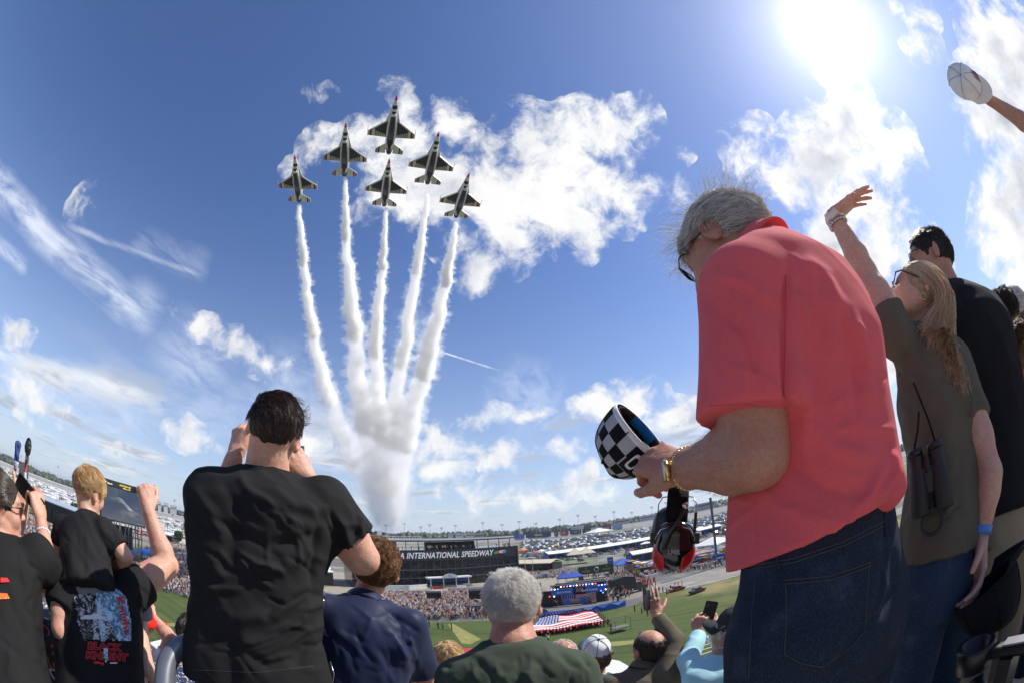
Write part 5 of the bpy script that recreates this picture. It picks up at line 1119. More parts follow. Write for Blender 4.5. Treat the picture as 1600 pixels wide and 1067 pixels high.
# ------------------------------------------------------------------ child on shoulders, the man below, woman with a phone
def child():
    H = Human('person', 'small blond boy in a black t-shirt sitting on the shoulders of a man', 'person', P(134, 905, 1.62), P(132, 806, 1.76), az_(-32), .60, 1.0, 'skin_pale')
    H.head(P(139, 768, 1.80), nrm(H.f*.95+up_*.25+H.r*.15), nrm(up_-H.f*.1+H.r*.1), .76, .0035, .062)
    H.nolegs = 1
    H.setarm(1, P(196, 868, 1.62), P(190, 905, 1.74), .005, dict(d=nrm(H.f*.8-H.r*.2-up_*.3), n=up_+H.r*.3, curl=(.3,)*4), 1.0, sh=P(164, 828, 1.66))
    H.setarm(-1, H.pt(-.16, .04, .14), H.pt(-.08, .14, .06), .006, dict(d=nrm(H.f), n=up_, curl=(.4,)*4), 1.1)
    H.finish_body()
    rows = [(-.10, .190, .150, .0), (-.02, .188, .145, 0), (.12, .175, .135, .0), (.25, .175, .13, .0), (.36, .172, .12, -.004), (.43, .165, .105, -.006), (.48, .14, .085, -.0), (.52, .10, .075, .01), (.54, .08, .065, .03)]
    fl = folds([(105, 820, 115, 870, 120, 905, 7, 4), (150, 830, 150, 870, 140, 905, 7, -4), (165, 850, 150, 880, 130, 900, 6, 4), (100, 850, 95, 890, 105, 915, 6, -3)])
    H.top('black_tshirt', MATS['black_cotton_soft'], rows, 1.0, .0055, {1: .75, -1: .7}, (.075, .088), disp=add_disp(cloth_noise(H, .004, 71, .08), fl, folds(crisp(12, 17, (100, 820, 185, 905), 70, (20, 45), (3, 5), (2, 4)))), neck=.066, sk=.03)
    F = Field(H.o-.35, H.o+.35, .007)     # shorts astride the neck
    F.ell(H.pt(0, .035, -.045), (.10, .080, .065), np.array([H.r, H.f, H.u]))
    for q in (-1, 1): F.cone(H.pt(q*.06, .06, -.04), H.pt(q*.115, .22, .0), .055, .05, .03); F.fcone(H.pt(q*.115, .18, .02), H.pt(q*.105, .22, -.05), .055, .052, .03)
    V, Q = sculpt([F], lambda V, N: .003*vnoise(V*25, 3)); H.add('grey_shorts', V, Q, MATS['grey_cloth'])
    for q in (-1, 1):
        F = Field(H.o-.45, H.o+.45, .008); F.cone(H.pt(q*.105, .21, -.02), H.pt(q*.10, .20, -.25), .040, .030); F.cone(H.pt(q*.10, .20, -.25), H.pt(q*.10, .27, -.28), .03, .026, .02); V, Q = sculpt([F]); H.add('lower_leg', V, Q, MATS['skin_pale'])
    reg = lambda d: (d[:, 2] > -.58) & ~((np.abs(d[:, 0]) > .74) & (d[:, 2] < -.05) & (d[:, 1] > -.3)) & (d[:, 1] < .85)
    haircap(H, MATS['scalp_blond'], [((0, .0, -.058), (0, .3, -1)), ((0, .07, .02), (0, .9, -.5))], .007, .004)
    hair(H, MATS['blond_hair'], 6000, .038, 5, .0008, reg, lambda d: np.stack([.7*d[:, 0]+.35, -.3*d[:, 1]+.35, -np.abs(d[:, 2])-.2], 1), .22, .25, 21, .012, .6, lenfn=lambda d: np.where(d[:, 2] > -.1, 1.2, .45))
child()
def carrier():
    H = Human('person', 'man in a black graphic t-shirt raising a fist and carrying the blond boy', 'person', P(160, 1110, 1.62), P(152, 905, 1.72), az_(-30), 1.0, 1.0, 'skin')
    H.head(H.c7+up_*.11+H.f*.10, nrm(H.f+up_*.3), (0, 0, 1), 1.0, .006)
    e = P(262, 882, 1.74); w = P(232, 798, 1.78)
    H.setarm(1, e, w, .0045, dict(d=nrm(P(229, 762, 1.80)-w), n=nrm(-ray(230, 780)*.9+H.r*.3), curl=(1.25, 1.3, 1.3, 1.3), thumb=(.5, .2), spread=0., side=1), 1.0, sh=P(213, 915, 1.66), hres=.003)
    H.setarm(-1, P(97, 985, 1.62), P(130, 950, 1.78), .006, dict(d=nrm(H.f+up_*.4), n=-H.r, curl=(.8,)*4), .92, sh=P(104, 915, 1.66))
    H.finish_body()
    rows = [(-.12, .170, .125, .0), (-.02, .168, .12, 0), (.10, .160, .115, .0), (.22, .165, .118, .0), (.33, .178, .122, -.004), (.41, .182, .115, -.01), (.46, .165, .100, -.006), (.50, .12, .085, .01), (.53, .09, .07, .03)]
    fl = folds([(200, 900, 215, 935, 235, 960, 6, 5), (180, 905, 200, 950, 215, 1000, 6, -4), (110, 930, 115, 1000, 120, 1060, 6, 4), (210, 960, 215, 1010, 210, 1060, 5, 4), (215, 915, 232, 930, 240, 945, 4, -4)])
    H.top('black_graphic_tshirt', MATS['black_cotton_soft'], rows, 1.05, .006, {1: .20, -1: .50}, (.072, .080), disp=add_disp(cloth_noise(H, .0035, 81, .12), fl), neck=.064)
    H.trousers('jeans', MATS['dark_denim'], (.155, .11), res=.014, it=1); H.shoes(MATS['rubber'])
    haircap(H, MATS['scalp_brown'], [((0, .0, -.058), (0, .3, -1)), ((0, .07, .02), (0, .9, -.5))], .008, .006)
    # tattoo-free forearm hair is too fine to see; printed design of the shirt, wrapped on the cloth
    arm_hair(H, 1, MATS['dark_hair'], 900)
    shp = 'black_graphic_tshirt'
    def wrap(name, me_V, me_F, m, off):
        pts = H.drape(shp, me_V, off)
        ok = [p is not None for p in pts]; V = np.array([p if p is not None else np.zeros(3) for p in pts]); Fc = [f for f in me_F if all(ok[i] for i in f)]
        if Fc: H.add(name, V, Fc, m, False, parent=H.prt)
    H.prt = [c for c in H.root.children if c.name.startswith('black_graphic')][0]
    def blob(name, poly, m, off, n=5):
        """polygon in photo pixels, subdivided in a grid so that it follows the cloth"""
        poly = np.array(poly, float); lo = poly.min(0); hi = poly.max(0); st = 2.2; xs = np.arange(lo[0], hi[0]+st, st); ys = np.arange(lo[1], hi[1]+st, st)
        def inside(x, y):
            c = False; j = len(poly)-1
            for i in range(len(poly)):
                if ((poly[i][1] > y) != (poly[j][1] > y)) and (x < (poly[j][0]-poly[i][0])*(y-poly[i][1])/(poly[j][1]-poly[i][1]+1e-9)+poly[i][0]): c = not c
                j = i
            return c
        V = [(x, y) for y in ys for x in xs]; w_ = len(xs); Fc = []
        for j in range(len(ys)-1):
            for i in range(w_-1):
                if inside(xs[i]+st/2, ys[j]+st/2): Fc.append((j*w_+i, j*w_+i+1, (j+1)*w_+i+1, (j+1)*w_+i))
        used = sorted({i for f in Fc for i in f}); mp = {u: k for k, u in enumerate(used)}
        wrap(name, [V[u] for u in used], [tuple(mp[i] for i in f) for f in Fc], m, off)
    T = np.array([1., .10])  # the print leans with the shirt
    def text(name, txt, cx, cy, size, m, off, ang=0., sx=1., bold=.0, step=None):
        me = text_mesh(txt, 1., bold=bold); V = np.array([v.co[:2] for v in me.vertices]); Fc = [tuple(p.vertices) for p in me.polygons]; bpy.data.meshes.remove(me)
        c, s_ = math.cos(ang), math.sin(ang); X = V[:, 0]*size*sx; Y = -V[:, 1]*size; wrap(name, [(cx+x*c-y*s_, cy+x*s_+y*c) for x, y in zip(X, Y)], Fc, m, off)
    blob('print_lightning', [(150, 924), (180, 917), (196, 930), (204, 965), (206, 1000), (186, 1000), (160, 985), (152, 955)], MATS['print_storm'], .004)
    blob('print_steel', [(116, 930), (142, 926), (156, 945), (166, 968), (178, 985), (180, 1000), (150, 998), (132, 1000), (122, 975)], MATS['print_grey'], .0055)
    blob('print_blade', [(149, 935), (157, 933), (163, 970), (166, 1000), (158, 1001), (153, 970)], MATS['print_blade'], .0075)
    blob('print_guard', [(126, 962), (150, 958), (166, 964), (164, 968), (140, 966), (127, 967)], MATS['print_white'], .0085)
    text('print_script', 'Knight', 193, 960, 17, MATS['print_red'], .0095, math.radians(78), 1.35, .02)
    for dx, dy in ((-.8, 0), (.8, 0), (0, .8), (0, -.8)):
        text('print_outline', 'BLACK', 163+dx, 1010+dy, 14.5, MATS['print_red'], .0085, math.radians(4), 1.15, .05)
        text('print_outline', 'KNIGHT', 167+dx, 1025+dy, 15, MATS['print_red'], .0085, math.radians(4), 1.15, .05)
    text('print_title', 'BLACK', 163, 1010, 14.5, MATS['print_ink'], .0105, math.radians(4), 1.15, .005); text('print_title', 'KNIGHT', 167, 1025, 15, MATS['print_ink'], .0105, math.radians(4), 1.15, .005)
    blob('print_tip', [(162, 1012), (168, 1012), (169, 1028), (166, 1037), (163, 1026)], MATS['print_blade'], .012)
    blob('print_bar', [(147, 1032), (163, 1034), (162, 1038), (147, 1036)], MATS['print_red'], .006); blob('print_bar', [(172, 1034), (184, 1034), (184, 1037), (172, 1037)], MATS['print_white'], .006)
    # hair-thin watch tan and the shirt's red piping at the sleeve
    return H
def _pm(name, a, c_, scale, lo=.45, hi=.6):
    m = bpy.data.materials.new(name); m.use_nodes = True; nt = m.node_tree; b = NB(nt); p = nt.nodes['Principled BSDF']; co = b.n('ShaderNodeTexCoord').outputs['Object']
    b.link(b.mix(b.mr(b.noise(co, scale, 5, .7, dist=1.5), lo, hi), tuple(a)+(1,), tuple(c_)+(1,)), p.inputs['Base Color']); p.inputs['Roughness'].default_value = .7; MATS[name] = m
_pm('print_storm', (.08, .20, .32), (.55, .75, .85), 45); _pm('print_grey', (.02, .02, .022), (.55, .56, .58), 38, .50, .58); _pm('print_blade', (.55, .68, .75), (.12, .25, .35), 60); mat('print_white', (.7, .7, .7), .7); mat('print_red', (.62, .02, .02), .7); mat('print_ink', (.02, .018, .02), .7)
CR = carrier(); print('carrier', CR.lens)
def phone_woman():
    H = Human('person', 'woman in sunglasses and a black t-shirt at the left edge filming with her phone', 'person', P(20, 1090, 1.55), P(-5, 842, 1.66), az_(-42), 1.0, .92, 'skin')
    H.head(P(0, 790, 1.72), nrm(H.f*.55+H.r*.80+up_*.22), (0, 0, 1), 1.0, .004, .052)
    H.setarm(1, P(80, 893, 1.64), P(64, 812, 1.74), .0055, dict(d=nrm(P(57, 772, 1.76)-P(64, 812, 1.72)), n=nrm(-ray(60, 790)*.8+H.r*.6), curl=(.45, .6, .7, .8), thumb=(.3, .5), th_out=.5), .92, sh=P(62, 868, 1.58), hres=.003)
    H.setarm(-1, P(10, 870, 1.85), P(34, 812, 1.92), .0055, dict(d=nrm(P(34, 775, 1.92)-P(34, 812, 1.92)), n=nrm(-ray(30, 790)), curl=(.05, .9, .9, .8), thumb=(.2, .2), spread=.15), .92, hres=.003)
    H.finish_body()
    fl = folds([(40, 900, 50, 960, 55, 1040, 7, 5), (70, 900, 60, 940, 50, 990, 6, -4), (20, 880, 40, 930, 45, 1000, 7, -4)])
    H.top('black_tshirt', MATS['black_cotton'], None, 1.03, .0065, {1: .72, -1: .6}, (.070, .078), disp=add_disp(cloth_noise(H, .0045, 91, .12), fl, folds(crisp(16, 16, (10, 880, 80, 1040), 70, (25, 70)))), neck=.062)
    H.trousers('jeans', MATS['dark_denim'], (.155, .11), res=.014, it=1); H.shoes(MATS['rubber'])
    reg = lambda d: (d[:, 2] > -.50+.75*np.clip(d[:, 1]+.05, 0, 1)) & ~((np.abs(d[:, 0]) > .80) & (d[:, 2] < -.05) & (d[:, 1] > -.25)) & (d[:, 1] < .8)
    haircap(H, MATS['scalp_dark'], [((0, .02, -.05), (0, .5, -1)), ((0, .07, .035), (0, .9, -.5))], .006, .004)
    hair(H, MATS['dark_hair'], 4500, .10, 8, .0008, reg, lambda d: np.stack([-d[:, 0]*.8, -1+0*d[:, 1], -.25+0*d[:, 2]], 1), .03, .06, 23, .006, .2, clus=0)
    glasses(H, MATS['black_frame'], MATS['dark_lens'], sun=True, name='sunglasses', lh=.018)
    a = nrm(H.arm[1][2]-H.arm[1][1]); c = H.arm[1][2]-a*.05; _, r1, r2 = ortho(a); mb = MB()
    for k in range(22): t = 2*math.pi*k/22; o_ = r1*math.cos(t)+r2*math.sin(t); mb.rev([(.001, -.005), (.0045, -.002), (.0045, .002), (.001, .005)], c+o_*.030, a, 6)
    H.addmb('bead_bracelet', mb, MATS['white_plastic'])
    for (x, y, s_, m_) in ((8, 905, 7, 'print_red'), (6, 930, 9, 'orange_print')):
        mb = MB(); q = H.drape('black_tshirt', [(x-s_, y-s_*.5), (x+s_*.6, y-s_*.4), (x+s_, y+s_*.5), (x-s_, y+s_*.6)], .006)
        if all(p is not None for p in q): mb.quad(*q); H.addmb('shirt_print', mb, MATS[m_])
phone_woman()
phone('phone', 'smartphone held sideways by the woman at the left edge', P(46, 772, 1.80), nrm(-ray(46, 772)*.8+np.array([.5, 0, .2])*-1), nrm(P(54, 779, 1.80)-P(40, 766, 1.80)))
# the row below: seen between and beneath the nearer people
print_mat('race_jacket', (.012, .012, .013), [(.6, .6, .6), (.65, .12, .02)], 7, .55); print_mat('star_print', (.035, .05, .12), [(.6, .6, .62)], 45, .56)
simple_person('person in a red cap and white shirt photographing from the row below the raised fist', (214, 1010), 2.45, az_(-30), .97, 'white_cloth', 'brown_hair', 'scalp_brown', 'skin', (-.1, .9, .3), .03, 600, headp=(216, 972), hd=2.5, arms={1: (P(268, 1000, 2.35), P(240, 965, 2.55), dict(d=nrm(P(226, 948, 2.58)-P(240, 965, 2.55)), n=nrm(-ray(230, 950)), curl=(.6,)*4))}, seed=101)
_cc = P(216, 962, 2.5); cap('baseball_cap', 'red cap on the person in white below the raised fist', _cc, nrm(np.array([0, 0, 1.])), nrm(np.array([.75, .6, .2])), .085, [MATS['red_canvas'], MATS['red_canvas'], MATS['red_canvas'], MATS['black_canvas'], MATS['red_canvas']], height=.11)
simple_person('person in a white palm-leaf print shirt between the phone woman and the graphic t-shirt', (74, 945), 2.3, az_(-35), 1.0, 'palm_print', 'brown_hair', 'scalp_brown', 'skin', (.2, .9, .2), .02, 500, seed=103)
simple_person('person in a black jacket with white and orange panels left of the graphic t-shirt', (112, 985), 2.0, az_(-35), .95, 'race_jacket', 'dark_hair', 'scalp_dark', 'skin', (.2, .9, .2), .02, 400, seed=104)
simple_person('person in a blue shirt with white stars beside the grey handrail', (298, 1048), 2.1, az_(-25), .95, 'star_print', 'dark_hair', 'scalp_dark', 'skin', (.2, .9, .2), .03, 900, headp=(306, 992), hd=2.2, seed=105)
# ------------------------------------------------------------------ heads and raised phones of the rows below
def balding_man():
    c = (1012, 1046)
    H = simple_person('balding man in an olive jacket raising a phone with his right hand', c, 2.45, az_(4), 1.02, 'olive_canvas', 'dark_hair', 'scalp_dark', 'skin_tan', (-.35, .9, .35), .016, 2600, headp=(1014, 1013), hd=2.5,
        sleeves={-1: 'long', 1: 'long'}, arms={1: (P(1052, 1000, 2.5), P(1026, 962, 2.55), dict(d=nrm(P(1021, 942, 2.56)-P(1026, 962, 2.55)), n=nrm(-ray(1020, 945)), curl=(.15, .2, .3, .4), thumb=(.3, .6), side=1, th_out=.9), 1.0, P(1046, 1052, 2.42))}, seed=111, collar='polo', top_name='jacket', res=.008,
        hairkw=dict(region=lambda d: (d[:, 2] > -.6) & (d[:, 2] < .66+.2*vnoise(d*4, 2)) & ~((np.abs(d[:, 0]) > .74) & (d[:, 2] < -.02) & (d[:, 1] > -.3)) & (d[:, 1] < .5)), bald=True)
    haircap(H, MATS['scalp_dark'], [((0, .0, -.055), (0, .35, -1)), ((0, .03, .02), (0, .9, -.1)), ((0, 0, .083), (0, .1, 1))], .004, .005)
    return H
balding_man()
phone('phone', 'dark phone held up in the right hand of the balding man', P(1011, 937, 2.53), nrm(np.array([.75, -.75, .1])), nrm(P(1012, 925, 2.53)-P(1014, 950, 2.53)), w=.07, h=.12)
def aqua_man():
    c = (1140, 1024)
    H = simple_person('grey-haired man in a light aqua long-sleeved top and dark cap holding up a phone', c, 2.25, az_(-5), 1.03, 'aqua_cloth', 'grey_hair', 'scalp_grey', 'skin_tan', (-.55, .8, .25), .02, 1800, headp=(1143, 990), hd=2.3,
        sleeves={-1: 'long', 1: 'long'}, arms={-1: (P(1076, 1030, 2.35), P(1092, 990, 2.5), dict(d=nrm(P(1094, 970, 2.52)-P(1092, 990, 2.5)), n=nrm(-ray(1090, 970)-np.array([.5, 0, 0])), curl=(.6, .7, .8, .9), thumb=(.3, .3))),
                                               1: (P(1133, 1008, 2.55), P(1117, 984, 2.56), dict(d=nrm(P(1110, 970, 2.57)-P(1117, 984, 2.56)), n=nrm(-ray(1110, 970)+np.array([.4, 0, 0])), curl=(.6, .7, .8, .9), thumb=(.3, .3)))}, seed=113, res=.008, top_name='long_sleeved_top')
    k = MATS['charcoal_canvas']; cap('baseball_cap', 'dark cap worn by the man in the aqua top', H.h(0, -.006, .036), nrm(H.hu+H.hf*-.1), H.hf-H.hu*.1, .090, [k, k, k, MATS['black_canvas'], k], height=.105)
    return H
AQ = aqua_man()
phone('phone', 'black phone held upright in both hands of the man in aqua', P(1108, 957, 2.56), nrm(-ray(1108, 957)), nrm(P(1111, 948, 2.56)-P(1105, 968, 2.56)), w=.072, h=.14)
def white_cap_man():
    H = simple_person('person in a white cap with a dark brim right of the green t-shirt', (930, 1062), 2.55, az_(-2), 1.0, 'teal_canvas', 'brown_hair', 'scalp_brown', 'skin_tan', (-.2, .9, .3), .02, 700, headp=(930, 1026), hd=2.6, seed=115)
    w = MATS['white_canvas']; R_, pt, org = cap('baseball_cap', 'white cap with a small blue emblem and a teal back band', H.h(0, -.01, .030), nrm(H.hu-H.hf*.15), H.hf, .087, [w, w, MATS['teal_canvas'], w, MATS['teal_canvas']], height=.115, strap=MATS['teal_canvas'])
    mb = MB()
    for (x0, y0, x1, y1) in ((-.05, .5, .05, .5), (-.08, .30, -.04, .52), (.08, .3, .04, .52), (-.06, .38, .06, .38)): mb.tube([pt(math.pi+x0, y0, .002)-org, pt(math.pi+x1, y1, .002)-org], .0035, 4)
    mb.build('emblem', MATS['blue_canvas'], R_, True)
white_cap_man()
simple_person('small light-haired person with hands at the face left of the green t-shirt', (688, 1052), 2.5, az_(-6), .95, 'grey_cloth', 'blond_hair', 'scalp_blond', 'skin_pale', (-.3, .9, .3), .03, 1800, headp=(700, 1029), hd=2.5,
    arms={-1: (P(668, 1075, 2.4), P(677, 1050, 2.55), dict(d=nrm(P(684, 1032, 2.56)-P(677, 1050, 2.55)), n=nrm(-ray(680, 1040)), curl=(.5,)*4))}, seed=117)
simple_person('pinkish bald head with thin hair peeking over the right shoulder of the green t-shirt', (878, 1048), 2.6, az_(-2), .97, 'grey_cloth', 'white_hair', 'scalp_white', 'skin_red', (-.2, .9, .2), .010, 900, headp=(880, 1026), hd=2.6, seed=119, bald=True)
simple_person('person in a red top seen low between the dark jeans and the blue jeans', (1420, 975), 2.6, az_(10), .9, 'red_canvas', 'brown_hair', 'scalp_brown', 'skin', (-.2, .9, .2), .03, 300, seed=121)
# ------------------------------------------------------------------ the speedway infield
up_ = np.array([0, 0, 1.])
RNG = np.random.default_rng(77)
def Hd(px, py, dist):
    """point at that pixel whose ground distance is dist"""
    r = ray(px, py); return r*(dist/math.hypot(r[0], r[1]))
def tri_poly(name, pts, z, m, kind='structure', thick=None):
    mb = MB(); mb.add([(p[0], p[1], z) for p in pts], [tuple(range(len(pts)))]); o = mb.build(name, m)
    if kind: o['kind'] = kind
    return o
def ground_mat():
    m = bpy.data.materials.new('infield'); m.use_nodes = True; nt = m.node_tree; b = NB(nt); p = nt.nodes['Principled BSDF']; co = b.n('ShaderNodeTexCoord').outputs['Object']
    d = b.v('LENGTH', co); a = b.mix(b.mr(b.noise(co, .03, 6, .65), .44, .56), (.27, .24, .195, 1), (.10, .098, .095, 1)); a = b.mix(b.mr(b.noise(co, .006, 4, .6), .52, .60), a, (.10, .13, .055, 1))
    far = b.mix(b.noise(co, .002, 4, .6), (.035, .05, .025, 1), (.06, .075, .04, 1)); b.link(b.mix(b.mr(d, 1300., 1700.), a, far), p.inputs['Base Color']); p.inputs['Roughness'].default_value = .95; return m
def grass_mat():
    m = bpy.data.materials.new('mown_grass'); m.use_nodes = True; nt = m.node_tree; b = NB(nt); p = nt.nodes['Principled BSDF']; co = b.n('ShaderNodeTexCoord').outputs['Object']; s = b.sep(co)
    fine = b.noise(co, 3.5, 6, .75); big = b.noise(co, .06, 5, .6); streak = b.noise(b.v('MULTIPLY', b.comb(b.m('ADD', b.m('MULTIPLY', s[0], .35), s[1]), s[0], 0.), (.5, .03, 1.)), 1., 4, .6)
    c = b.mix(b.mr(fine, .3, .7), (.046, .070, .018, 1), (.088, .118, .034, 1)); c = b.mix(b.m('MULTIPLY', b.mr(big, .48, .72), .6), c, (.15, .15, .05, 1)); c = b.mix(b.m('MULTIPLY', b.mr(streak, .45, .65), .65), c, (.036, .058, .016, 1))
    br = b.m('MULTIPLY', b.mr(s[0], 26., 46.), b.mr(b.m('ADD', b.m('MULTIPLY', s[0], .75), s[1]), 108., 132.)); c = b.mix(b.m('MULTIPLY', b.m('MULTIPLY', br, b.mr(b.noise(co, .05, 5, .6), .38, .6)), .8), c, (.27, .21, .10, 1))
    b.link(c, p.inputs['Base Color']); p.inputs['Roughness'].default_value = .9; p.inputs['Specular IOR Level'].default_value = .2; bn = b.n('ShaderNodeBump'); bn.inputs['Strength'].default_value = .8; bn.inputs['Distance'].default_value = .12; b.link(fine, bn.inputs['Height']); b.link(bn.outputs[0], p.inputs['Normal']); return m
GM_ = ground_mat(); GR_ = grass_mat()
mat('asphalt', (.20, .185, .165), .9, noise=(.25, .25, 6)); mat('line_white', (.62, .62, .60), .8, noise=(.8, .12)); mat('concrete', (.40, .385, .36), .85, noise=(.5, .15)); mat('paint_red', (.45, .02, .03), .8, noise=(1., .15)); mat('paint_white', (.62, .62, .60), .8, noise=(1.2, .15, 6)); mat('paint_dark', (.02, .035, .015), .85, noise=(1., .2)); mat('paint_yellow', (.21, .205, .06), .9, noise=(.7, .2))
mat('far_track', (.24, .235, .23), .9, noise=(.02, .1)); mat('dirt', (.30, .25, .19), .95, noise=(.2, .2))
def disc(name, r, z, m):
    n = 96; V = [(r*math.cos(2*math.pi*i/n), r*math.sin(2*math.pi*i/n), z) for i in range(n)]; mb = MB(); mb.add(V, [tuple(range(n))]); o = mb.build(name, m); o['kind'] = 'structure'; return o
disc('ground', 24000, GZ, GM_)
front = [(-260, -40), (-190, 30), (-147, 55), (-120, 62), (-94, 81), (-77, 85), (-34, 100), (-11, 104), (6, 106), (24, 104), (30, 112), (38, 116)]
grass_pts = [(-260, 30)]+front[1:]+[tuple(G(1030, 916)[:2]), tuple(G(1070, 921)[:2]), tuple(G(1161, 896)[:2]), (110, 108), (160, 85), (160, 25), (-260, 25)]
tri_poly('grass', grass_pts, GZ+.02, GR_)
a0, a1, b1, b0 = G(1016, 910)[:2], G(1156, 881)[:2], G(1163, 895)[:2], G(1066, 920)[:2]
dr = nrm(np.r_[a1-a0, 0])[:2]; tri_poly('pit_road', [a0-dr*30, a1+dr*130, b1+dr*130, b0-dr*12], GZ+.012, MATS['asphalt'])
nd = np.array([-dr[1], dr[0]])
for k, off in enumerate((2.0, 7.5)):
    for j in range(-1, 22):
        if k == 0 or j % 2 == 0:
            p = np.array(b0)+dr*(j*9.)+nd*off; q = p+dr*(9. if k == 0 else 5.); tri_poly('road_line', [p, q, q+nd*.22, p+nd*.22], GZ+.018, MATS['line_white'])
def ppoly(name, px, m, z=.03): return tri_poly(name, [G(*p)[:2] for p in px], GZ+z, m)
# painted emblems on the grass
ppoly('painted_red_band', [(640, 1030), (648, 1016), (700, 1012), (770, 1012), (765, 1024), (700, 1026)], MATS['paint_red']); ppoly('painted_white_edge', [(640, 1036), (640, 1030), (700, 1026), (765, 1024), (764, 1027), (700, 1030)], MATS['paint_white'], .034)
ppoly('painted_dark_field', [(630, 1082), (640, 1036), (700, 1030), (765, 1027), (760, 1082)], MATS['paint_dark'])
for y0, y1 in ((1039, 1045), (1049, 1061)): ppoly('painted_white_bar', [(634, y1), (637, y0), (725, y0-2), (722, y1-2)], MATS['paint_white'], .036)
ppoly('painted_white_letter', [(928, 1046), (946, 1028), (968, 1032), (992, 1046), (976, 1057), (944, 1052), (925, 1068), (906, 1066)], MATS['paint_white'])
ppoly('painted_white_letter', [(205, 1008), (268, 993), (300, 996), (300, 1030), (215, 1060), (190, 1030)], MATS['paint_white']); ppoly('painted_dark_outline', [(203, 1010), (268, 994.5), (268, 993), (203, 1007)], MATS['paint_dark'], .034)
ppoly('mown_stripe', [(220, 970), (305, 974), (305, 979), (218, 975)], MATS['paint_yellow']); ppoly('mown_stripe', [(700, 975), (708, 974), (752, 998), (735, 1006), (722, 1005)], MATS['paint_yellow']); ppoly('mown_stripe', [(940, 1003), (1010, 998), (1010, 1003), (945, 1010)], MATS['paint_yellow'])
for k in range(9): ppoly('painted_thin_line', [(1060, 1040-k*7), (1150, 1010-k*6), (1150, 1009.4-k*6), (1060, 1039.3-k*7)], MATS['line_white'], .036) if k < 4 else None
# grandstand tiers under our feet
def stands():
    mb = MB()
    for k in range(-6, 30):
        y0 = .30+.80*k; z = -1.12-.45*k; mb.box((0, y0+.41, (z+GZ-2)/2), (90, .82, z-GZ+2), None, 0)
    o = mb.build('grandstand_tiers', MATS['concrete']); o['kind'] = 'structure'
stands()
# ------------------------------------------------------------------ far field: banked track, wood, poles, banners
def strip(name, pts, h0, h1, m, kind=None, depth=3.):
    """a standing band along ground points"""
    mb = MB(); pts = [np.array([p[0], p[1], 0]) for p in pts]; V = []
    for p in pts:
        n = -nrm(p); V += [p+up_*(GZ+h0), p+up_*(GZ+h1), p-n*depth+up_*(GZ+h1), p-n*depth+up_*(GZ+h0)]
    mb.add(V, [(i*4+j, i*4+(j+1) % 4, (i+1)*4+(j+1) % 4, (i+1)*4+j) for i in range(len(pts)-1) for j in range(4)]+[(0, 1, 2, 3)[::-1], tuple((len(pts)-1)*4+j for j in range(4))]); o = mb.build(name, m)
    if kind: o['kind'] = kind
    return o
def arc(az0, az1, d0, d1, n=24): return [((d0+(d1-d0)*i/n)*math.sin(math.radians(az0+(az1-az0)*i/n)), (d0+(d1-d0)*i/n)*math.cos(math.radians(az0+(az1-az0)*i/n))) for i in range(n+1)]
def bank(name, P_, w, h, m):
    mb = MB(); V = []
    for p in P_: p = np.array([p[0], p[1], 0]); n = nrm(p); V += [p+up_*GZ, p+n*w+up_*(GZ+h), p+n*(w+2)+up_*(GZ+h), p+n*(w+2)+up_*(GZ)]
    mb.add(V, [(i*4+j, (i+1)*4+j, (i+1)*4+j+1, i*4+j+1) for i in range(len(P_)-1) for j in range(3)]); o = mb.build(name, m); o['kind'] = 'structure'; return o
bank('banked_track', arc(-82, 62, 980, 980, 60), 42, 9, MATS['far_track']); o = strip('track_wall', arc(-82, 62, 1026, 1026, 60), 8.5, 10.2, MATS['line_white']); tag(o, 'long white outer wall of the banked track far across the infield', 'wall')
cloth_mat('leaf_far', (.035, .052, .026)); MATS['leaf_far'].node_tree.nodes['Principled BSDF'].inputs['Specular IOR Level'].default_value = .1
def leafmat(name, c):
    m = bpy.data.materials.new(name); m.use_nodes = True; nt = m.node_tree; b = NB(nt); p = nt.nodes['Principled BSDF']; g = b.n('ShaderNodeNewGeometry'); f = b.mr(g.outputs['Random Per Island'], 0, 1, .55, 1.5, 'LINEAR'); b.link(b.scale(c, f), p.inputs['Base Color']); p.inputs['Roughness'].default_value = .7; MATS[name] = m; return m
leafmat('leaf', (.055, .085, .028)); leafmat('leaf_wood', (.040, .058, .030)); mat('bark', (.12, .09, .065), .9, noise=(8, .3))
def wood():
    n = 5200; az = RNG.uniform(-84, 66, n); d = 1500+RNG.uniform(0, 1, n)**1.5*1100; V = []; Fc = []; rng = RNG
    t = np.radians(az); c = np.stack([d*np.sin(t), d*np.cos(t)], 1); h = 17+7*vnoise(np.stack([az*.6, d*.003, az*0], 1), 3)+rng.uniform(-4, 5, n); k = 0
    base = []
    for i in range(10):
        a = 2*math.pi*i/10
        for zz, rr in ((.0, .35), (.35, 1.), (.7, .85), (1., .12)): base.append((math.cos(a)*rr, math.sin(a)*rr, zz))
    base = np.array(base); F0 = np.array([(i*4+j, ((i+1) % 10)*4+j, ((i+1) % 10)*4+j+1, i*4+j+1) for i in range(10) for j in range(3)])
    J = 1+rng.uniform(-.3, .3, (n, len(base), 1)); B = base[None]*J; w = rng.uniform(7, 13, n); V = np.stack([B[..., 0]*w[:, None]+c[:, :1], B[..., 1]*w[:, None]+c[:, 1:], B[..., 2]*h[:, None]+GZ], -1).reshape(-1, 3)
    Q = (F0[None]+(np.arange(n)*len(base))[:, None, None]).reshape(-1, 4); o = link('distant_wood', me_from('distant_wood', V, Q, None, False), None, MATS['leaf_wood']); tag(o, 'dark belt of trees along the whole horizon', 'trees', None, 'stuff')
wood()
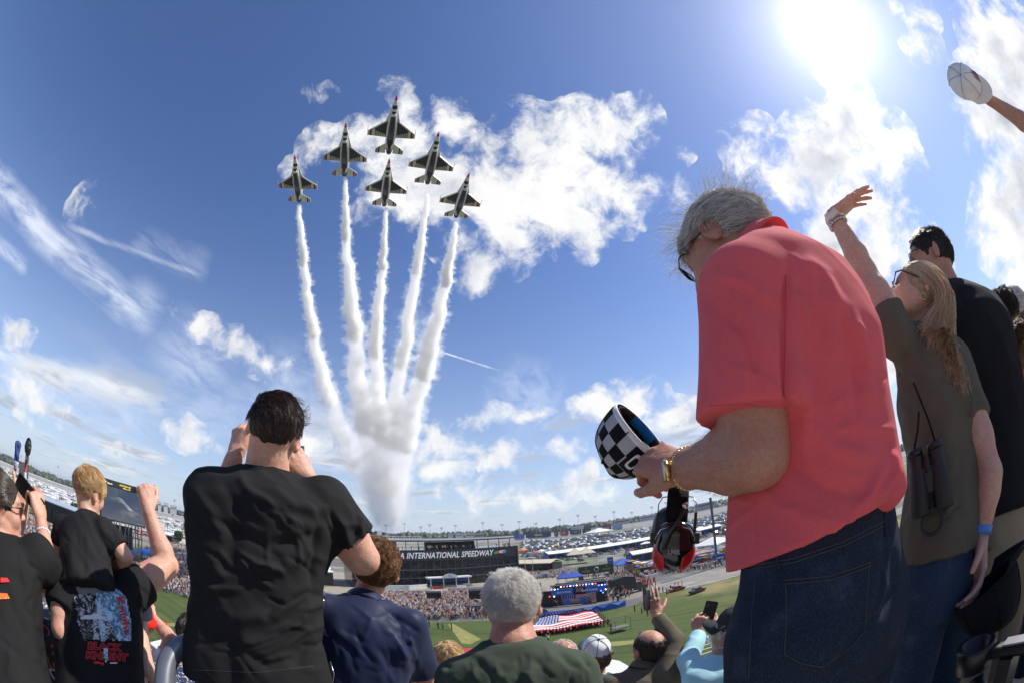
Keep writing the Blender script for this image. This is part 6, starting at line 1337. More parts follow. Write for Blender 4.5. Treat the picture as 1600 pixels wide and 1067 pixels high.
def tree(name, label, p, h, r, group=None, seed=0, palm=False, mats='leaf'):
    rng = np.random.default_rng(seed); root = empty(name, p, 0, label, 'tree', group); mb = MB()
    if palm:
        top = np.array([rng.uniform(-.5, .5), 0, h]); mb.tube([(0, 0, 0), top*.5+np.array([.2, 0, 0]), top], [.28, .2, .17], 7); mb.build('trunk', MATS['bark'], root); mb = MB()
        for k in range(22):
            a = rng.uniform(0, 6.28); el = rng.uniform(-.3, 1.1); L = r*rng.uniform(.8, 1.1); q = [top+np.array([math.cos(a)*L*t, math.sin(a)*L*t, L*(math.sin(el)*t-.9*t*t)]) for t in np.linspace(0, 1, 6)]; s_ = np.array([-math.sin(a), math.cos(a), -.3])*.32
            V = []; 
            for i, x in enumerate(q): w = math.sin(math.pi*(.12+.86*i/5)); V += [x-s_*w, x+up_*.05, x+s_*w]
            mb.add(V, [(i*3+j, i*3+j+1, i*3+j+4, i*3+j+3) for i in range(5) for j in range(2)])
        mb.build('crown', MATS[mats], root)
    else:
        mb.tube([(0, 0, 0), (.1, 0, h*.3), (0, .1, h*.55)], [.35, .25, .12], 7)
        for k in range(5): a = k*1.3; mb.tube([(0, 0, h*.3), (math.cos(a)*r*.5, math.sin(a)*r*.5, h*.65)], [.14, .04], 5)
        mb.build('trunk', MATS['bark'], root); n = 900; d = rng.normal(size=(n, 3)); d /= np.linalg.norm(d, axis=1)[:, None]; q = d*(rng.uniform(.35, 1., n)**.5)[:, None]*(1+.35*vnoise(d*2.2, seed)[:, None])*np.array([r, r, h*.38])+np.array([0, 0, h*.64])
        s_ = rng.uniform(.25, .6, n)*r/3.2; u = rng.normal(size=(n, 3)); u /= np.linalg.norm(u, axis=1)[:, None]; v = np.cross(u, rng.normal(size=(n, 3))); v /= np.linalg.norm(v, axis=1)[:, None]; u *= s_[:, None]; v *= s_[:, None]
        V = np.stack([q-u-v, q+u-v*.6, q+u*.8+v, q-u*.7+v], 1).reshape(-1, 3); link('crown', me_from('crown', V, np.arange(n*4).reshape(-1, 4), None, False), root, MATS[mats])
    return root
for i, (x, y, h, r, pl) in enumerate([(288, 845, 12, 3.4, 1), (279, 848, 8, 3.2, 0), (262, 842, 11, 3.2, 1), (270, 812, 11, 3., 1), (118, 800, 7, 4.5, 0), (96, 812, 5.5, 4.2, 0), (215, 835, 9, 3., 1), (515, 872, 7, 4., 0), (528, 868, 6, 3.4, 0), (500, 860, 8, 3.5, 0), (548, 862, 6, 3.5, 0), (128, 792, 7, 3.4, 0), (292, 822, 10, 3., 1)]):
    tree('palm_tree' if pl else 'broadleaf_tree', ('tall palm rising over the left infield crowd, number %s from the fist' if 0 else '%s' % ['palm nearest the young photographer on the left', 'bushy tree beside the nearest palm', 'palm between the raised fist and the photographer', 'palm standing by the white motorhomes', 'yellow-green bushy tree beside the pale blue roof', 'low bushy tree in front of the pale blue roof', 'palm beneath the left video screen', 'round dark tree right of the black t-shirt', 'tree near the end of the black building', 'tree behind the white canopy beside the black t-shirt', 'tree against the left end of the black building', 'small tree behind the pale blue roof', 'far palm above the camper rows'][i]), G(x, y), h, r, 'infield trees', i, bool(pl))
def light_pole(x, d, h, lb):
    p = Hd(x, 830, d); p[2] = GZ; root = empty('light_pole', p, 0, lb, 'light pole', 'light poles on the horizon'); mb = MB(); mb.tube([(0, 0, 0), (0, 0, h)], [.5, .3], 6); mb.build('mast', MATS['concrete'], root); mb = MB(); r_ = np.array([math.cos(0), 0, 0]); mb.box((0, 0, h+.8), (7.5, .8, 1.2)); mb.box((0, 0, h-1.4), (5.5, .7, .8)); mb.build('lamp_rack', MATS['concrete'], root)
for i, x in enumerate((577, 603, 632, 658, 672, 690, 712, 755, 785, 812, 838, 876, 905, 932, 962, 990, 1022, 1045, 1090, 272, 240, 190, 88, 30)):
    light_pole(x, 940, 33+(i*7 % 5)*2.2, 'thin floodlight mast on the horizon, '+['first right of the black t-shirt', 'above the scaffold on the black roof', 'above the flag people on the black roof', 'over the middle of the black roof', 'short one over the roof terrace', 'over the letters of the black building', 'right of the roof terrace', 'above the right half of the black building', 'near the right end of the black building', 'above the right corner of the black building', 'where the blue banners begin', 'above the red banner', 'above the dark banners', 'above the white banner', 'above the pale blue banner', 'left of the hanging cap', 'left of the headset', 'behind the headset', 'right of the headset', 'beside the photographer\'s sleeve', 'behind the raised fist', 'behind the left video screen', 'between the speaker tower and the boy', 'at the far left edge'][i])
# banners and buildings along the far straight
BAN = [(803, 820, 834.5, 841, (.03, .12, .45), None), (821, 862, 832, 840, (.02, .03, .13), (.5, .4, .08)), (866, 873, 830.5, 836, (.015, .015, .02), (.5, .5, .5)), (874, 889, 829, 835.5, (.42, .02, .05), 'A'), (890, 909, 827, 834, (.04, .04, .16), (.45, .4, .1)), (910, 924, 825.5, 832.5, (.015, .015, .03), (.35, .3, .1)), (925, 940, 823.5, 831, (.62, .62, .64), (.05, .1, .4)), (941, 956, 821.5, 828.5, (.45, .03, .06), (.7, .7, .7)), (957, 973, 818.5, 826.5, (.20, .34, .62), (.5, .4, .1))]
for i, (x0, x1, yt, yb, c, acc) in enumerate(BAN):
    d = 960; A = Hd(x0, yb, d); B = Hd(x1, yb-(x1-x0)*.06, d); hh = (yb-yt)/690*d; mb = MB(); e = nrm(B-A); n = np.cross(e, up_); W_ = np.linalg.norm(B-A); c0 = (A+B)/2
    root = empty('billboard', [c0[0], c0[1], GZ], 0, ['bright blue banner right of the black building', 'long navy banner with a gold mark', 'narrow black banner', 'red banner with a white letter', 'dark violet banner with gold marks', 'black banner between the violet and the white one', 'white banner with blue lettering', 'red banner with white lettering', 'pale blue banner with a gold mark'][i]+' on the far straight', 'billboard', 'banners along the far straight')
    R = np.stack([e, -n, np.cross(-n, e)*-1], 1); mb.box((0, 0, c0[2]-GZ+hh/2), (W_*.97, 1.2, hh), R); mb.build('panel', mat('banner%d' % i, c, .6), root)
    mb = MB(); mb.box((0, 0, (c0[2]-GZ)/2), (W_*.8, .8, max(c0[2]-GZ, .5)), R); mb.build('post_frame', MATS['concrete'], root)
    if acc:
        mb = MB(); z = c0[2]-GZ+hh/2
        fr = -n*0+(-nrm(c0*np.array([1, 1, 0])))*.9
        if acc == 'A': text_into(mb, 'A', fr+up_*z, e, up_, hh*1.1, bold=.02); acc = (.7, .7, .7)
        else:
            for k in range(4 if i in (6, 7) else 1): mb.box(fr*1.1+e*((k-1.5)*W_*.13 if i in (6, 7) else 0)+up_*z, (W_*(.09 if i in (6, 7) else .3), .3, hh*.32), R)
        mb.build('lettering', mat('bannerink%d' % i, acc, .6), root)
for i, (x0, x1, yt, yb, c) in enumerate([(957, 985, 813, 821, (.42, .38, .32)), (1086, 1118, 787, 797, (.30, .30, .31)), (893, 912, 823.5, 827, (.6, .6, .58)), (742, 756, 834, 841, (.30, .29, .26)), (712, 724, 833.5, 838, (.62, .62, .6)), (728, 741, 833, 840, (.55, .54, .5)), (247, 252, 783, 789, (.45, .45, .46)), (256, 262, 785, 792, (.5, .5, .5)), (266, 276, 788, 794, (.42, .42, .42)), (1000, 1030, 806, 812, (.4, .4, .42)), (556, 575, 832.5, 836, (.5, .48, .45)), (700, 708, 834, 838, (.6, .58, .55))]):
    d = 1150; A = Hd(x0, yb, d); B = Hd(x1, yb-(x1-x0)*(.02 if x0 < 800 else .12) if x0 > 400 else yb+(x1-x0)*.35, d); e = nrm((B-A)*np.array([1, 1, 0])); hh = (yb-yt)/690*d; c0 = (A+B)/2; n = np.cross(e, up_); R = np.stack([e, n, up_], 1)
    root = empty('distant_building', [c0[0], c0[1], GZ], 0, ['tan building behind the pale blue banner', 'grey grandstand block right of the headset', 'long white roof over the violet banner', 'grey block above the black building', 'white shed above the black building', 'cream shed beside the grey block above the black building', 'left tower of the far skyline', 'middle tower of the far skyline', 'right tower of the far skyline', 'low grey building left of the headset on the horizon', 'pale stand beside the smoke column', 'small white box building on the horizon'][i], 'building', 'buildings on the horizon')
    top = c0[2]-GZ+hh; mb = MB(); mb.box((0, 0, top/2), (np.linalg.norm(B-A), 14, top), R); mb.build('wall', mat('far%d' % i, c, .8), root); mb = MB(); mb.box((0, 0, top+.5), (np.linalg.norm(B-A)*1.04, 15, 1.), R); mb.build('roof', MATS['line_white'], root); mb = MB(); mb.box(-nrm(np.array([c0[0], c0[1], 0]))*7.2+up_*top*.8, (np.linalg.norm(B-A)*.9, .5, hh*.18), R); mb.build('window_band', mat('farwin', (.03, .04, .05), .3), root)
# ------------------------------------------------------------------ black glass building with the lettering
def frame_of(A, B):
    A = np.array([A[0], A[1], 0.]); B = np.array([B[0], B[1], 0.]); e = nrm(B-A); n = np.cross(e, up_); n = n if n@A < 0 else -n; return A, B, e, n, np.linalg.norm(B-A)
def glass_mat():
    m = bpy.data.materials.new('black_glass'); m.use_nodes = True; nt = m.node_tree; b = NB(nt); p = nt.nodes['Principled BSDF']; co = b.n('ShaderNodeTexCoord').outputs['Object']
    c = b.mix(b.mr(b.noise(co, .5, 6, .7), .45, .75), (.008, .010, .013, 1), (.04, .045, .05, 1)); b.link(c, p.inputs['Base Color']); p.inputs['Roughness'].default_value = .16; bn = b.n('ShaderNodeBump'); bn.inputs['Strength'].default_value = .25; bn.inputs['Distance'].default_value = .3; b.link(b.noise(co, .35, 3, .5), bn.inputs['Height']); b.link(bn.outputs[0], p.inputs['Normal']); MATS['black_glass'] = m
glass_mat(); mat('black_panel', (.012, .012, .013), .45, noise=(1, .3)); mat('dark_grey', (.06, .06, .065), .6); mat('white_metal', (.62, .62, .61), .5); mat('sign_white', (.8, .8, .8), .5); mat('stage_blue', (.02, .10, .42), .5, noise=(1.5, .15)); mat('deck_grey', (.14, .13, .125), .7, noise=(.8, .2)); mat('truss', (.10, .10, .105), .5)
mat('gate_green', (.012, .045, .025), .5); mat('gold_ink', (.45, .33, .08), .5); mat('tent_white', (.72, .72, .70), .7); mat('tent_blue', (.03, .10, .36), .7); mat('tent_red', (.45, .04, .04), .7); mat('tent_yellow', (.50, .28, .03), .7); mat('tent_cream', (.55, .48, .36), .7); mat('glass_dark', (.02, .025, .03), .15)
mat('lamp_blue', (.05, .1, .9), .4, emit=(.15, .25, 1., 2.5)); mat('lamp_red', (.9, .05, .05), .4, emit=(1., .08, .06, 2.2)); mat('lamp_white', (.9, .9, 1), .4, emit=(.85, .9, 1., 2.5))
mat('flag_red', (.50, .02, .035), .75); mat('flag_white', (.70, .70, .68), .75); mat('flag_blue', (.025, .04, .18), .75)
def black_building():
    A, B, e, n, L = frame_of(Hd(548, 850, 171), Hd(808, 850, 194)); root = empty('speedway_building', np.r_[A[:2], GZ], 0, 'long black glass building with white speedway lettering across the infield', 'building')
    zt = Hd(808, 851.5, 194)[2]-GZ; R = np.stack([e, n, up_], 1); o = e*L/2
    mb = MB(); mb.box(o-n*12+up_*zt/2, (L, 24, zt), R); mb.build('wall', MATS['black_glass'], root)
    mb = MB(); mb.box(o+n*.18+up_*(zt-2.3), (L, .3, 4.4), R); 
    mb.box(e*(L-.4)+n*.2+up_*zt/2, (.8, .5, zt), R); mb.build('fascia', MATS['black_panel'], root)
    mb = MB()
    for k in range(int(L/3.1)): mb.box(e*(1.5+k*3.1)+n*.1+up_*(zt-4.6)/2, (.12, .16, zt-4.6), R)
    for z in (3.6, 7.0): mb.box(o+n*.13+up_*z, (L, .2, .35), R)
    mb.build('mullion', MATS['dark_grey'], root)
    mb = MB(); x0, x1 = 577, 771; s0 = (Hd(x0, 860, 200)-np.r_[A[:2], 0])@e
    me = text_mesh('DAYTONA INTERNATIONAL SPEEDWAY', 1., shear=.28, bold=.022, spacing=1.06); V = np.array([v.co[:] for v in me.vertices]); 
    def along(x):    # where the sight line of a column meets the facade
        r_ = ray(x, 860); t = (A@n)/(r_@n); return (r_*t-A)@e
    s0, s1 = along(x0), along(x1); sx = (s1-s0)/(V[:, 0].max()-V[:, 0].min()); hgt = 2.35; V2 = np.stack([(V[:, 0]-V[:, 0].min())*sx+s0, V[:, 1]*hgt/.7], 1)
    W = V2[:, :1]*e+V2[:, 1:]*up_+n*.42+up_*(zt-2.35); mb.add(W, [tuple(p.vertices) for p in me.polygons]); mb.build('lettering', MATS['sign_white'], root)
    # the coloured swirl emblem
    ce = e*along(781)+up_*(zt-2.4)+n*.42
    for i, (c, m_) in enumerate((((-1.6, .1), 'em_green'), ((-.5, .5), 'em_red'), ((.8, .55), 'em_yellow'), ((1.7, .1), 'em_blue'))):
        mb = MB(); nn = 14; mb.add([ce+e*(c[0]+1.5*math.cos(2*math.pi*k/nn)*(1-.25*(i % 2)))+up_*(c[1]*.7+.65*math.sin(2*math.pi*k/nn+.4))+n*.04*i for k in range(nn)], [tuple(range(nn))]); mb.build('emblem', MATS[m_], root)
    mb = MB(); text_into(mb, '75', ce+n*.22, e, up_, 1.5, shear=.2, bold=.02); mb.build('emblem_text', MATS['sign_white'], root)
    # roof terrace: railing, posts, thin canopy
    mb = MB(); mb.box(o-n*.4+up_*(zt+1.15), (L, .08, .08), R)
    for k in range(int(L/2)): mb.box(e*(1+k*2)-n*.4+up_*(zt+.58), (.07, .07, 1.15), R)
    mb.build('railing', MATS['dark_grey'], root)
    mb = MB(); zc = zt+3.6; mb.box(o-n*9+up_*zc, (L, 14, .45), R)
    for k in range(14): mb.box(e*(2+k*(L-4)/13)-n*3+up_*(zt+1.8), (.25, .25, 3.6), R)
    mb.build('canopy', MATS['black_panel'], root)
    for a_, b_ in ((.02, .30), (.48, .80)): mb = MB(); mb.box(e*(L*(a_+b_)/2)-n*14+up_*(zt+1.5), (L*(b_-a_), 2, 3.), R); mb.build('roof_room', MATS['dark_grey'], root)
    # spotter stand on the roof
    mb = MB(); q = along(640)
    for k in range(16):
        x = e*(along(600)+k*(along(670)-along(600))/15); mb.box(x-n*10+up_*(zc+1.0), (.15, .15, 1.8), R)
    mb.box(e*(along(600)+along(670))/2-n*10+up_*(zc+.7), (along(670)-along(600), 2.5, .25), R); mb.box(e*(along(600)+along(670))/2-n*10+up_*(zc+1.9), (along(670)-along(600), .1, .15), R); mb.box(e*along(602)-n*10+up_*(zc+2.2), (1.8, 1.5, 3.6), R); mb.build('spotter_stand', MATS['white_metal'], root)
    return A, e, n, L, zt, along
for k_, c_ in (('em_green', (.05, .35, .12)), ('em_red', (.6, .05, .03)), ('em_yellow', (.65, .45, .08)), ('em_blue', (.08, .2, .55))): mat(k_, c_, .5)
BB = black_building()
def box_thing(name, label, cat, px, dist, yb, yt, parts, group=None): pass
def pavilion():
    A, B, e, n, L = frame_of(Hd(668, 915, 163), Hd(735, 915, 167)); R = np.stack([e, n, up_], 1); root = empty('open_pavilion', np.r_[A[:2], GZ], 0, 'white-framed scoring pavilion with three bays and an arched crest in front of the black building', 'pavilion')
    zt = Hd(700, 901, 165)[2]-GZ; o = e*L/2; mb = MB(); mb.box(o+up_*zt, (L*1.03, 4, .5), R)
    for k in range(4): mb.box(e*(L*(.06+k*.293))+n*1.6+up_*(zt/2), (.35, .35, zt), R)
    mb.build('frame', MATS['white_metal'], root); mb = MB(); mb.box(o-n*1.5+up_*(zt*.70), (L*.94, .3, zt*.55), R); mb.build('backdrop', MATS['black_panel'], root)
    mb = MB(); mb.box(o-n*1.3+up_*(zt*.72), (L*.92, .2, zt*.13), R); mb.build('blue_band', MATS['stage_blue'], root)
    mb = MB(); mb.prism([(math.cos(t)*L*.17, math.sin(t)*1.35) for t in np.linspace(0, math.pi, 13)], o+n*1.9+up_*(zt+.2), e, up_, n, .3); mb.build('arched_crest', MATS['white_metal'], root)
    mb = MB(); text_into(mb, '500', o+n*2.4+up_*(zt+.75), e, up_, .95, bold=.01); mb.build('lettering', MATS['stage_blue'], root)
    mb = MB(); mb.box(o+up_*(zt*.36), (L*1.0, 5, .35), R); mb.build('deck', MATS['deck_grey'], root)
    for k, m_ in ((.08, 'tent_red'), (.62, 'sign_white')):
        mb = MB(); mb.box(e*L*(k+.12)+n*2.7+up_*(zt*.30), (L*.22, .15, 1.1), R); mb.build('banner', MATS[m_], root)
pavilion()
def low_wall(label, pts, h, m, cat='wall', name='barrier_wall'):
    o = strip(name, pts, 0, h, m, None, .6); tag(o, label, cat)
low_wall('pale concrete wall behind the infield crowd, below the black building', [G(575, 926)[:2], G(668, 928)[:2], G(700, 924)[:2], G(800, 917)[:2]], 1.3, MATS['concrete'])
low_wall('sloping white crossover wall left of the pavilion', [G(600, 921)[:2], G(640, 921)[:2], G(668, 919)[:2]], 1.8, MATS['line_white'])
low_wall('blue barrier under the left video screen', [G(188, 868)[:2], G(215, 871)[:2], G(247, 870)[:2]], 3.4, MATS['stage_blue'], 'barrier', 'barrier')
low_wall('white barrier along the edge of the pit stalls', [G(985, 893)[:2], G(1010, 903)[:2], G(1060, 890)[:2], G(1120, 880)[:2]], 1.0, MATS['line_white'])
def scaffold_box(name, label, cat, x0, x1, yb, yt, d, m, depth=4, legs=True, group=None, extra=None):
    A, B, e, n, L = frame_of(Hd(x0, yb, d), Hd(x1, yb, d)); R = np.stack([e, n, up_], 1); root = empty(name, np.r_[A[:2], GZ], 0, label, cat, group); z1 = Hd((x0+x1)/2, yt, d)[2]-GZ; z0 = max(Hd((x0+x1)/2, yb, d)[2]-GZ, 0); o = e*L/2
    mb = MB(); mb.box(o+up_*(z0+z1)/2, (L, depth, z1-z0), R); mb.build('body', m, root)
    if z0 > .8 and legs:
        mb = MB()
        for a in (.03, .97):
            for dd in (-depth/2, depth/2): mb.box(e*L*a+n*dd*.9+up_*z0/2, (.25, .25, z0), R)
        for k in range(int(L/3)): mb.tube([e*(k*3)+n*depth/2*.9, e*(min(k*3+3, L))+n*depth/2*.9+up_*z0], .09, 4)
        mb.build('scaffold', MATS['truss'], root)
    if extra: extra(root, e, n, L, z0, z1, R)
    return root
scaffold_box('camera_platform', 'black stage tower in the crowd left of the pavilion steps', 'platform', 667, 690, 936, 924, 142, MATS['black_panel']); scaffold_box('camera_platform', 'black stage tower in the crowd right of the pavilion', 'platform', 733, 756, 938, 921, 142, MATS['black_panel']); scaffold_box('camera_platform', 'small dark platform amid the crowd beside the white-haired head', 'platform', 735, 752, 954, 944, 118, MATS['dark_grey'])
scaffold_box('inflatable_arch', 'blue and white inflatable at the left edge of the crowd beside the navy shirt', 'inflatable', 622, 645, 968, 956, 112, MATS['stage_blue'], extra=lambda r, e, n, L, z0, z1, R: (lambda mb: (mb.tube([e*0+up_*(z1+.2), e*L/2+up_*(z1+.7), e*L+up_*(z1+.3)], [.5, .7, .5], 8), mb.build('white_roll', MATS['tent_white'], r, True)))(MB()))
# ------------------------------------------------------------------ event stage with the flag backdrop
def flag_mesh(root, o, e, u, n, W, H, wave=.25, name='flag', bend=None, nx=39, ny=26):
    V = []; 
    def pos(i, j):
        x = i/nx; y = j/ny; w = wave*math.sin(x*9+y*2.5)+wave*.5*math.sin(x*17-y*4); return o+e*(x*W)+u*(y*H+(.06*H*math.sin(x*8) if bend else 0))+n*w
    for j in range(ny+1):
        for i in range(nx+1): V.append(pos(i, j))
    Fc = []; M = []
    for j in range(ny):
        for i in range(nx):
            a = j*(nx+1)+i; Fc.append((a, a+1, a+nx+2, a+nx+1)); stripe = j//2; canton = i < nx*.4 and j >= ny*6/13
            if canton: ii, jj = i, j-12; M.append(2 if not (ii % 2 == 1 and jj % 2 == 1 and ii < 15) else 1)
            else: M.append(0 if stripe % 2 == 0 else 1)
    mb = MB(); mb.add(V, Fc, M); return mb.build(name, [MATS['flag_red'], MATS['flag_white'], MATS['flag_blue']], root, False)
def stage():
    A, B, e, n, L = frame_of(Hd(868, 950, 112), Hd(950, 950, 112)); R = np.stack([e, n, up_], 1); root = empty('event_stage', np.r_[A[:2], GZ], 0, 'blue and black concert stage with a waving flag backdrop and coloured lamps', 'stage'); B_ = np.r_[A[:2], GZ]
    q = lambda x, y, d=112: Hd(x, y, d)-B_
    zd = 1.6; mb = MB(); mb.prism([(0, -6), (L, -6), (L*1.32, 1), (L*1.30, 5), (L*.75, 7.5), (L*.35, 9), (-1, 9.5), (-3, 2)], up_*(zd-.15), e, n, up_, .15); mb.build('deck', MATS['deck_grey'], root)
    mb = MB(); P_ = [(-3.1, 9.6), (L*.35, 9.1), (L*.52, 9.0), (L*.75, 7.6), (L*1.02, 7.0), (L*1.31, 5.1)]
    for (a, b), (c, d) in zip(P_[:-1], P_[1:]):
        mid = (e*a+n*b+e*c+n*d)/2; bulge = n*.5; mb.quad(e*a+n*b, e*c+n*d, e*c+n*d+up_*zd, e*a+n*b+up_*zd); mb.quad(e*a+n*b+up_*zd, e*c+n*d+up_*zd, mid+up_*zd*.55+bulge*1.2, mid+up_*zd*.5+bulge)
    mb.build('skirt', MATS['stage_blue'], root)
    zt = q(905, 911)[2]; mb = MB(); mb.box(e*L*.5-n*4+up_*(zd+zt)/2, (L*.98, 1, zt-zd), R); mb.box(e*L*.5-n*.5+up_*(zt-.2), (L*1.02, 2.5, .5), R)
    for a in (0, .97): mb.box(e*L*a+n*2.+up_*zt/2, (.5, .5, zt), R)
    mb.build('roof_frame', MATS['black_panel'], root)
    f0 = q(877, 943); f1 = q(933, 939.5); ft = q(877, 929); e2 = nrm((f1-f0)*np.array([1, 1, 0])); flag_mesh(root, f0+n*.6, e2, up_, n, np.linalg.norm(f1-f0), (ft-f0)[2]*1.02, .12, 'flag_backdrop', True)
    for x0, x1, yt, yb, m_, nm in ((862, 897, 917, 926, 'stage_blue', 'header_left'), (914, 946, 911, 921, 'stage_blue', 'header_right'), (898, 913, 910, 922, 'black_panel', 'emblem_panel')):
        a = q(x0, yb); b = q(x1, yb); h = q(x0, yt)[2]-a[2]; mb = MB(); mb.box((a+b)/2+n*3+up_*h/2, (np.linalg.norm(b-a)*.97, .4, h), R); mb.build('header_sign', MATS[m_], root)
    mb = MB(); c = (q(898, 922)+q(913, 922))/2+n*3.3; text_into(mb, '500', c+up_*.65, e, up_, 1.2, bold=.015); mb.build('lettering', MATS['badge_grey'], root); mb = MB(); text_into(mb, 'DAYTONA', c+up_*1.45, e, up_, .42, bold=.01); mb.build('lettering', MATS['badge_grey'], root)
    mb = MB(); text_into(mb, 'DAYTONA', (q(882, 924)+n*3.3)+up_*.4, e, up_, .7, bold=.01); mb.build('lettering', MATS['sign_white'], root); mb = MB(); text_into(mb, 'DAYTONA', (q(921, 921)+n*3.3)+up_*.5, e, up_, .8, bold=.01); mb.build('lettering', MATS['sign_white'], root)
    for i, x in enumerate(np.linspace(858, 944, 19)):
        y = 918.5-(x-858)*.10-(3 if 875 < x < 930 else 0); m_ = ('lamp_red', 'lamp_blue', 'lamp_white', 'lamp_blue', 'lamp_white')[i % 5]; mb = MB(); c = q(x, y)+n*3.2; mb.rev([(.04, -.12), (.15, -.08), (.18, .08), (.04, .12)], c, n, 10); mb.build('stage_lamp', MATS[m_], root, True)
    for i, (x, y, m_) in enumerate([(860, 928, 'lamp_red'), (867, 928, 'lamp_white'), (938, 919, 'lamp_blue'), (945, 917, 'lamp_white'), (941, 922, 'lamp_blue')]): mb = MB(); mb.rev([(.04, -.12), (.15, -.08), (.18, .08), (.04, .12)], q(x, y)+n*3.4, n, 10); mb.build('stage_lamp', MATS[m_], root, True)
    for x, y, w, h in ((886, 947, 1.6, 1.0), (911, 945, 1.2, 1.5), (862, 944, 5, 4.), (940, 936, 2.5, 4.)):
        c = q(x, y, 110); c = c*np.array([1, 1, 0])+up_*(zd+h/2); mb = MB(); mb.box(c, (w, 1.2, h), R); mb.build('equipment_rack', MATS['black_panel'] if w > 2.1 else MATS['stage_blue'], root)
stage()
def field_flag():
    C_ = [G(826, 996), G(945, 977), G(926, 960.5), G(842, 971)]; a, b, c, d = [np.array([p[0], p[1], GZ+1.0]) for p in C_]
    root = empty('giant_flag', a, 0, 'huge striped flag held flat over the grass by rows of people', 'flag'); V = []; nx, ny = 40, 26
    for j in range(ny+1):
        for i in range(nx+1):
            x, y = i/nx, j/ny; edge = abs(math.sin(i*math.pi/2*1.0))*(.5 if j in (0,) else .15 if j == ny else .0); p = (a*(1-x)+b*x)*(1-y)+(d*(1-x)+c*x)*y; p = p+up_*(.18*math.sin(x*11+y*5)+.1*math.sin(y*13)-(.6*(i % 3 == 1) if j == 0 else 0)); V.append(p-a)
    Fc = []; M = []
    for j in range(ny):
        for i in range(nx):
            q_ = j*(nx+1)+i; Fc.append((q_, q_+1, q_+nx+2, q_+nx+1)); can = i < 15 and j >= 12; M.append((1 if (i % 2 and j % 2 and i < 14) else 2) if can else (0 if (j//2) % 2 == 0 else 1))
    mb = MB(); mb.add(V, Fc, M); mb.build('cloth', [MATS['flag_red'], MATS['flag_white'], MATS['flag_blue']], root); return a, b, c, d
FF = field_flag()
# ------------------------------------------------------------------ garage roofs, gate, signs, tents on the right of the infield
def long_roof(label, pa, pb, d0, d1, wdt, m_roof, m_wall, h=4.5, name='garage'):
    A = Hd(*pa, d0); B = Hd(*pb, d1); A, B = np.array(A), np.array(B); top = (A[2]+B[2])/2-GZ; A0 = np.r_[A[:2], GZ]; e = nrm((B-A)*np.array([1, 1, 0])); n = np.cross(e, up_); n = n if n@A < 0 else -n; L = np.linalg.norm((B-A)[:2]); R = np.stack([e, n, up_], 1)
    root = empty(name, A0, 0, label, 'garage'); top = max(top, h); mb = MB(); mb.prism([(-wdt/2, -.9), (0, .6), (wdt/2, -.9), (wdt/2, -.5), (0, 1.0), (-wdt/2, -.5)], up_*top-n*0, n, up_, e, L); mb.build('roof', m_roof, root); mb = MB(); mb.box(e*L/2-n*1+up_*(top-1.2)/2, (L*.98, wdt-3, top-1.2), R); mb.build('wall', m_wall, root)
    mb = MB()
    for k in range(int(L/6)): mb.box(e*(3+k*6)+n*(wdt/2-2.2)+up_*(top*.36), (4.2, .25, top*.62), R)
    mb.build('bay_door', MATS['glass_dark'], root); return root
long_roof('long white-roofed garage running to the right behind the green gate', (852, 872), (1020, 845), 300, 335, 15, MATS['tent_white'], MATS['stage_blue']); long_roof('pale flat-roofed garage right of the black building', (812, 888), (870, 885), 238, 225, 12, MATS['tent_cream'], MATS['black_panel']); long_roof('blue-edged roof right of the striped sign', (984, 872), (1040, 860), 215, 222, 9, MATS['tent_white'], MATS['stage_blue']); long_roof('white-roofed garage beyond the headset', (1085, 833), (1122, 825), 330, 340, 14, MATS['tent_white'], MATS['stage_blue'])
long_roof('pale blue roof beside the bushy trees on the left', (64, 776), (128, 797), 240, 222, 11, mat('roof_blue', (.34, .40, .46), .5), MATS['black_panel']); long_roof('white roof at the end of the left infield rows', (240, 832), (285, 842), 330, 310, 14, MATS['tent_white'], MATS['concrete']); long_roof('white canopy between the black t-shirt and the curly head', (486, 888), (520, 888), 175, 175, 9, MATS['tent_white'], MATS['glass_dark'])
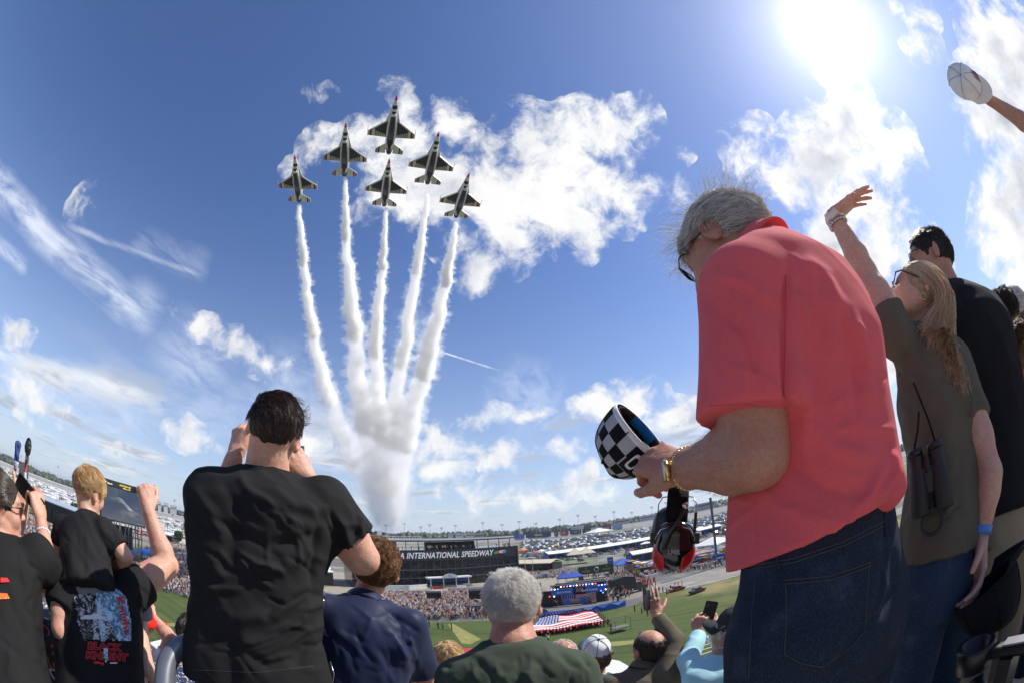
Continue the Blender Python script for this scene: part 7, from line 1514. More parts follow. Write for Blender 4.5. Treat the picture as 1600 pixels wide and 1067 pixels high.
def gate():
    A, B, e, n, L = frame_of(Hd(905, 905, 170), Hd(959, 905, 172)); R = np.stack([e, n, up_], 1); root = empty('gateway', np.r_[A[:2], GZ], 0, 'dark green gateway with gold lettering and a round clock behind the stage', 'gateway'); z1 = Hd(932, 882, 171)[2]-GZ; z0 = Hd(932, 894, 171)[2]-GZ
    mb = MB(); mb.box(e*L/2+up_*(z0+z1)/2, (L, 3, z1-z0), R); mb.build('beam', MATS['gate_green'], root)
    for a in (.05, .95): mb = MB(); mb.box(e*L*a+up_*z0/2, (L*.11, 3, z0), R); mb.build('pillar', MATS['gate_green'], root)
    mb = MB(); mb.rev([(.01, 0), (.95, 0), (.95, .15), (.01, .15)], e*L*.5+n*1.6+up_*(z0+z1)/2, n, 20); mb.build('clock', MATS['sign_white'], root, True)
    mb = MB(); mb.rev([(.45, .17), (.8, .17), (.8, .2), (.45, .2)], e*L*.5+n*1.6+up_*(z0+z1)/2, n, 16); mb.build('clock_ring', MATS['dark_grey'], root)
    for a in (.2, .8):
        mb = MB(); text_into(mb, 'ROLEX', e*L*a+n*1.6+up_*((z0+z1)/2-.35), e, up_, .95, bold=.01); mb.build('lettering', MATS['gold_ink'], root); mb = MB()
        c = e*L*a+n*1.6+up_*((z0+z1)/2+.55)
        for k in range(5): t = math.pi*(.2+.15*k); mb.tube([c, c+e*math.cos(t)*.5+up_*math.sin(t)*.5], .05, 4)
        mb.build('crown_mark', MATS['gold_ink'], root)
    mb = MB(); mb.box(e*L*.94+up_*(z1+1.2), (L*.17, .5, 2.4), R); mb.build('blue_sign', MATS['stage_blue'], root); mb = MB(); mb.box(e*L*.94+n*.3+up_*(z1+1.2), (L*.10, .1, .5), R); mb.build('sign_mark', MATS['gold_ink'], root)
    mb = MB(); mb.box(e*L*.4+up_*(z1+1.0), (L*.75, .1, .1), R)
    for k in range(12): mb.box(e*L*(.05+.06*k)+up_*(z1+.5), (.07, .07, 1.), R)
    mb.build('railing', MATS['white_metal'], root)
gate()
def flag_sign():
    A, B, e, n, L = frame_of(Hd(978, 868, 235), Hd(1020, 868, 240)); R = np.stack([e, n, up_], 1); root = empty('display_board', np.r_[A[:2], GZ], 0, 'dark display board with a striped flag and white stars beside the headset', 'display'); z1 = Hd(1000, 852, 238)[2]-GZ; z0 = Hd(1000, 869, 238)[2]-GZ
    mb = MB(); mb.box(e*L/2+up_*(z0+z1)/2, (L, .6, z1-z0), R); mb.build('panel', mat('board_dark', (.03, .03, .045), .5), root); flag_mesh(root, up_*(z0+z1)/2+n*.4, e, up_, n, L*.32, (z1-z0)*.45, .05, 'flag_panel', None, 15, 26)
    for i in range(6): mb = MB(); c = e*L*(.40+.1*i)+n*.36+up_*(z1-.9-(i % 2)*1.3); mb.add([c+e*math.cos(t)*(.42 if k % 2 == 0 else .18)+up_*math.sin(t)*(.42 if k % 2 == 0 else .18) for k, t in enumerate(np.linspace(math.pi/2, math.pi*2.5, 11)[:-1])], [tuple(range(10))]); mb.build('star', MATS['sign_white'], root)
    for a in (.05, .95): mb = MB(); mb.box(e*L*a-n*.6+up_*z0/2, (.4, .4, z0), R); mb.build('post', MATS['white_metal'], root)
flag_sign()
def crest_arch():
    A, B, e, n, L = frame_of(Hd(838, 902, 190), Hd(866, 902, 190)); root = empty('arched_sign', np.r_[A[:2], GZ], 0, 'white arched sign over a dark canopy right of the white-haired head', 'sign'); z0 = Hd(852, 901, 190)[2]-GZ; R = np.stack([e, n, up_], 1)
    mb = MB(); mb.prism([(math.cos(t)*L*.5, math.sin(t)*2.2) for t in np.linspace(0, math.pi, 15)], e*L/2+up_*z0, e, up_, n, .4); mb.build('arch', MATS['white_metal'], root); mb = MB(); text_into(mb, '500', e*L/2+n*.45+up_*(z0+.8), e, up_, 1.2, bold=.015); mb.build('lettering', MATS['dark_grey'], root); mb = MB(); mb.box(e*L/2+up_*z0/2, (L*1.2, 3, z0), R); mb.build('canopy', MATS['black_panel'], root)
crest_arch()
def canopy_tent(label, p, s, h, m, group, rz=0., name='canopy_tent'):
    root = empty(name, p, rz, label, 'tent', group); mb = MB(); hw = s/2; z = h*.62; mb.add([(-hw, -hw, z), (hw, -hw, z), (hw, hw, z), (-hw, hw, z), (0, 0, h), (-hw, -hw, z-.35), (hw, -hw, z-.35), (hw, hw, z-.35), (-hw, hw, z-.35)], [(0, 1, 4), (1, 2, 4), (2, 3, 4), (3, 0, 4), (0, 5, 6, 1), (1, 6, 7, 2), (2, 7, 8, 3), (3, 8, 5, 0)]); mb.build('roof', m, root)
    for x in (-1, 1):
        for y in (-1, 1): mb = MB(); mb.box((x*hw*.96, y*hw*.96, z/2), (.12, .12, z)); mb.build('leg', MATS['truss'], root)
    return root
canopy_tent('blue peaked tent right of the green gateway', G(975, 893), 9, 6, MATS['tent_blue'], 'event tents'); canopy_tent('bright blue tent roof behind the stage, left', G(885, 913), 6, 5, mat('vivid_blue', (.03, .07, .35), .6), 'event tents'); canopy_tent('bright blue tent roof behind the stage, right', G(898, 912), 6, 5., MATS['vivid_blue'], 'event tents')
canopy_tent('cream canopy with red trim above the gateway, left', G(900, 880), 9, 9, MATS['tent_cream'], 'event tents'); canopy_tent('cream canopy with red trim above the gateway, right', G(918, 878), 9, 9, MATS['tent_cream'], 'event tents'); canopy_tent('large white marquee among the parked cars', Hd(936, 842, 620)*np.array([1, 1, 0])+up_*GZ, 30, 14, MATS['tent_white'], 'event tents', .4)
canopy_tent('white marquee behind the headset', G(1115, 862), 14, 7, MATS['tent_white'], 'event tents', .5)
# ------------------------------------------------------------------ left side: video screen, speaker tower, banner, dark board
def screen_mat():
    m = bpy.data.materials.new('video_picture'); m.use_nodes = True; nt = m.node_tree; b = NB(nt); p = nt.nodes['Principled BSDF']; co = b.n('ShaderNodeTexCoord').outputs['Object']; s = b.sep(co)
    c = b.mix(b.mr(s[2], 8., 22.), (.10, .10, .12, 1), (.035, .055, .10, 1)); cl = b.mr(b.noise(b.v('MULTIPLY', co, (.10, .10, .28)), 1., 5, .6), .52, .68); c = b.mix(b.m('MULTIPLY', cl, .55), c, (.22, .22, .24, 1)); p.inputs['Base Color'].default_value = (.01, .01, .01, 1); b.link(c, p.inputs['Emission Color']); p.inputs['Emission Strength'].default_value = .8; p.inputs['Roughness'].default_value = .4; return m
def video_screen():
    d0, d1 = 158, 165; A = Hd(158, 806, d0); B = Hd(226, 825, d1); T0 = Hd(160, 748, d0); T1 = Hd(224, 762, d1); base = np.r_[A[:2], GZ]; e = nrm((B-A)*np.array([1, 1, 0])); n = np.cross(e, up_); n = n if n@A < 0 else -n; L = np.linalg.norm((B-A)[:2]); R = np.stack([e, n, up_], 1)
    z0 = ((A+B)/2)[2]-GZ; z1 = ((T0+T1)/2)[2]-GZ; print('screen', L, z0, z1); root = empty('video_screen', base, 0, 'big outdoor video screen showing jets crossing a cloudy sky, on scaffolding', 'video screen')
    mb = MB(); mb.box(e*L/2-n*.6+up_*(z0+z1)/2, (L*1.03, 1.1, (z1-z0)*1.03), R); mb.build('housing', MATS['black_panel'], root); mb = MB(); H_ = z1-z0; mb.box(e*L/2+up_*(z0+H_*.43), (L, .1, H_*.82), R); mb.build('picture', screen_mat(), root)
    mb = MB(); mb.box(e*L/2+n*.02+up_*(z0+H_*.925), (L, .12, H_*.12), R); mb.build('caption_bar', MATS['black_panel'], root)
    mb = MB(); text_into(mb, 'DAYTONA 500', e*L*.52+n*.12+up_*(z0+H_*.945), e, up_, H_*.055, bold=.012); mb.build('caption', MATS['caption_yellow'], root); mb = MB(); text_into(mb, 'FINAL LAPS', e*L*.56+n*.12+up_*(z0+H_*.885), e, up_, H_*.05, bold=.012)
    mb.build('caption', MATS['caption_yellow'], root); mb = MB(); text_into(mb, 'flyover', e*L*.17+n*.12+up_*(z0+H_*.915), e, up_, H_*.06, bold=.012); mb.build('caption', MATS['caption_white'], root)
    mb = MB(); c = e*L*.05+n*.12+up_*(z0+H_*.925); mb.add([c+e*math.cos(t)*(.9 if k % 2 == 0 else .4)+up_*math.sin(t)*(.9 if k % 2 == 0 else .4) for k, t in enumerate(np.linspace(math.pi/2, math.pi*2.5, 11)[:-1])], [tuple(range(10))]); mb.build('caption_star', MATS['caption_yellow'], root)
    for k in range(3): mb = MB(); p = e*L*(.36+.035*k)+n*.09+up_*(z0+H_*(.62+.0*k)); q = e*L*(.64+.035*k)+n*.09+up_*(z0+H_*(.36)); w = up_*.09; mb.quad(p, q, q+w, p+w); mb.build('vapour_line', MATS['caption_white'], root)
    mb = MB(); zz = z0
    for a in (.3, .42, .62, .78, .93):
        for dd in (0, 3.5): mb.box(e*L*a-n*dd+up_*zz/2, (.3, .3, zz), R)
    for a in (.3, .42, .62, .78): mb.tube([e*L*a, e*L*(a+.16)+up_*zz], .14, 4); mb.tube([e*L*(a+.16), e*L*a+up_*zz], .14, 4)
    for z in (zz*.33, zz*.66): mb.box(e*L*.6+up_*z, (L*.7, .2, .2), R)
    mb.build('scaffold', MATS['truss'], root); mb = MB(); mb.box(e*L*.55-n*4+up_*(zz*.6), (L*.5, 1, zz*.6), R); mb.build('black_drape', MATS['black_panel'], root)
mat('caption_yellow', (.6, .45, .05), .5, emit=(.8, .6, .1, .8)); mat('caption_white', (.6, .6, .6), .5, emit=(.7, .7, .7, .6))
video_screen()
def speaker_tower():
    d = 95; p = Hd(38, 775, d); top = Hd(45, 700, d); base = np.r_[p[:2], GZ]; root = empty('speaker_tower', base, 0, 'tall red and white mast carrying a black cluster of loudspeakers on the left', 'tower'); h = top[2]-GZ
    n_ = 11
    for k in range(n_): mb = MB(); mb.box((0, 0, h*(k+.5)/n_), (.55, .55, h/n_)); mb.build('mast_section', MATS['tent_red'] if k % 2 else MATS['white_metal'], root)
    mb = MB(); F = Field((-2, -2, h-3), (2, 2, h+2.5), .15); F.ell((.35, 0, h+.2), (.95, .8, 1.8)); V, Q = sculpt([F], lambda V, N: .12*vnoise(V*2.5, 3), 1); link('loudspeaker_cluster', me_from('c', V, Q), root, MATS['black_panel']); mb.box((.9, 0, h-2.2), (.4, .4, 1.4)); mb.build('winch', MATS['dark_grey'], root)
speaker_tower()
def banner_pole():
    d = 95; p = Hd(22, 770, d); t = Hd(28, 687, d); b = Hd(24, 738, d); base = np.r_[p[:2], GZ]; root = empty('banner_pole', base, 0, 'tall pole with a long furled flag at the far left', 'flag pole'); h = t[2]-GZ; mb = MB(); mb.tube([(0, 0, 0), (0, 0, h)], .12, 8); mb.build('pole', MATS['white_metal'], root)
    z0 = b[2]-GZ; F = Field((-1.5, -1.5, z0-1), (1.5, 1.5, h+1), .1); F.cone((.45, 0, h-.8), (.15, 0, z0+.6), .65, .42); V, Q = sculpt([F], lambda V, N: .12*np.sin(V[:, 0]*14+V[:, 2]*1.2)+.08*vnoise(V*1.5, 2), 1)
    zc = V[Q].mean(1); mi = np.where(zc[:, 2] > z0+(h-z0)*.35, 2, np.where(np.sin(zc[:, 0]*9+zc[:, 2]*.8) > 0, 0, 1)); link('furled_flag', me_from('f', V, Q, mi), root, [MATS['flag_red'], MATS['flag_white'], MATS['flag_blue']])
banner_pole()
scaffold_box('display_board', 'dark blank board behind the speaker mast on the left', 'display', 29, 44, 745, 722, 420, MATS['dark_grey']); scaffold_box('lighting_tower', 'dark scaffold tower right of the headset against the red shirt', 'tower', 1117, 1121, 865, 775, 150, MATS['truss'], 1.0)
# ------------------------------------------------------------------ spectators and vehicles
PAL = [('white_top', (.62, .62, .62)), ('black_top', (.015, .015, .016)), ('red_top', (.45, .025, .03)), ('navy_top', (.02, .03, .10)), ('grey_top', (.20, .20, .21)), ('pale_blue_top', (.25, .38, .58)), ('pink_top', (.60, .28, .28)), ('tan_top', (.38, .30, .20))]
for k_, c_ in PAL: mat('c_'+k_, c_, .85)
mat('c_skin', (.50, .31, .22), .6); mat('c_hair', (.05, .03, .02), .7); mat('c_hairb', (.28, .20, .11), .7); mat('c_jeans', (.035, .055, .11), .85); mat('c_dark', (.02, .02, .022), .85); mat('c_khaki', (.30, .25, .17), .85)
def mini_person(pose, lod=1):
    """small but proper figure: legs, torso, arms, head. slots: 0 top 1 legs 2 skin 3 hair"""
    n = 6 if lod else 4; mb = MB()
    for q in (-1, 1): mb.tube([(q*.10, .03*q*pose, 0), (q*.10, .0, .45), (q*.09, 0, .88)], [.06, .07, .09], n, 1)
    mb.tube([(0, 0, .84), (0, 0, 1.05), (0, 0, 1.30), (0, 0, 1.44)], [.15, .145, .19, .09], n+2 if lod else 5, 0); mb.V[-1][:, 1] *= .68
    for q in (-1, 1):
        s_ = np.array([q*.20, 0, 1.38])
        if pose == 1 and q == 1: e = s_+(.08, .12, .16); w = e+(-.05, .12, .20)
        elif pose == 2: e = s_+(q*.12, .05, .18); w = e+(q*.02, .05, .25)
        elif pose == 3: e = s_+(q*.05, .15, -.20); w = e+(-q*.12, .2, .18)
        else: e = s_+(q*.06, .0, -.27); w = e+(-q*.02, .1, -.22)
        mb.tube([s_, e], [.058, .045], 4, 0); mb.tube([e, w], [.042, .035], 4, 2)
    mb.tube([(0, 0, 1.42), (0, .01, 1.52)], [.05, .05], 5, 2); mb.rev([(.01, -.125), (.075, -.07), (.085, .01), (.07, .08), (.01, .115)], (0, .015, 1.62), (0, 0, 1), n, 2); mb.rev([(.09, -.02), (.088, .04), (.065, .09), (.01, .125)], (0, -.012, 1.63), (0, -.25, 1), n, 3)
    return mb
def mini_mesh(pose, top, leg, hair_, lod=1, hue='c_skin'):
    mb = mini_person(pose, lod); me = bpy.data.meshes.new('person'); me.from_pydata(np.concatenate(mb.V).tolist(), [], mb.F)
    for m in (top, leg, hue, hair_): me.materials.append(MATS[m])
    me.polygons.foreach_set('material_index', np.array(mb.M, np.int32)); me.polygons.foreach_set('use_smooth', np.ones(len(me.polygons), bool)); me.update(); return me
def in_poly(P_, poly):
    poly = np.array(poly); c = np.zeros(len(P_), bool); j = len(poly)-1
    for i in range(len(poly)):
        xi, yi = poly[i]; xj, yj = poly[j]; c ^= ((yi > P_[:, 1]) != (yj > P_[:, 1])) & (P_[:, 0] < (xj-xi)*(P_[:, 1]-yi)/(yj-yi+1e-9)+xi); j = i
    return c
def scatter(pixpoly, density, holes=(), seed=0, world=False):
    poly = np.array(pixpoly if world else [G(*p)[:2] for p in pixpoly]); lo, hi = poly.min(0), poly.max(0); rng = np.random.default_rng(seed); n = int(np.prod(hi-lo)*density); p = rng.uniform(lo, hi, (n, 2)); p = p[in_poly(p, poly)]
    for h in holes: p = p[~in_poly(p, [G(*q)[:2] for q in h])]
    return p
class Bulk:
    def __init__(s): s.V = []; s.F = {}; s.M = []; s.n = 0; s.Q = []; s.T = []
def bulk_mesh(name, temps, pos, rot, which, palette_idx, mats, label, cat):
    """one mesh of many small figures; temps: list of MB; palette_idx (n,k) maps template slots to material slots"""
    groups = {}; VV = []; FF_ = []; MM = []; n0 = 0
    for t, mb in enumerate(temps):
        sel = np.where(which == t)[0]
        if not len(sel): continue
        V = np.concatenate(mb.V); c, s_ = np.cos(rot[sel]), np.sin(rot[sel]); X = V[None, :, 0]*c[:, None]-V[None, :, 1]*s_[:, None]; Y = V[None, :, 0]*s_[:, None]+V[None, :, 1]*c[:, None]; Z = np.repeat(V[None, :, 2], len(sel), 0)*palette_idx['h'][sel][:, None]
        W = np.stack([X+pos[sel, :1], Y+pos[sel, 1:2], Z+pos[sel, 2:3]], -1).reshape(-1, 3); VV.append(W)
        for L in set(len(f) for f in mb.F):
            fi = [i for i, f in enumerate(mb.F) if len(f) == L]; f = np.array([mb.F[i] for i in fi]); mm = np.array([mb.M[i] for i in fi]); Fa = (f[None]+(np.arange(len(sel))*len(V))[:, None, None]+n0).reshape(-1, L); Ma = palette_idx['m'][sel][:, mm].reshape(-1); FF_.append(Fa); MM.append(Ma)
        n0 += len(W)
    V = np.concatenate(VV).astype(np.float32); me = bpy.data.meshes.new(name); me.vertices.add(len(V)); me.vertices.foreach_set('co', V.ravel()); tot = sum(f.size for f in FF_); npoly = sum(len(f) for f in FF_)
    me.loops.add(tot); me.loops.foreach_set('vertex_index', np.concatenate([f.ravel() for f in FF_]).astype(np.int32)); me.polygons.add(npoly); ls = []; st = 0
    for f in FF_: ls.append(st+np.arange(len(f))*f.shape[1]); st += f.size
    me.polygons.foreach_set('loop_start', np.concatenate(ls).astype(np.int32)); me.update(calc_edges=True); me.polygons.foreach_set('material_index', np.concatenate(MM).astype(np.int32)); me.update(); o = link(name, me, None, [MATS[m] for m in mats]); return tag(o, label, cat, None, 'stuff')
TOPS = ['c_'+k for k, _ in PAL]; LEGS = ['c_jeans', 'c_dark', 'c_khaki']; HAIRS = ['c_hair', 'c_hairb', 'c_white_top', 'c_red_top']
MS = TOPS+LEGS+['c_skin']+HAIRS[:2]
colw = np.array([.30, .20, .12, .08, .10, .08, .07, .05]); colw /= colw.sum()
cen = scatter([(560, 968), (600, 968.5), (700, 968.5), (770, 967), (835, 962), (850, 940), (845, 915), (800, 918), (700, 927), (600, 927), (540, 930), (535, 950)], 1.05, [[(664, 941), (692, 941), (692, 925), (664, 925)], [(732, 942), (757, 942), (757, 922), (732, 922)]], 5)
lef = scatter([(0, 812), (20, 832), (95, 880), (170, 893), (235, 920), (320, 940), (400, 950), (400, 905), (330, 885), (300, 872), (240, 866), (180, 862), (120, 842), (60, 812), (0, 790)], .60, [], 6)
lef2 = scatter([(240, 862), (300, 868), (330, 870), (330, 850), (290, 848), (250, 850), (200, 862)], .10, [], 7)
rig = scatter([(985, 922), (1030, 919), (1066, 912), (1064, 905), (1040, 902), (1024, 896), (1000, 896), (985, 905)], .22, [], 8)
pit = scatter([(1020, 900), (1060, 895), (1155, 880), (1150, 868), (1060, 880), (1010, 885), (960, 900), (930, 915), (950, 925), (990, 905)], .5, [], 9)
mid = scatter([(850, 905), (900, 905), (960, 900), (1010, 885), (1000, 875), (900, 890), (830, 895), (815, 905)], .2, [], 10)
stg = scatter([(862, 940), (960, 925), (985, 935), (975, 948), (900, 950), (866, 958)], .45, [], 11)
sid = scatter([(948, 925), (985, 935), (1000, 915), (985, 900), (955, 905), (935, 912)], .5, [], 12)
allp = [(cen, 'centre'), (lef, 'left'), (lef2, 'left'), (pit, 'pit'), (mid, 'pit'), (stg, 'stage'), (sid, 'pit')]
PT = []; REG = []
for p, r_ in allp: PT.append(p); REG += [r_]*len(p)
PT = np.concatenate(PT); REG = np.array(REG); dist = np.hypot(PT[:, 0], PT[:, 1]); zoff = np.where(REG == 'stage', 1.6, 0.)
print('crowd', len(PT), len(cen), len(lef))
rng = np.random.default_rng(3)
# figures on the field that stand alone first
meshes = {}
def mini(pos, az, top, leg, hair_, pose, label, group, s=1.):
    key = (pose, top, leg, hair_)
    if key not in meshes: meshes[key] = mini_mesh(pose, top, leg, hair_)
    o = bpy.data.objects.new('person', meshes[key]); col.objects.link(o); o.location = pos; o.rotation_euler = (0, 0, -az); o.scale = (s, s, s); return tag(o, label, 'person', group)
count = 0
a, b, c, d = FF
for (p, q, n_, lb, k3) in ((a, b, 24, 'near edge', -1), (d, c, 17, 'far edge', 1), (b, c, 7, 'right end', 0)):
    for i in range(n_):
        t = (i+.5)/n_; x = p+(q-p)*t; out = np.array([0, -1., 0])*.7 if k3 == -1 else (np.array([0, 1., 0])*.7 if k3 == 1 else np.array([.7, 0, 0])); x = x+out; x[2] = GZ
        mini(x, (0 if k3 == -1 else math.pi if k3 == 1 else -math.pi/2)+rng.normal()*.2, 'c_black_top', 'c_dark', 'c_hair', 3, 'dark-clothed person at the %s of the giant flag, %s' % (lb, ('by the starry corner', 'left of its middle', 'right of its middle', 'toward the striped corner')[int(t*3.99)]), 'people holding the giant flag'); count += 1
for i in range(62):
    px_, py_ = rng.uniform(984, 1026), rng.uniform(906, 919); wh_ = (', left end' if px_ < 998 else ', middle' if px_ < 1012 else ', right end')+(', back row' if py_ < 914 else ', front row'); p = G(px_, py_); mini(p, rng.uniform(0, 6.28), 'c_red_top', 'c_red_top' if i % 2 else 'c_dark', 'c_hair', int(rng.integers(0, 4)), ('crew member in red by the pit road' if i % 2 else 'crew member in red top and dark trousers')+wh_, 'red crew by the pit road', 1.05); count += 1
for i, (x, y, tp) in enumerate([(666, 983, 'red'), (671, 979, 'black'), (655, 985, 'black'), (645, 986, 'black'), (650, 980, 'red'), (660, 977, 'red'), (685, 982, 'black'), (692, 982, 'grey'), (706, 983, 'black'), (636, 984, 'navy'), (628, 976, 'black'), (648, 976, 'red'), (655, 990, 'black'), (1001, 1000, 'black'), (857, 1003, 'white'), (1012, 962, 'black'), (1003, 958, 'grey'), (1006, 950, 'black'), (992, 955, 'black'), (955, 985, 'black'), (951, 978, 'black'), (1042, 928, 'black'), (1048, 922, 'black'), (1036, 925, 'black'), (1055, 918, 'red'), (1060, 917, 'black'), (1030, 925, 'black'), (1024, 927, 'black'), (1066, 915, 'red'), (1093, 924, 'black')]):
    mini(G(x, y), rng.uniform(-1, 1), 'c_%s_top' % tp, 'c_dark', 'c_hair', int(rng.integers(0, 3)), 'lone figure in a %s top %s' % (tp, 'on the grass in front of the centre crowd' if x < 720 else 'on the grass between stage and pit road'), 'people standing about on the grass'); count += 1
# people on the roof terrace
A_, e_, n_2, L_, zt_, along_ = BB
for i in range(44):
    x = rng.choice([rng.uniform(665, 705), rng.uniform(780, 800), rng.uniform(600, 665), rng.uniform(705, 780)], p=[.4, .3, .15, .15]); p = np.array([A_[0], A_[1], GZ])+e_*along_(x)-n_2*rng.uniform(.9, 3.)+up_*zt_
    tt_ = rng.choice(8, p=colw); mini(p, math.pi+rng.normal()*.4, TOPS[tt_], LEGS[rng.integers(3)], 'c_hair', int(rng.integers(0, 3)), 'spectator in a %s on the roof terrace %s' % (PAL[tt_][0].replace('_', ' '), 'near the round letters' if x < 665 else 'over the middle letters' if x < 705 else 'right of the middle' if x < 780 else 'at its right end'), 'people on the roof terrace'); count += 1
nind = 290-count-36; order = np.argsort(dist); ind = order[:nind]; rest = order[nind:]
names = {'centre': 'centre infield crowd', 'left': 'left infield crowd', 'pit': 'crowd by the pit road', 'stage': 'group around the stage'}
for i in ind:
    t = rng.choice(8, p=colw); mini((PT[i, 0], PT[i, 1], GZ+zoff[i]), math.pi+math.atan2(PT[i, 0], PT[i, 1])+rng.normal()*.5, TOPS[t], LEGS[rng.integers(3)], HAIRS[rng.integers(4)] if t != 2 else 'c_hair', int(rng.integers(0, 4)), 'spectator in a %s at the near edge of the %s' % (PAL[t][0].replace('_', ' '), names[REG[i]]), 'spectators at the near edge of the crowd', rng.uniform(.92, 1.06))
n = len(rest); pos = np.stack([PT[rest, 0], PT[rest, 1], GZ+zoff[rest]], 1); mi = np.stack([rng.choice(8, n, p=colw), 8+rng.integers(0, 3, n), np.full(n, 11), np.where(rng.random(n) < .5, 12+rng.integers(0, 2, n), rng.choice([0, 1, 2, 4], n))], 1)
bulk_mesh('infield_crowd', [mini_person(k, 0) for k in range(4)], pos, rng.uniform(0, 6.28, n), rng.integers(0, 4, n), {'h': rng.uniform(.9, 1.06, n), 'm': mi}, MS, 'dense crowd of spectators filling the infield', 'crowd')
# ------------------------------------------------------------------ vehicles
CARC = [('car_white', (.60, .60, .60)), ('car_silver', (.38, .39, .40)), ('car_black', (.02, .02, .022)), ('car_red', (.38, .02, .02)), ('car_blue', (.03, .08, .25)), ('car_grey', (.12, .12, .13)), ('car_tan', (.30, .27, .22))]
for k_, c_ in CARC: mat(k_, c_, .25, coat=.6)
mat('tyre', (.015, .015, .015), .8)
def car_mb(kind):
    """slots 0 body 1 glass 2 tyre 3 trim"""
    mb = MB(); W = 1.85
    def prof(pts, w, mi, y0=0.): mb.prism(pts, (0, -w/2, 0), (1, 0, 0), (0, 0, 1), (0, 1, 0), w, mi)
    if kind == 0: prof([(-2.3, .35), (2.25, .35), (2.3, .65), (1.3, .88), (-1.6, .92), (-2.3, .85)], W, 0); prof([(1.2, .88), (.5, 1.38), (-1., 1.40), (-1.75, .92)], W*.86, 1); prof([(.45, 1.385), (-.95, 1.405), (-.95, 1.45), (.4, 1.43)], W*.80, 0)
    elif kind == 1: prof([(-2.35, .4), (2.3, .4), (2.35, .95), (1.2, 1.08), (-2.3, 1.1)], W, 0); prof([(1.15, 1.06), (.55, 1.65), (-2.05, 1.68), (-2.3, 1.1)], W*.88, 1); prof([(.5, 1.655), (-2.0, 1.685), (-2.0, 1.75), (.45, 1.72)], W*.84, 0)
    elif kind == 2: prof([(-2.8, .5), (2.7, .5), (2.75, 1.0), (1.5, 1.12), (-2.75, 1.05)], W*1.05, 0); prof([(1.4, 1.12), (.8, 1.72), (-.6, 1.75), (-.7, 1.08)], W*.9, 1); prof([(.75, 1.725), (-.55, 1.755), (-.55, 1.82), (.7, 1.80)], W*.86, 0); mb.box((-1.75, 0, 1.07), (1.9, 1.6, .05), None, 3)
    else: mb.box((0, 0, 1.95), (9.2, 2.5, 2.7), None, 0); mb.box((.4, 0, 2.5), (6.8, 2.56, .75), None, 1); mb.box((0, 0, 1.5), (9.24, 2.54, .25), None, 3); mb.box((-1, 0, 3.45), (2.2, 1.1, .3), None, 0)
    for x in ((-1.45, 1.45) if kind < 3 else (-2.8, 3.2)):
        for y in (-1, 1): mb.rev([(.05, -.12), (.36, -.12), (.36, .12), (.05, .12)], (x, y*(.88 if kind < 3 else 1.2), .36), (0, 1, 0), 8, 2)
    return mb
CT = [car_mb(k) for k in range(4)]
def lot(poly, rowgap, gap, ang, seed, world=True, pd=.85):
    poly = np.array(poly); lo, hi = poly.min(0)-50, poly.max(0)+50; rng = np.random.default_rng(seed); c, s_ = math.cos(ang), math.sin(ang); R_ = np.hypot(*(hi-lo)); u = np.arange(-R_, R_, gap); v = np.arange(-R_, R_, rowgap); U, V = np.meshgrid(u, v); U = U+rng.normal(size=U.shape)*.35; V = V+rng.normal(size=V.shape)*.6; p = np.stack([U.ravel()*c-V.ravel()*s_, U.ravel()*s_+V.ravel()*c], 1)+(lo+hi)/2
    p = p[in_poly(p, poly)]; p = p[rng.random(len(p)) < pd*np.clip(.75+.8*vnoise(np.c_[p*.02, p[:, :1]*0], seed), 0, 1)]; return p, np.full(len(p), ang+math.pi/2)
def wp(px): return [G(*q)[:2] for q in px]
lots = [lot(wp([(815, 846), (900, 840), (985, 829), (1060, 817), (1160, 795), (1160, 812), (1060, 838), (985, 846), (900, 857), (850, 866), (812, 868)]), 7.5, 3.6, .5, 21, pd=.95),
        lot(wp([(812, 868), (870, 862), (1000, 842), (1100, 822), (1160, 812), (1160, 850), (1080, 858), (1000, 868), (870, 878), (812, 884)]), 9, 4., .35, 22, pd=.55),
        lot(wp([(0, 748), (60, 772), (140, 795), (245, 812), (290, 822), (290, 842), (200, 835), (110, 812), (0, 775)]), 8., 5., -.6, 23, pd=.75),
        lot(wp([(0, 725), (60, 748), (140, 782), (245, 802), (290, 812), (290, 822), (245, 812), (140, 795), (60, 772), (0, 748)]), 9., 6., -.6, 24, pd=.5), lot(wp([(484, 845), (545, 845), (550, 870), (484, 875)]), 8., 4., .2, 25, pd=.6)]
P_ = np.concatenate([l[0] for l in lots]); A2 = np.concatenate([l[1] for l in lots]); isleft = np.concatenate([np.full(len(l[0]), i in (2, 3)) for i, l in enumerate(lots)]); d_ = np.hypot(P_[:, 0], P_[:, 1]); keep = d_ < 960; P_, A2, isleft, d_ = P_[keep], A2[keep], isleft[keep], d_[keep]
print('cars', len(P_))
rng = np.random.default_rng(9); kinds = np.where(rng.random(len(P_)) < np.where(isleft, .45, .10), 3, rng.integers(0, 3, len(P_))); cc = np.where(kinds == 3, 0, rng.choice(7, len(P_), p=[.30, .2, .18, .07, .08, .12, .05])); order = np.argsort(d_-np.where(kinds == 3, 60, 0)); ind, rest = order[:280], order[280:]
cme = {}
KN = ['parked_car', 'parked_suv', 'pickup_truck', 'motorhome']
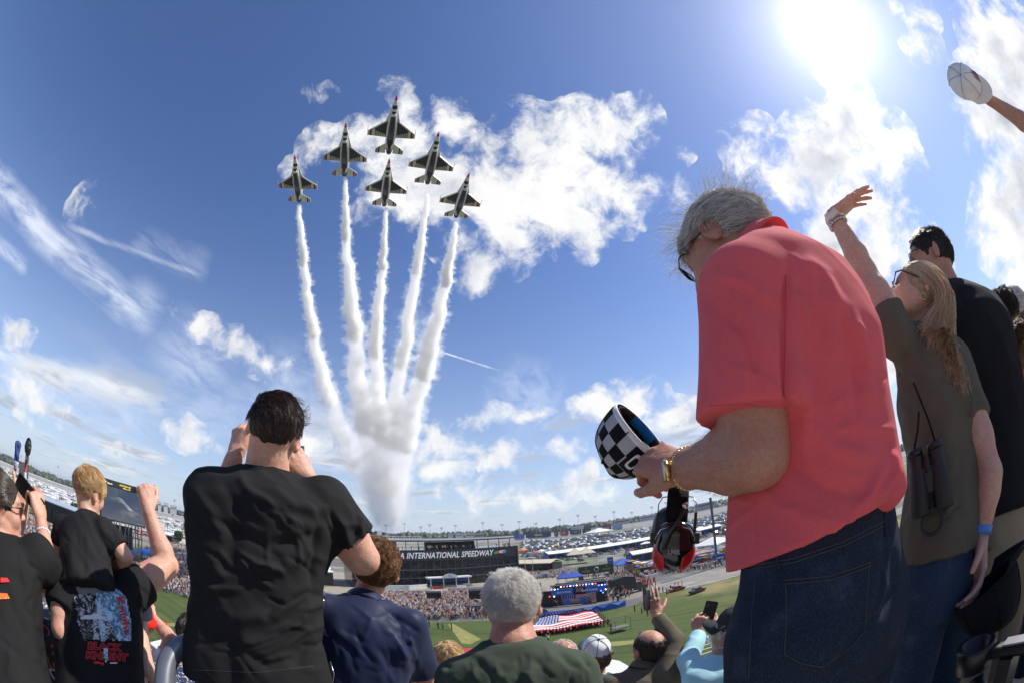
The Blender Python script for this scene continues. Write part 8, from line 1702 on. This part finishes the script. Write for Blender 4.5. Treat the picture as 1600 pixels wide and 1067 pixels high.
for i in ind:
    k, c = int(kinds[i]), int(cc[i]); key = (k, c)
    if key not in cme:
        mb = CT[k]; me = bpy.data.meshes.new(KN[k]); me.from_pydata(np.concatenate(mb.V).tolist(), [], mb.F)
        for m in (CARC[c][0], 'glass_dark', 'tyre', 'dark_grey'): me.materials.append(MATS[m])
        me.polygons.foreach_set('material_index', np.array(mb.M, np.int32)); me.update(); cme[key] = me
    o = bpy.data.objects.new(KN[k], cme[key]); col.objects.link(o); o.location = (P_[i, 0], P_[i, 1], GZ+.01); o.rotation_euler = (0, 0, A2[i]+(math.pi if rng.random() < .5 else 0)+rng.normal()*.05)
    q_ = project(P_[i:i+1] @ np.eye(2, 3)+np.array([0, 0, GZ]))[0]; w_ = [w for x, w in zip((60, 110, 165, 245, 300, 600, 850, 900, 950, 1000, 1060, 1100, 1200), ('at the left edge', 'left of the boy', 'behind the boy', 'behind the video screen', 'left of the photographer', 'left of the black building', 'by the black building', 'above the stage', 'above the gateway', 'by the display board', 'behind the headset', 'right of the headset', 'beside the red shirt')) if q_[0] < x][0]
    tag(o, '%s %s %s, %s' % (CARC[c][0][4:], ['saloon car', 'tall estate car', 'pickup truck', 'motorhome'][k], w_, ['nearest row', 'second row', 'third row', 'fourth row', 'fifth row', 'rows farther back'][min(int(max(d_[i]-(300 if P_[i, 0] > -80 else 230), 0)/18), 5)]), ['car', 'car', 'pickup', 'motorhome'][k], 'vehicles parked in the infield')
n = len(rest); mi = np.stack([cc[rest], np.full(n, 7), np.full(n, 8), np.full(n, 9)], 1)
if n: bulk_mesh('distant_parked_vehicles', CT, np.stack([P_[rest, 0], P_[rest, 1], np.full(n, GZ+.01)], 1), A2[rest], kinds[rest], {'h': np.ones(n), 'm': mi}, [c for c, _ in CARC]+['glass_dark', 'tyre', 'dark_grey'], 'far rows of parked vehicles covering the infield', 'vehicles')
rng = np.random.default_rng(14)
tm = ['tent_white', 'tent_white', 'tent_blue', 'tent_cream', 'tent_yellow', 'tent_red', 'tent_white']
for k in range(52):
    if k < 26: x = rng.uniform(815, 1150); y = np.interp(x, [815, 900, 1000, 1150], [868, 860, 846, 822])+rng.uniform(-8, 8); lb = 'right'
    else: x = rng.uniform(0, 300); y = np.interp(x, [0, 100, 200, 300], [770, 808, 826, 842])+rng.uniform(-12, 10); lb = 'left'
    m_ = tm[rng.integers(7)]; canopy_tent('%s pop-up canopy among the %s infield vehicles' % (m_[5:], lb), G(x, y), rng.uniform(4, 8), rng.uniform(3.2, 4.6), MATS[m_], 'pop-up canopies in the infield', rng.uniform(0, 1.5), 'popup_canopy')
for i, (x, y, h) in enumerate([(822, 905, 9), (833, 893, 10), (846, 880, 9), (915, 855, 12), (978, 850, 12), (1063, 880, 9), (290, 880, 8), (272, 862, 8)]):
    root = empty('lamp_post', G(x, y), 0, 'slim grey post '+['beside the white-haired head', 'just right of the black building', 'in front of the pale garage', 'behind the gateway', 'behind the display board', 'under the headset', 'over the left crowd, near the photographer', 'over the left crowd, near the fist'][i], 'lamp post'); mb = MB(); mb.tube([(0, 0, 0), (0, 0, h)], [.16, .1], 6); mb.build('post', MATS['concrete'], root); mb = MB(); mb.box((.6, 0, h), (1.4, .3, .15)); mb.build('lamp_head', MATS['dark_grey'], root)
# vehicles on the grass by the pit road
def show_car(label, px, py, c, ang, scale=1.):
    mb = car_mb(0); r_ = empty('race_car', G(px, py), ang, label, 'car', 'cars by the pit road'); ms = [MATS[c], MATS['glass_dark'], MATS['tyre'], MATS['dark_grey']]
    m2 = MB(); k = 0; bodyF = []
    V = np.concatenate(mb.V); 
    for nm, slots in (('body', (0, 3)), ('window', (1,))):
        idx = [i for i, m in enumerate(mb.M) if m in slots]; used = sorted({v for i in idx for v in mb.F[i]}); mp = {u: j for j, u in enumerate(used)}; q = MB(); q.add(V[used], [tuple(mp[v] for v in mb.F[i]) for i in idx], [mb.M[i] for i in idx]); q.build(nm, ms, r_)
    for x in (-1.45, 1.45):
        for y in (-.82, .82): q = MB(); q.rev([(.05, -.12), (.36, -.12), (.36, .12), (.05, .12)], (x, y, .36), (0, 1, 0), 12, 2); q.build('wheel', ms, r_)
    q = MB(); q.box((-2.2, 0, 1.12), (.35, 1.6, .06)); q.build('spoiler', ms[0], r_)
show_car('black race car parked on the grass beside the pit road', 1090, 925, 'car_black', .45); show_car('red and white race car at the corner of the grass', 1058, 922, 'car_red', .3)
def truck():
    r_ = empty('semi_truck', G(990, 925), math.radians(20), 'large black truck with a dark box parked beside the stage', 'truck'); mb = MB(); mb.box((-3.5, 0, 2.6), (7.5, 2.6, 3.6)); mb.prism([(-7.2, 4.4), (0, 4.4), (0, 4.9), (-3.5, 5.6), (-7.2, 5.1)], (0, -1.3, 0), (1, 0, 0), (0, 0, 1), (0, 1, 0), 2.6); mb.build('cargo_box', MATS['black_panel'], r_)
    mb = MB(); mb.prism([(.3, .7), (4.0, .7), (4.1, 1.7), (2.4, 2.0), (1.9, 3.1), (.3, 3.2)], (0, -1.2, 0), (1, 0, 0), (0, 0, 1), (0, 1, 0), 2.4); mb.build('cab', MATS['car_black'], r_); mb = MB(); mb.prism([(2.46, 2.05), (1.98, 3.0), (1.94, 3.0), (2.38, 2.05)], (0, -1.1, 0), (1, 0, 0), (0, 0, 1), (0, 1, 0), 2.2); mb.build('windscreen', MATS['glass_dark'], r_); mb = MB(); mb.box((4.12, 0, 1.1), (.08, 1.6, .8)); mb.build('grille', MATS['steel'], r_)
    for x in (3., -2., -5.5):
        for y in (-1, 1): mb = MB(); mb.rev([(.1, -.17), (.52, -.17), (.52, .17), (.1, .17)], (x, y*1.12, .52), (0, 1, 0), 14); mb.build('wheel', MATS['tyre'], r_, True)
truck()
def grass_frame():
    r_ = empty('steel_frame', G(970, 985), .3, 'open steel frame with a low platform standing on the grass right of the flag', 'frame'); mb = MB(); mb.box((0, 0, .9), (3.2, 2, .12)); mb.build('platform', MATS['deck_grey'], r_)
    for x in (-1.6, 1.6):
        for y in (-1, 1): mb = MB(); mb.tube([(x, y, 0), (x, y, 2.6)], .05, 5); mb.build('post', MATS['truss'], r_)
    mb = MB(); mb.tube([(-1.6, -1, 2.6), (1.6, -1, 2.6), (1.6, 1, 2.6), (-1.6, 1, 2.6), (-1.6, -1, 2.6)], .05, 5); mb.build('top_rail', MATS['truss'], r_)
grass_frame()
# pit boxes, carts and equipment along the pit wall
rng = np.random.default_rng(31)
PB = [('red', 'paint_red'), ('blue', 'stage_blue'), ('white', 'tent_white'), ('black', 'black_panel'), ('yellow', 'tent_yellow')]
for i in range(26):
    x = 982+i*6.4+rng.uniform(-1, 1); y = np.interp(x, [980, 1040, 1160], [897, 892, 868])+rng.uniform(-5, 3); cn, cm = PB[rng.integers(5)]; w, h = rng.uniform(2.2, 4.5), rng.uniform(1.6, 3.4); r_ = empty('pit_box', G(x, y), .3+rng.normal()*.1, '%s team equipment box, %s the pit wall' % (cn, ['at the left end of', 'left of the middle of', 'right of the middle of', 'at the right end of'][int(i/6.6)]), 'pit box', 'team boxes along the pit wall')
    r_['label'] = r_['label'].replace('', ''); mb = MB(); mb.box((0, 0, h/2), (w, 1.8, h)); mb.build('cabinet', MATS[cm], r_); mb = MB(); mb.box((0, 0, h+1.9), (w*1.15, 2.6, .12)); mb.build('canopy', MATS[PB[rng.integers(5)][1]], r_); mb = MB(); mb.box((0, -.95, h*.55), (w*.7, .06, h*.25)); mb.build('panel', MATS['sign_white'], r_)
    for q in (-1, 1): mb = MB(); mb.box((q*w*.45, 0, h+.95), (.08, .08, 1.9)); mb.build('post', MATS['truss'], r_)
# ------------------------------------------------------------------ rails and seat in the stands
def railing():
    A = [P(262, 1180, 1.15), P(256, 1090, 1.16), P(258, 1040, 1.18), P(272, 1014, 1.20), P(292, 1003, 1.22), P(318, 1004, 1.26), P(345, 1012, 1.3), P(345, 1150, 1.3)]
    t = np.linspace(0, 1, 50); k = np.linspace(0, 1, len(A)); Q = np.stack([np.interp(t, k, np.array(A)[:, i]) for i in range(3)], 1)
    for _ in range(12): Q[1:-1] = (Q[:-2]+Q[2:]+2*Q[1:-1])/4
    root = empty('handrail', Q[0], 0, 'thick grey curved handrail loop at the lower left', 'handrail'); mb = MB(); mb.tube(Q-Q[0], .027, 16); mb.build('tube', mat('rail_grey', (.20, .21, .23), .28, .5, noise=(20, .1)), root, True); mb = MB(); mb.tube([Q[3]-Q[0]-up_*.02, Q[3]-Q[0]-up_*.9], .022, 12); mb.build('post', MATS['rail_grey'], root, True)
railing()
def thin_rail(label, pts, r):
    Q = np.array([P(*p) for p in pts]); t = np.linspace(0, 1, 30); k = np.linspace(0, 1, len(Q)); S = np.stack([np.interp(t, k, Q[:, i]) for i in range(3)], 1)
    for _ in range(6): S[1:-1] = (S[:-2]+S[2:]+2*S[1:-1])/4
    root = empty('railing', S[0], 0, label, 'railing'); mb = MB(); mb.tube(S-S[0], r, 10); mb.build('top_rail', MATS['white_plastic'], root, True); mb = MB(); mb.tube([S[-1]-S[0], S[-1]-S[0]-up_*1.2], r*.8, 8); mb.build('post', MATS['white_plastic'], root, True)
thin_rail('curved white rail between the olive jacket and the aqua top', [(1106, 996, 3.2), (1118, 1008, 3.1), (1130, 1022, 3.0)], .022); thin_rail('thin curved white rail rising beside the olive jacket', [(1052, 1018, 3.2), (1066, 1032, 3.15), (1074, 1055, 3.1), (1077, 1090, 3.05)], .020); thin_rail('white rail at the bottom between the two pairs of jeans', [(1388, 1069, 1.9), (1410, 1056, 1.9), (1432, 1042, 1.9)], .018)
def seat():
    # black folding seat arm with a cup holder at the lower right
    c = P(1524, 1020, 1.02); d, r, u = ortho(ray(1524, 1020)*np.array([1, 1, 0])); root = empty('stadium_seat', c, 0, 'black stadium seat with a cup holder on its armrest in the lower right corner', 'seat'); a = P(1600, 1000, 1.0)-c; b = P(1680, 1010, .95)-c
    ring = MB(); ring.rev([(.034, -.045), (.037, .0), (.046, .004), (.049, -.004), (.046, -.05), (.034, -.055), (.005, -.055), (.005, -.048), (.033, -.048)], (0, 0, .02), (0, 0, 1), 28); ring.build('cup_holder', MATS['black_plastic'], root, True)
    e = nrm(P(1600, 1002, .98)-P(1540, 1012, 1.02)); _, s_, w = ortho(e); R = np.stack([e, s_, w], 1)
    F = Field(np.array([-.1, -.4, -.12]), np.array([.6, .4, .15]), .006); F.cone(e*.045, e*.45, .019, .022); F.put(lambda x, y, z: np.abs(x*w[0]+y*w[1]+z*w[2])-.014, -np.ones(3), np.ones(3), 0, 'i'); V, Q = sculpt([F]); link('armrest', me_from('armrest', V, Q), root, MATS['black_plastic'])
    mb = MB(); mb.box(e*.26+w*.0165, (.36, .030, .004), R); mb.build('armrest_trim', MATS['rail_grey'], root)
    mb = MB(); mb.box(e*.10-up_*.16, (.05, .035, .30)); mb.box(e*.10-up_*.32+nrm(d)*.1, (.05, .25, .04)); mb.build('bracket', MATS['black_plastic'], root)
    F = Field(e*.2-.35-up_*.2, e*.2+.35-up_*.0, .012); F.ell(e*.26-up_*.22+d*.05, (.22, .20, .04)); V, Q = sculpt([F]); link('seat_pan', me_from('seat_pan', V, Q), root, MATS['black_plastic']); mb = MB(); mb.tube([-up_*.06+e*.02, -up_*.2+e*.1, -up_*.34+e*.16], .018, 10); mb.build('support', MATS['black_plastic'], root, True)
seat()
# ------------------------------------------------------------------ six jets in formation and their smoke
mat('jet_white', (.62, .61, .56), .35, noise=(3, .06)); mat('jet_navy', (.018, .022, .036), .35); mat('jet_red', (.50, .02, .03), .35); mat('jet_metal', (.12, .12, .12), .4, .6)
JET_Z = 69.; JAZ = math.radians(-18.5)
jh = -np.array([math.sin(JAZ), math.cos(JAZ), 0])
def make_jet(label, loc):
    root = empty('jet_fighter', loc, math.atan2(jh[1], jh[0]), label, 'fighter jet', 'jets flying in formation')
    W, N, R_, M_ = 0, 1, 2, 3; ms = [MATS['jet_white'], MATS['jet_navy'], MATS['jet_red'], MATS['jet_metal']]
    def lft(name, secs, colour, n=20, ex=2.2):
        V = []; Fc = []; Mi = []
        for (x, w, h, z) in secs:
            for k in range(n):
                t = 2*math.pi*k/n; c, s_ = math.cos(t), math.sin(t); V.append((x, w*math.copysign(abs(c)**(2/ex), c), z+h*math.copysign(abs(s_)**(2/ex), s_)))
        for i in range(len(secs)-1):
            for k in range(n): Fc.append((i*n+k, i*n+(k+1) % n, (i+1)*n+(k+1) % n, (i+1)*n+k)); Mi.append(colour(i, (k+.5)/n*2*math.pi, secs[i][0]))
        Fc += [tuple(range(n))[::-1], tuple((len(secs)-1)*n+k for k in range(n))]; Mi += [colour(0, 0, 0), M_]
        mb = MB(); mb.add(V, [f[::-1] for f in Fc], Mi); return mb.build(name, ms, root, True)
    belly = lambda t: math.sin(t) < -.35
    def cf(i, t, x):
        if x > 6.35: return R_
        if x > 5.2: return W
        if x > 4.4: return N if belly(t) else W
        if x > 3.9: return W
        if x > -5.6: return N if math.sin(t) < -.80 else W
        return N if belly(t) else W
    lft('fuselage', [(7.6, .02, .02, -.05), (7.0, .16, .16, -.03), (6.35, .30, .30, 0), (5.8, .40, .40, .02), (5.2, .48, .48, .05), (4.4, .56, .58, .05), (3.9, .60, .66, .02), (3.0, .68, .78, -.1), (1.5, .86, .84, -.12), (0, .98, .84, -.1), (-2., 1.02, .8, -.05), (-4., .98, .74, 0), (-5.6, .85, .68, 0), (-6.3, .68, .62, 0)], cf)
    lft('exhaust_nozzle', [(-6.3, .60, .60, 0), (-6.8, .58, .58, 0), (-7.3, .44, .44, 0), (-7.35, .36, .36, 0)], lambda i, t, x: M_ if i else N)
    lft('air_intake', [(3.6, .36, .26, -.82), (3.0, .46, .34, -.84), (1.5, .52, .36, -.82), (-.5, .52, .30, -.78), (-3, .40, .2, -.66)], lambda i, t, x: N if x < 3.1 else W)
    lft('canopy', [(5.1, .05, .05, .45), (4.6, .30, .32, .50), (3.8, .40, .48, .55), (2.8, .38, .42, .58), (1.6, .2, .2, .62)], lambda i, t, x: N)
    for q in (-1, 1):
        mb = MB(); P2 = lambda pts: [(x, y*q) for x, y in pts]
        def plate(pts, z, d, mi): mb.prism(pts if q > 0 else pts[::-1], (0, 0, z), (1, 0, 0), (0, q, 0), (0, 0, 1), d, mi)
        plate([(1.5, .8), (-1.6, 4.6), (-2.8, 4.6), (-3.05, .8)], -.05, .12, W); mb_w = mb
        mb.prism([(1.15, .85), (-1.0, 3.35), (-1.35, 3.35), (-2.35, .85)], (0, 0, -.075), (1, 0, 0), (0, q, 0), (0, 0, 1), .02, N)
        for k in range(7):    # feather teeth behind the dark panel
            y0 = .95+k*.34; xe = -2.28+(y0-.9)*.40; mb.prism([(xe+.15, y0), (xe+.15, y0+.2), (-2.62-.02*k, y0+.24), (-2.62-.02*k, y0+.10)], (0, 0, -.075), (1, 0, 0), (0, q, 0), (0, 0, 1), .018, N)
        mb.prism([(-1.1, 3.85), (-1.42, 4.22), (-2.83, 4.22), (-2.84, 3.85)], (0, 0, -.077), (1, 0, 0), (0, q, 0), (0, 0, 1), .02, N)
        mb.prism([(-1.56, 4.31), (-1.72, 4.5), (-2.76, 4.5), (-2.77, 4.31)], (0, 0, -.077), (1, 0, 0), (0, q, 0), (0, 0, 1), .02, R_)
        mb.prism([(-2.80, .85), (-2.70, 3.9), (-2.76, 3.9), (-2.90, .85)], (0, 0, -.074), (1, 0, 0), (0, q, 0), (0, 0, 1), .02, R_)
        mb.build('wing', ms, root)
        mb = MB(); mb.prism([(4.7, .55), (2.6, .95), (1.25, 1.35), (.6, 1.2), (.6, .3), (4.4, .3)], (0, 0, -.02), (1, 0, 0), (0, q, 0), (0, 0, 1), .10, W); mb.build('strake', ms, root)
        mb = MB(); mb.tube([(-.6, q*4.68, 0), (-.35, q*4.68, 0), (-2.9, q*4.68, 0)][::2], [.06, .06], 8, W); mb.tube([(-.9, q*4.68, 0), (-.2, q*4.68, 0)], [.055, .01], 8, W); mb.build('wingtip_rail', ms, root)
        mb = MB(); mb.prism([(-4.5, .75), (-6.2, 2.85), (-7.3, 2.85), (-7.2, .75)], (0, 0, -.12), (1, 0, 0), (0, q, 0), (0, 0, 1), .09, W)
        mb.prism([(-5.5, 1.95), (-5.75, 2.25), (-7.25, 2.25), (-7.24, 1.95)], (0, 0, -.14), (1, 0, 0), (0, q, 0), (0, 0, 1), .02, N); mb.prism([(-6.12, 2.47), (-6.3, 2.7), (-7.12, 2.7), (-7.11, 2.47)], (0, 0, -.14), (1, 0, 0), (0, q, 0), (0, 0, 1), .02, R_)
        mb.prism([(-6.18, 2.38), (-6.2, 2.44), (-7.1, 2.44), (-7.1, 2.38)], (0, 0, -.139), (1, 0, 0), (0, q, 0), (0, 0, 1), .02, N)
        mb.build('tailplane', ms, root)
        mb = MB(); mb.prism([(-4.2, -.55), (-5.6, -.55), (-5.4, -1.15), (-4.9, -1.15)], (0, q*.62, 0), (1, 0, 0), (0, q*.25, 1), (0, 1, 0), .06, W); mb.build('ventral_fin', ms, root)
    mb = MB(); mb.prism([(-3.2, .6), (-6.6, .6), (-6.9, 3.4), (-5.9, 3.4)], (0, -.06, 0), (1, 0, 0), (0, 0, 1), (0, 1, 0), .12, W); mb.build('tail_fin', ms, root)
    return root
def copy_tree(o, parent=None):
    c = o.copy(); col.objects.link(c); c.parent = parent
    for ch in list(o.children): copy_tree(ch, c)
    return c
jets = [((613, 197), 'lead jet at the top of the formation, the one without smoke'), ((464, 281), 'leftmost jet of the formation, trailing a thin smoke line'), ((539, 236), 'second jet from the left, directly left of the lead jet'),
        ((604, 287), 'slot jet in the centre of the formation, directly below the lead jet'), ((676, 249), 'jet right of the lead jet, against the cloud'), ((722, 307), 'rightmost and lowest jet of the formation')]
J0 = None
for (x, y), lb in jets:
    r_ = ray(x, y); r_ = r_*(JET_Z/r_[2])
    if J0 is None: J0 = make_jet(lb, r_); o = J0
    else: o = copy_tree(J0); o.location = r_; o['label'] = lb
# smoke: convoluted closed surfaces filled with white scattering air
def smoke_mat(name, dens):
    m = bpy.data.materials.new(name); m.use_nodes = True; nt = m.node_tree; nt.nodes.clear(); v = nt.nodes.new('ShaderNodeVolumePrincipled'); o = nt.nodes.new('ShaderNodeOutputMaterial')
    v.inputs['Color'].default_value = (1, 1, 1, 1); v.inputs['Density'].default_value = dens; v.inputs['Anisotropy'].default_value = .3
    nt.links.new(v.outputs[0], o.inputs['Volume']); return m
def smoke_trail(label, pix, wid, k=3.6, seed=0, zf=None):
    pix = np.array(pix, float); L = np.r_[0, np.cumsum(np.hypot(*np.diff(pix, axis=0).T))]; wid = np.array(wid, float)
    def at(s_):
        x = np.interp(s_, L, pix[:, 0]); y = np.interp(s_, L, pix[:, 1]); r_ = ray(x, y); z = JET_Z-1.5; r_ = r_*(z/max(r_[2], .02)); return r_
    pts = []; s_ = 0.
    # smooth centre line sampled by its own width
    sm = np.linspace(0, L[-1], 160); px = np.interp(sm, L, pix[:, 0]); ker = np.hanning(31); ker /= ker.sum(); px2 = np.convolve(np.pad(px, 15, mode='reflect', reflect_type='odd'), ker, 'valid'); py = np.interp(sm, L, pix[:, 1])
    C = []
    for a, b in zip(px2, py): r_ = ray(a, b); C.append(r_*((JET_Z-1.5)/max(r_[2], .02)))
    C = np.array(C); D = np.r_[0, np.cumsum(np.linalg.norm(np.diff(C, axis=0), axis=1))]; W = np.interp(sm, L, wid)/2/700.*np.linalg.norm(C, axis=1)
    W = W*.88; cur = 0.; S_ = []
    while cur < D[-1]: S_.append(cur); cur += .15*np.interp(cur, D, W)
    S_ = np.array(S_); P_ = np.stack([np.interp(S_, D, C[:, i]) for i in range(3)], 1); Rr = np.interp(S_, D, W); T = np.gradient(P_, axis=0); T /= np.linalg.norm(T, axis=1)[:, None]
    A = np.cross(T, up_); A /= np.linalg.norm(A, axis=1)[:, None]; B = np.cross(A, T); tau = np.r_[0, np.cumsum(np.diff(S_)/Rr[:-1])]
    root = empty('smoke_trail', P_[0], 0, label, 'smoke trail', 'smoke trails behind the jets'); n = 36; th = 2*math.pi*np.arange(n)/n; nseg = 6; bounds = np.linspace(0, len(S_)-1, nseg+1).astype(int)
    for g in range(nseg):
        i0, i1 = bounds[g], min(bounds[g+1]+6, len(S_)-1); idx = np.arange(i0, i1+1); m = len(idx)
        TT, II = np.meshgrid(th, idx); q = np.stack([np.cos(TT).ravel()*1.0, np.sin(TT).ravel()*1.0, tau[II.ravel()]*.8], 1)
        nz = .24*vnoise(q*1.2, seed)+.24*(1-2*np.abs(vnoise(q*2.2, seed+1)))+.30*(1-2*np.abs(vnoise(q*4.6, seed+2)))+.26*(1-2*np.abs(vnoise(q*9.5, seed+3)))
        meander = np.stack([vnoise(np.stack([tau*.28, tau*0, tau*0], 1), seed+5), vnoise(np.stack([tau*.28, tau*0+9, tau*0], 1), seed+6)], 1)*.32
        edge = np.ones(m); cap_ = np.minimum(np.arange(m), np.arange(m)[::-1]); edge = np.clip(cap_/4., .05, 1)**.5
        for veil in (0, 1):
            rr = Rr[II.ravel()]*((.72+nz*.8) if not veil else (1.15+1.1*vnoise(q*3.1, seed+8)+.5*vnoise(q*7, seed+9)).clip(.3, 2.2))*np.repeat(edge, n); cen = P_[II.ravel()]+(A[II.ravel()]*meander[II.ravel(), :1]+B[II.ravel()]*meander[II.ravel(), 1:])*Rr[II.ravel()][:, None]
            V = cen+A[II.ravel()]*(np.cos(TT.ravel())*rr)[:, None]+B[II.ravel()]*(np.sin(TT.ravel())*rr)[:, None]
            a = np.arange(m-1)[:, None]*n; kk = np.arange(n)[None]; Q = np.stack([a+kk, a+n+kk, a+n+(kk+1) % n, a+(kk+1) % n], -1).reshape(-1, 4)
            V = np.concatenate([V, cen[:1], cen[-1:]]); c0, c1 = len(V)-2, len(V)-1
            Fl = [tuple(f) for f in Q.tolist()]+[(c0, k_, (k_+1) % n) for k_ in range(n)]+[(c1, (m-1)*n+(k_+1) % n, (m-1)*n+k_) for k_ in range(n)]
            me = bpy.data.meshes.new('smoke'); me.from_pydata((V-P_[0]).tolist(), [], Fl); me.update()
            link('smoke_veil' if veil else 'smoke_billow', me, root, smoke_mat('smoke', k/(2*Rr[idx].mean())*(1.3, 1.1, .7, .2, .045, .008)[g]*((.14, .16, .25, .6, 1., 1.)[g] if veil else 1.)))
smoke_trail('leftmost smoke trail, curving up from the merged plume to the leftmost jet', [(466, 321), (474, 400), (483, 480), (495, 550), (515, 620), (540, 690), (568, 740), (598, 800)], [7, 14, 17, 20, 24, 30, 32, 34], seed=1)
smoke_trail('second smoke trail from the left, rising straight', [(539, 277), (541, 370), (546, 450), (553, 530), (563, 610), (575, 680), (586, 740), (602, 815)], [6, 15, 21, 27, 31, 34, 36, 38], seed=11)
smoke_trail('middle smoke trail, thin and nearly vertical', [(603, 326), (599, 400), (592, 480), (588, 550), (590, 620), (595, 690), (600, 750), (606, 820)], [6, 12, 18, 22, 26, 30, 34, 38], seed=21)
smoke_trail('fourth smoke trail, faint where it meets the cloud', [(668, 305), (656, 400), (642, 480), (632, 550), (620, 620), (612, 690), (608, 750), (609, 820)], [8, 16, 20, 23, 26, 30, 34, 38], k=2.6, seed=31)
smoke_trail('rightmost smoke trail, leaning toward the lowest jet', [(713, 348), (704, 400), (687, 480), (668, 550), (651, 620), (635, 690), (622, 745), (612, 812)], [7, 15, 23, 30, 32, 32, 34, 38], seed=41)
# ------------------------------------------------------------------ thin air over the whole place
def haze():
    m = bpy.data.materials.new('haze'); m.use_nodes = True; nt = m.node_tree; nt.nodes.clear(); v = nt.nodes.new('ShaderNodeVolumePrincipled'); o = nt.nodes.new('ShaderNodeOutputMaterial')
    v.inputs['Color'].default_value = (.80, .87, 1., 1); v.inputs['Density'].default_value = .00006; v.inputs['Anisotropy'].default_value = .2; nt.links.new(v.outputs[0], o.inputs['Volume'])
    mb = MB(); mb.box((0, 0, (GZ-1+84)/2), (50000, 50000, 84-GZ+1)); ob = mb.build('haze', m); ob['kind'] = 'stuff'; ob['label'] = 'faint pale haze over the far infield and horizon'
haze()
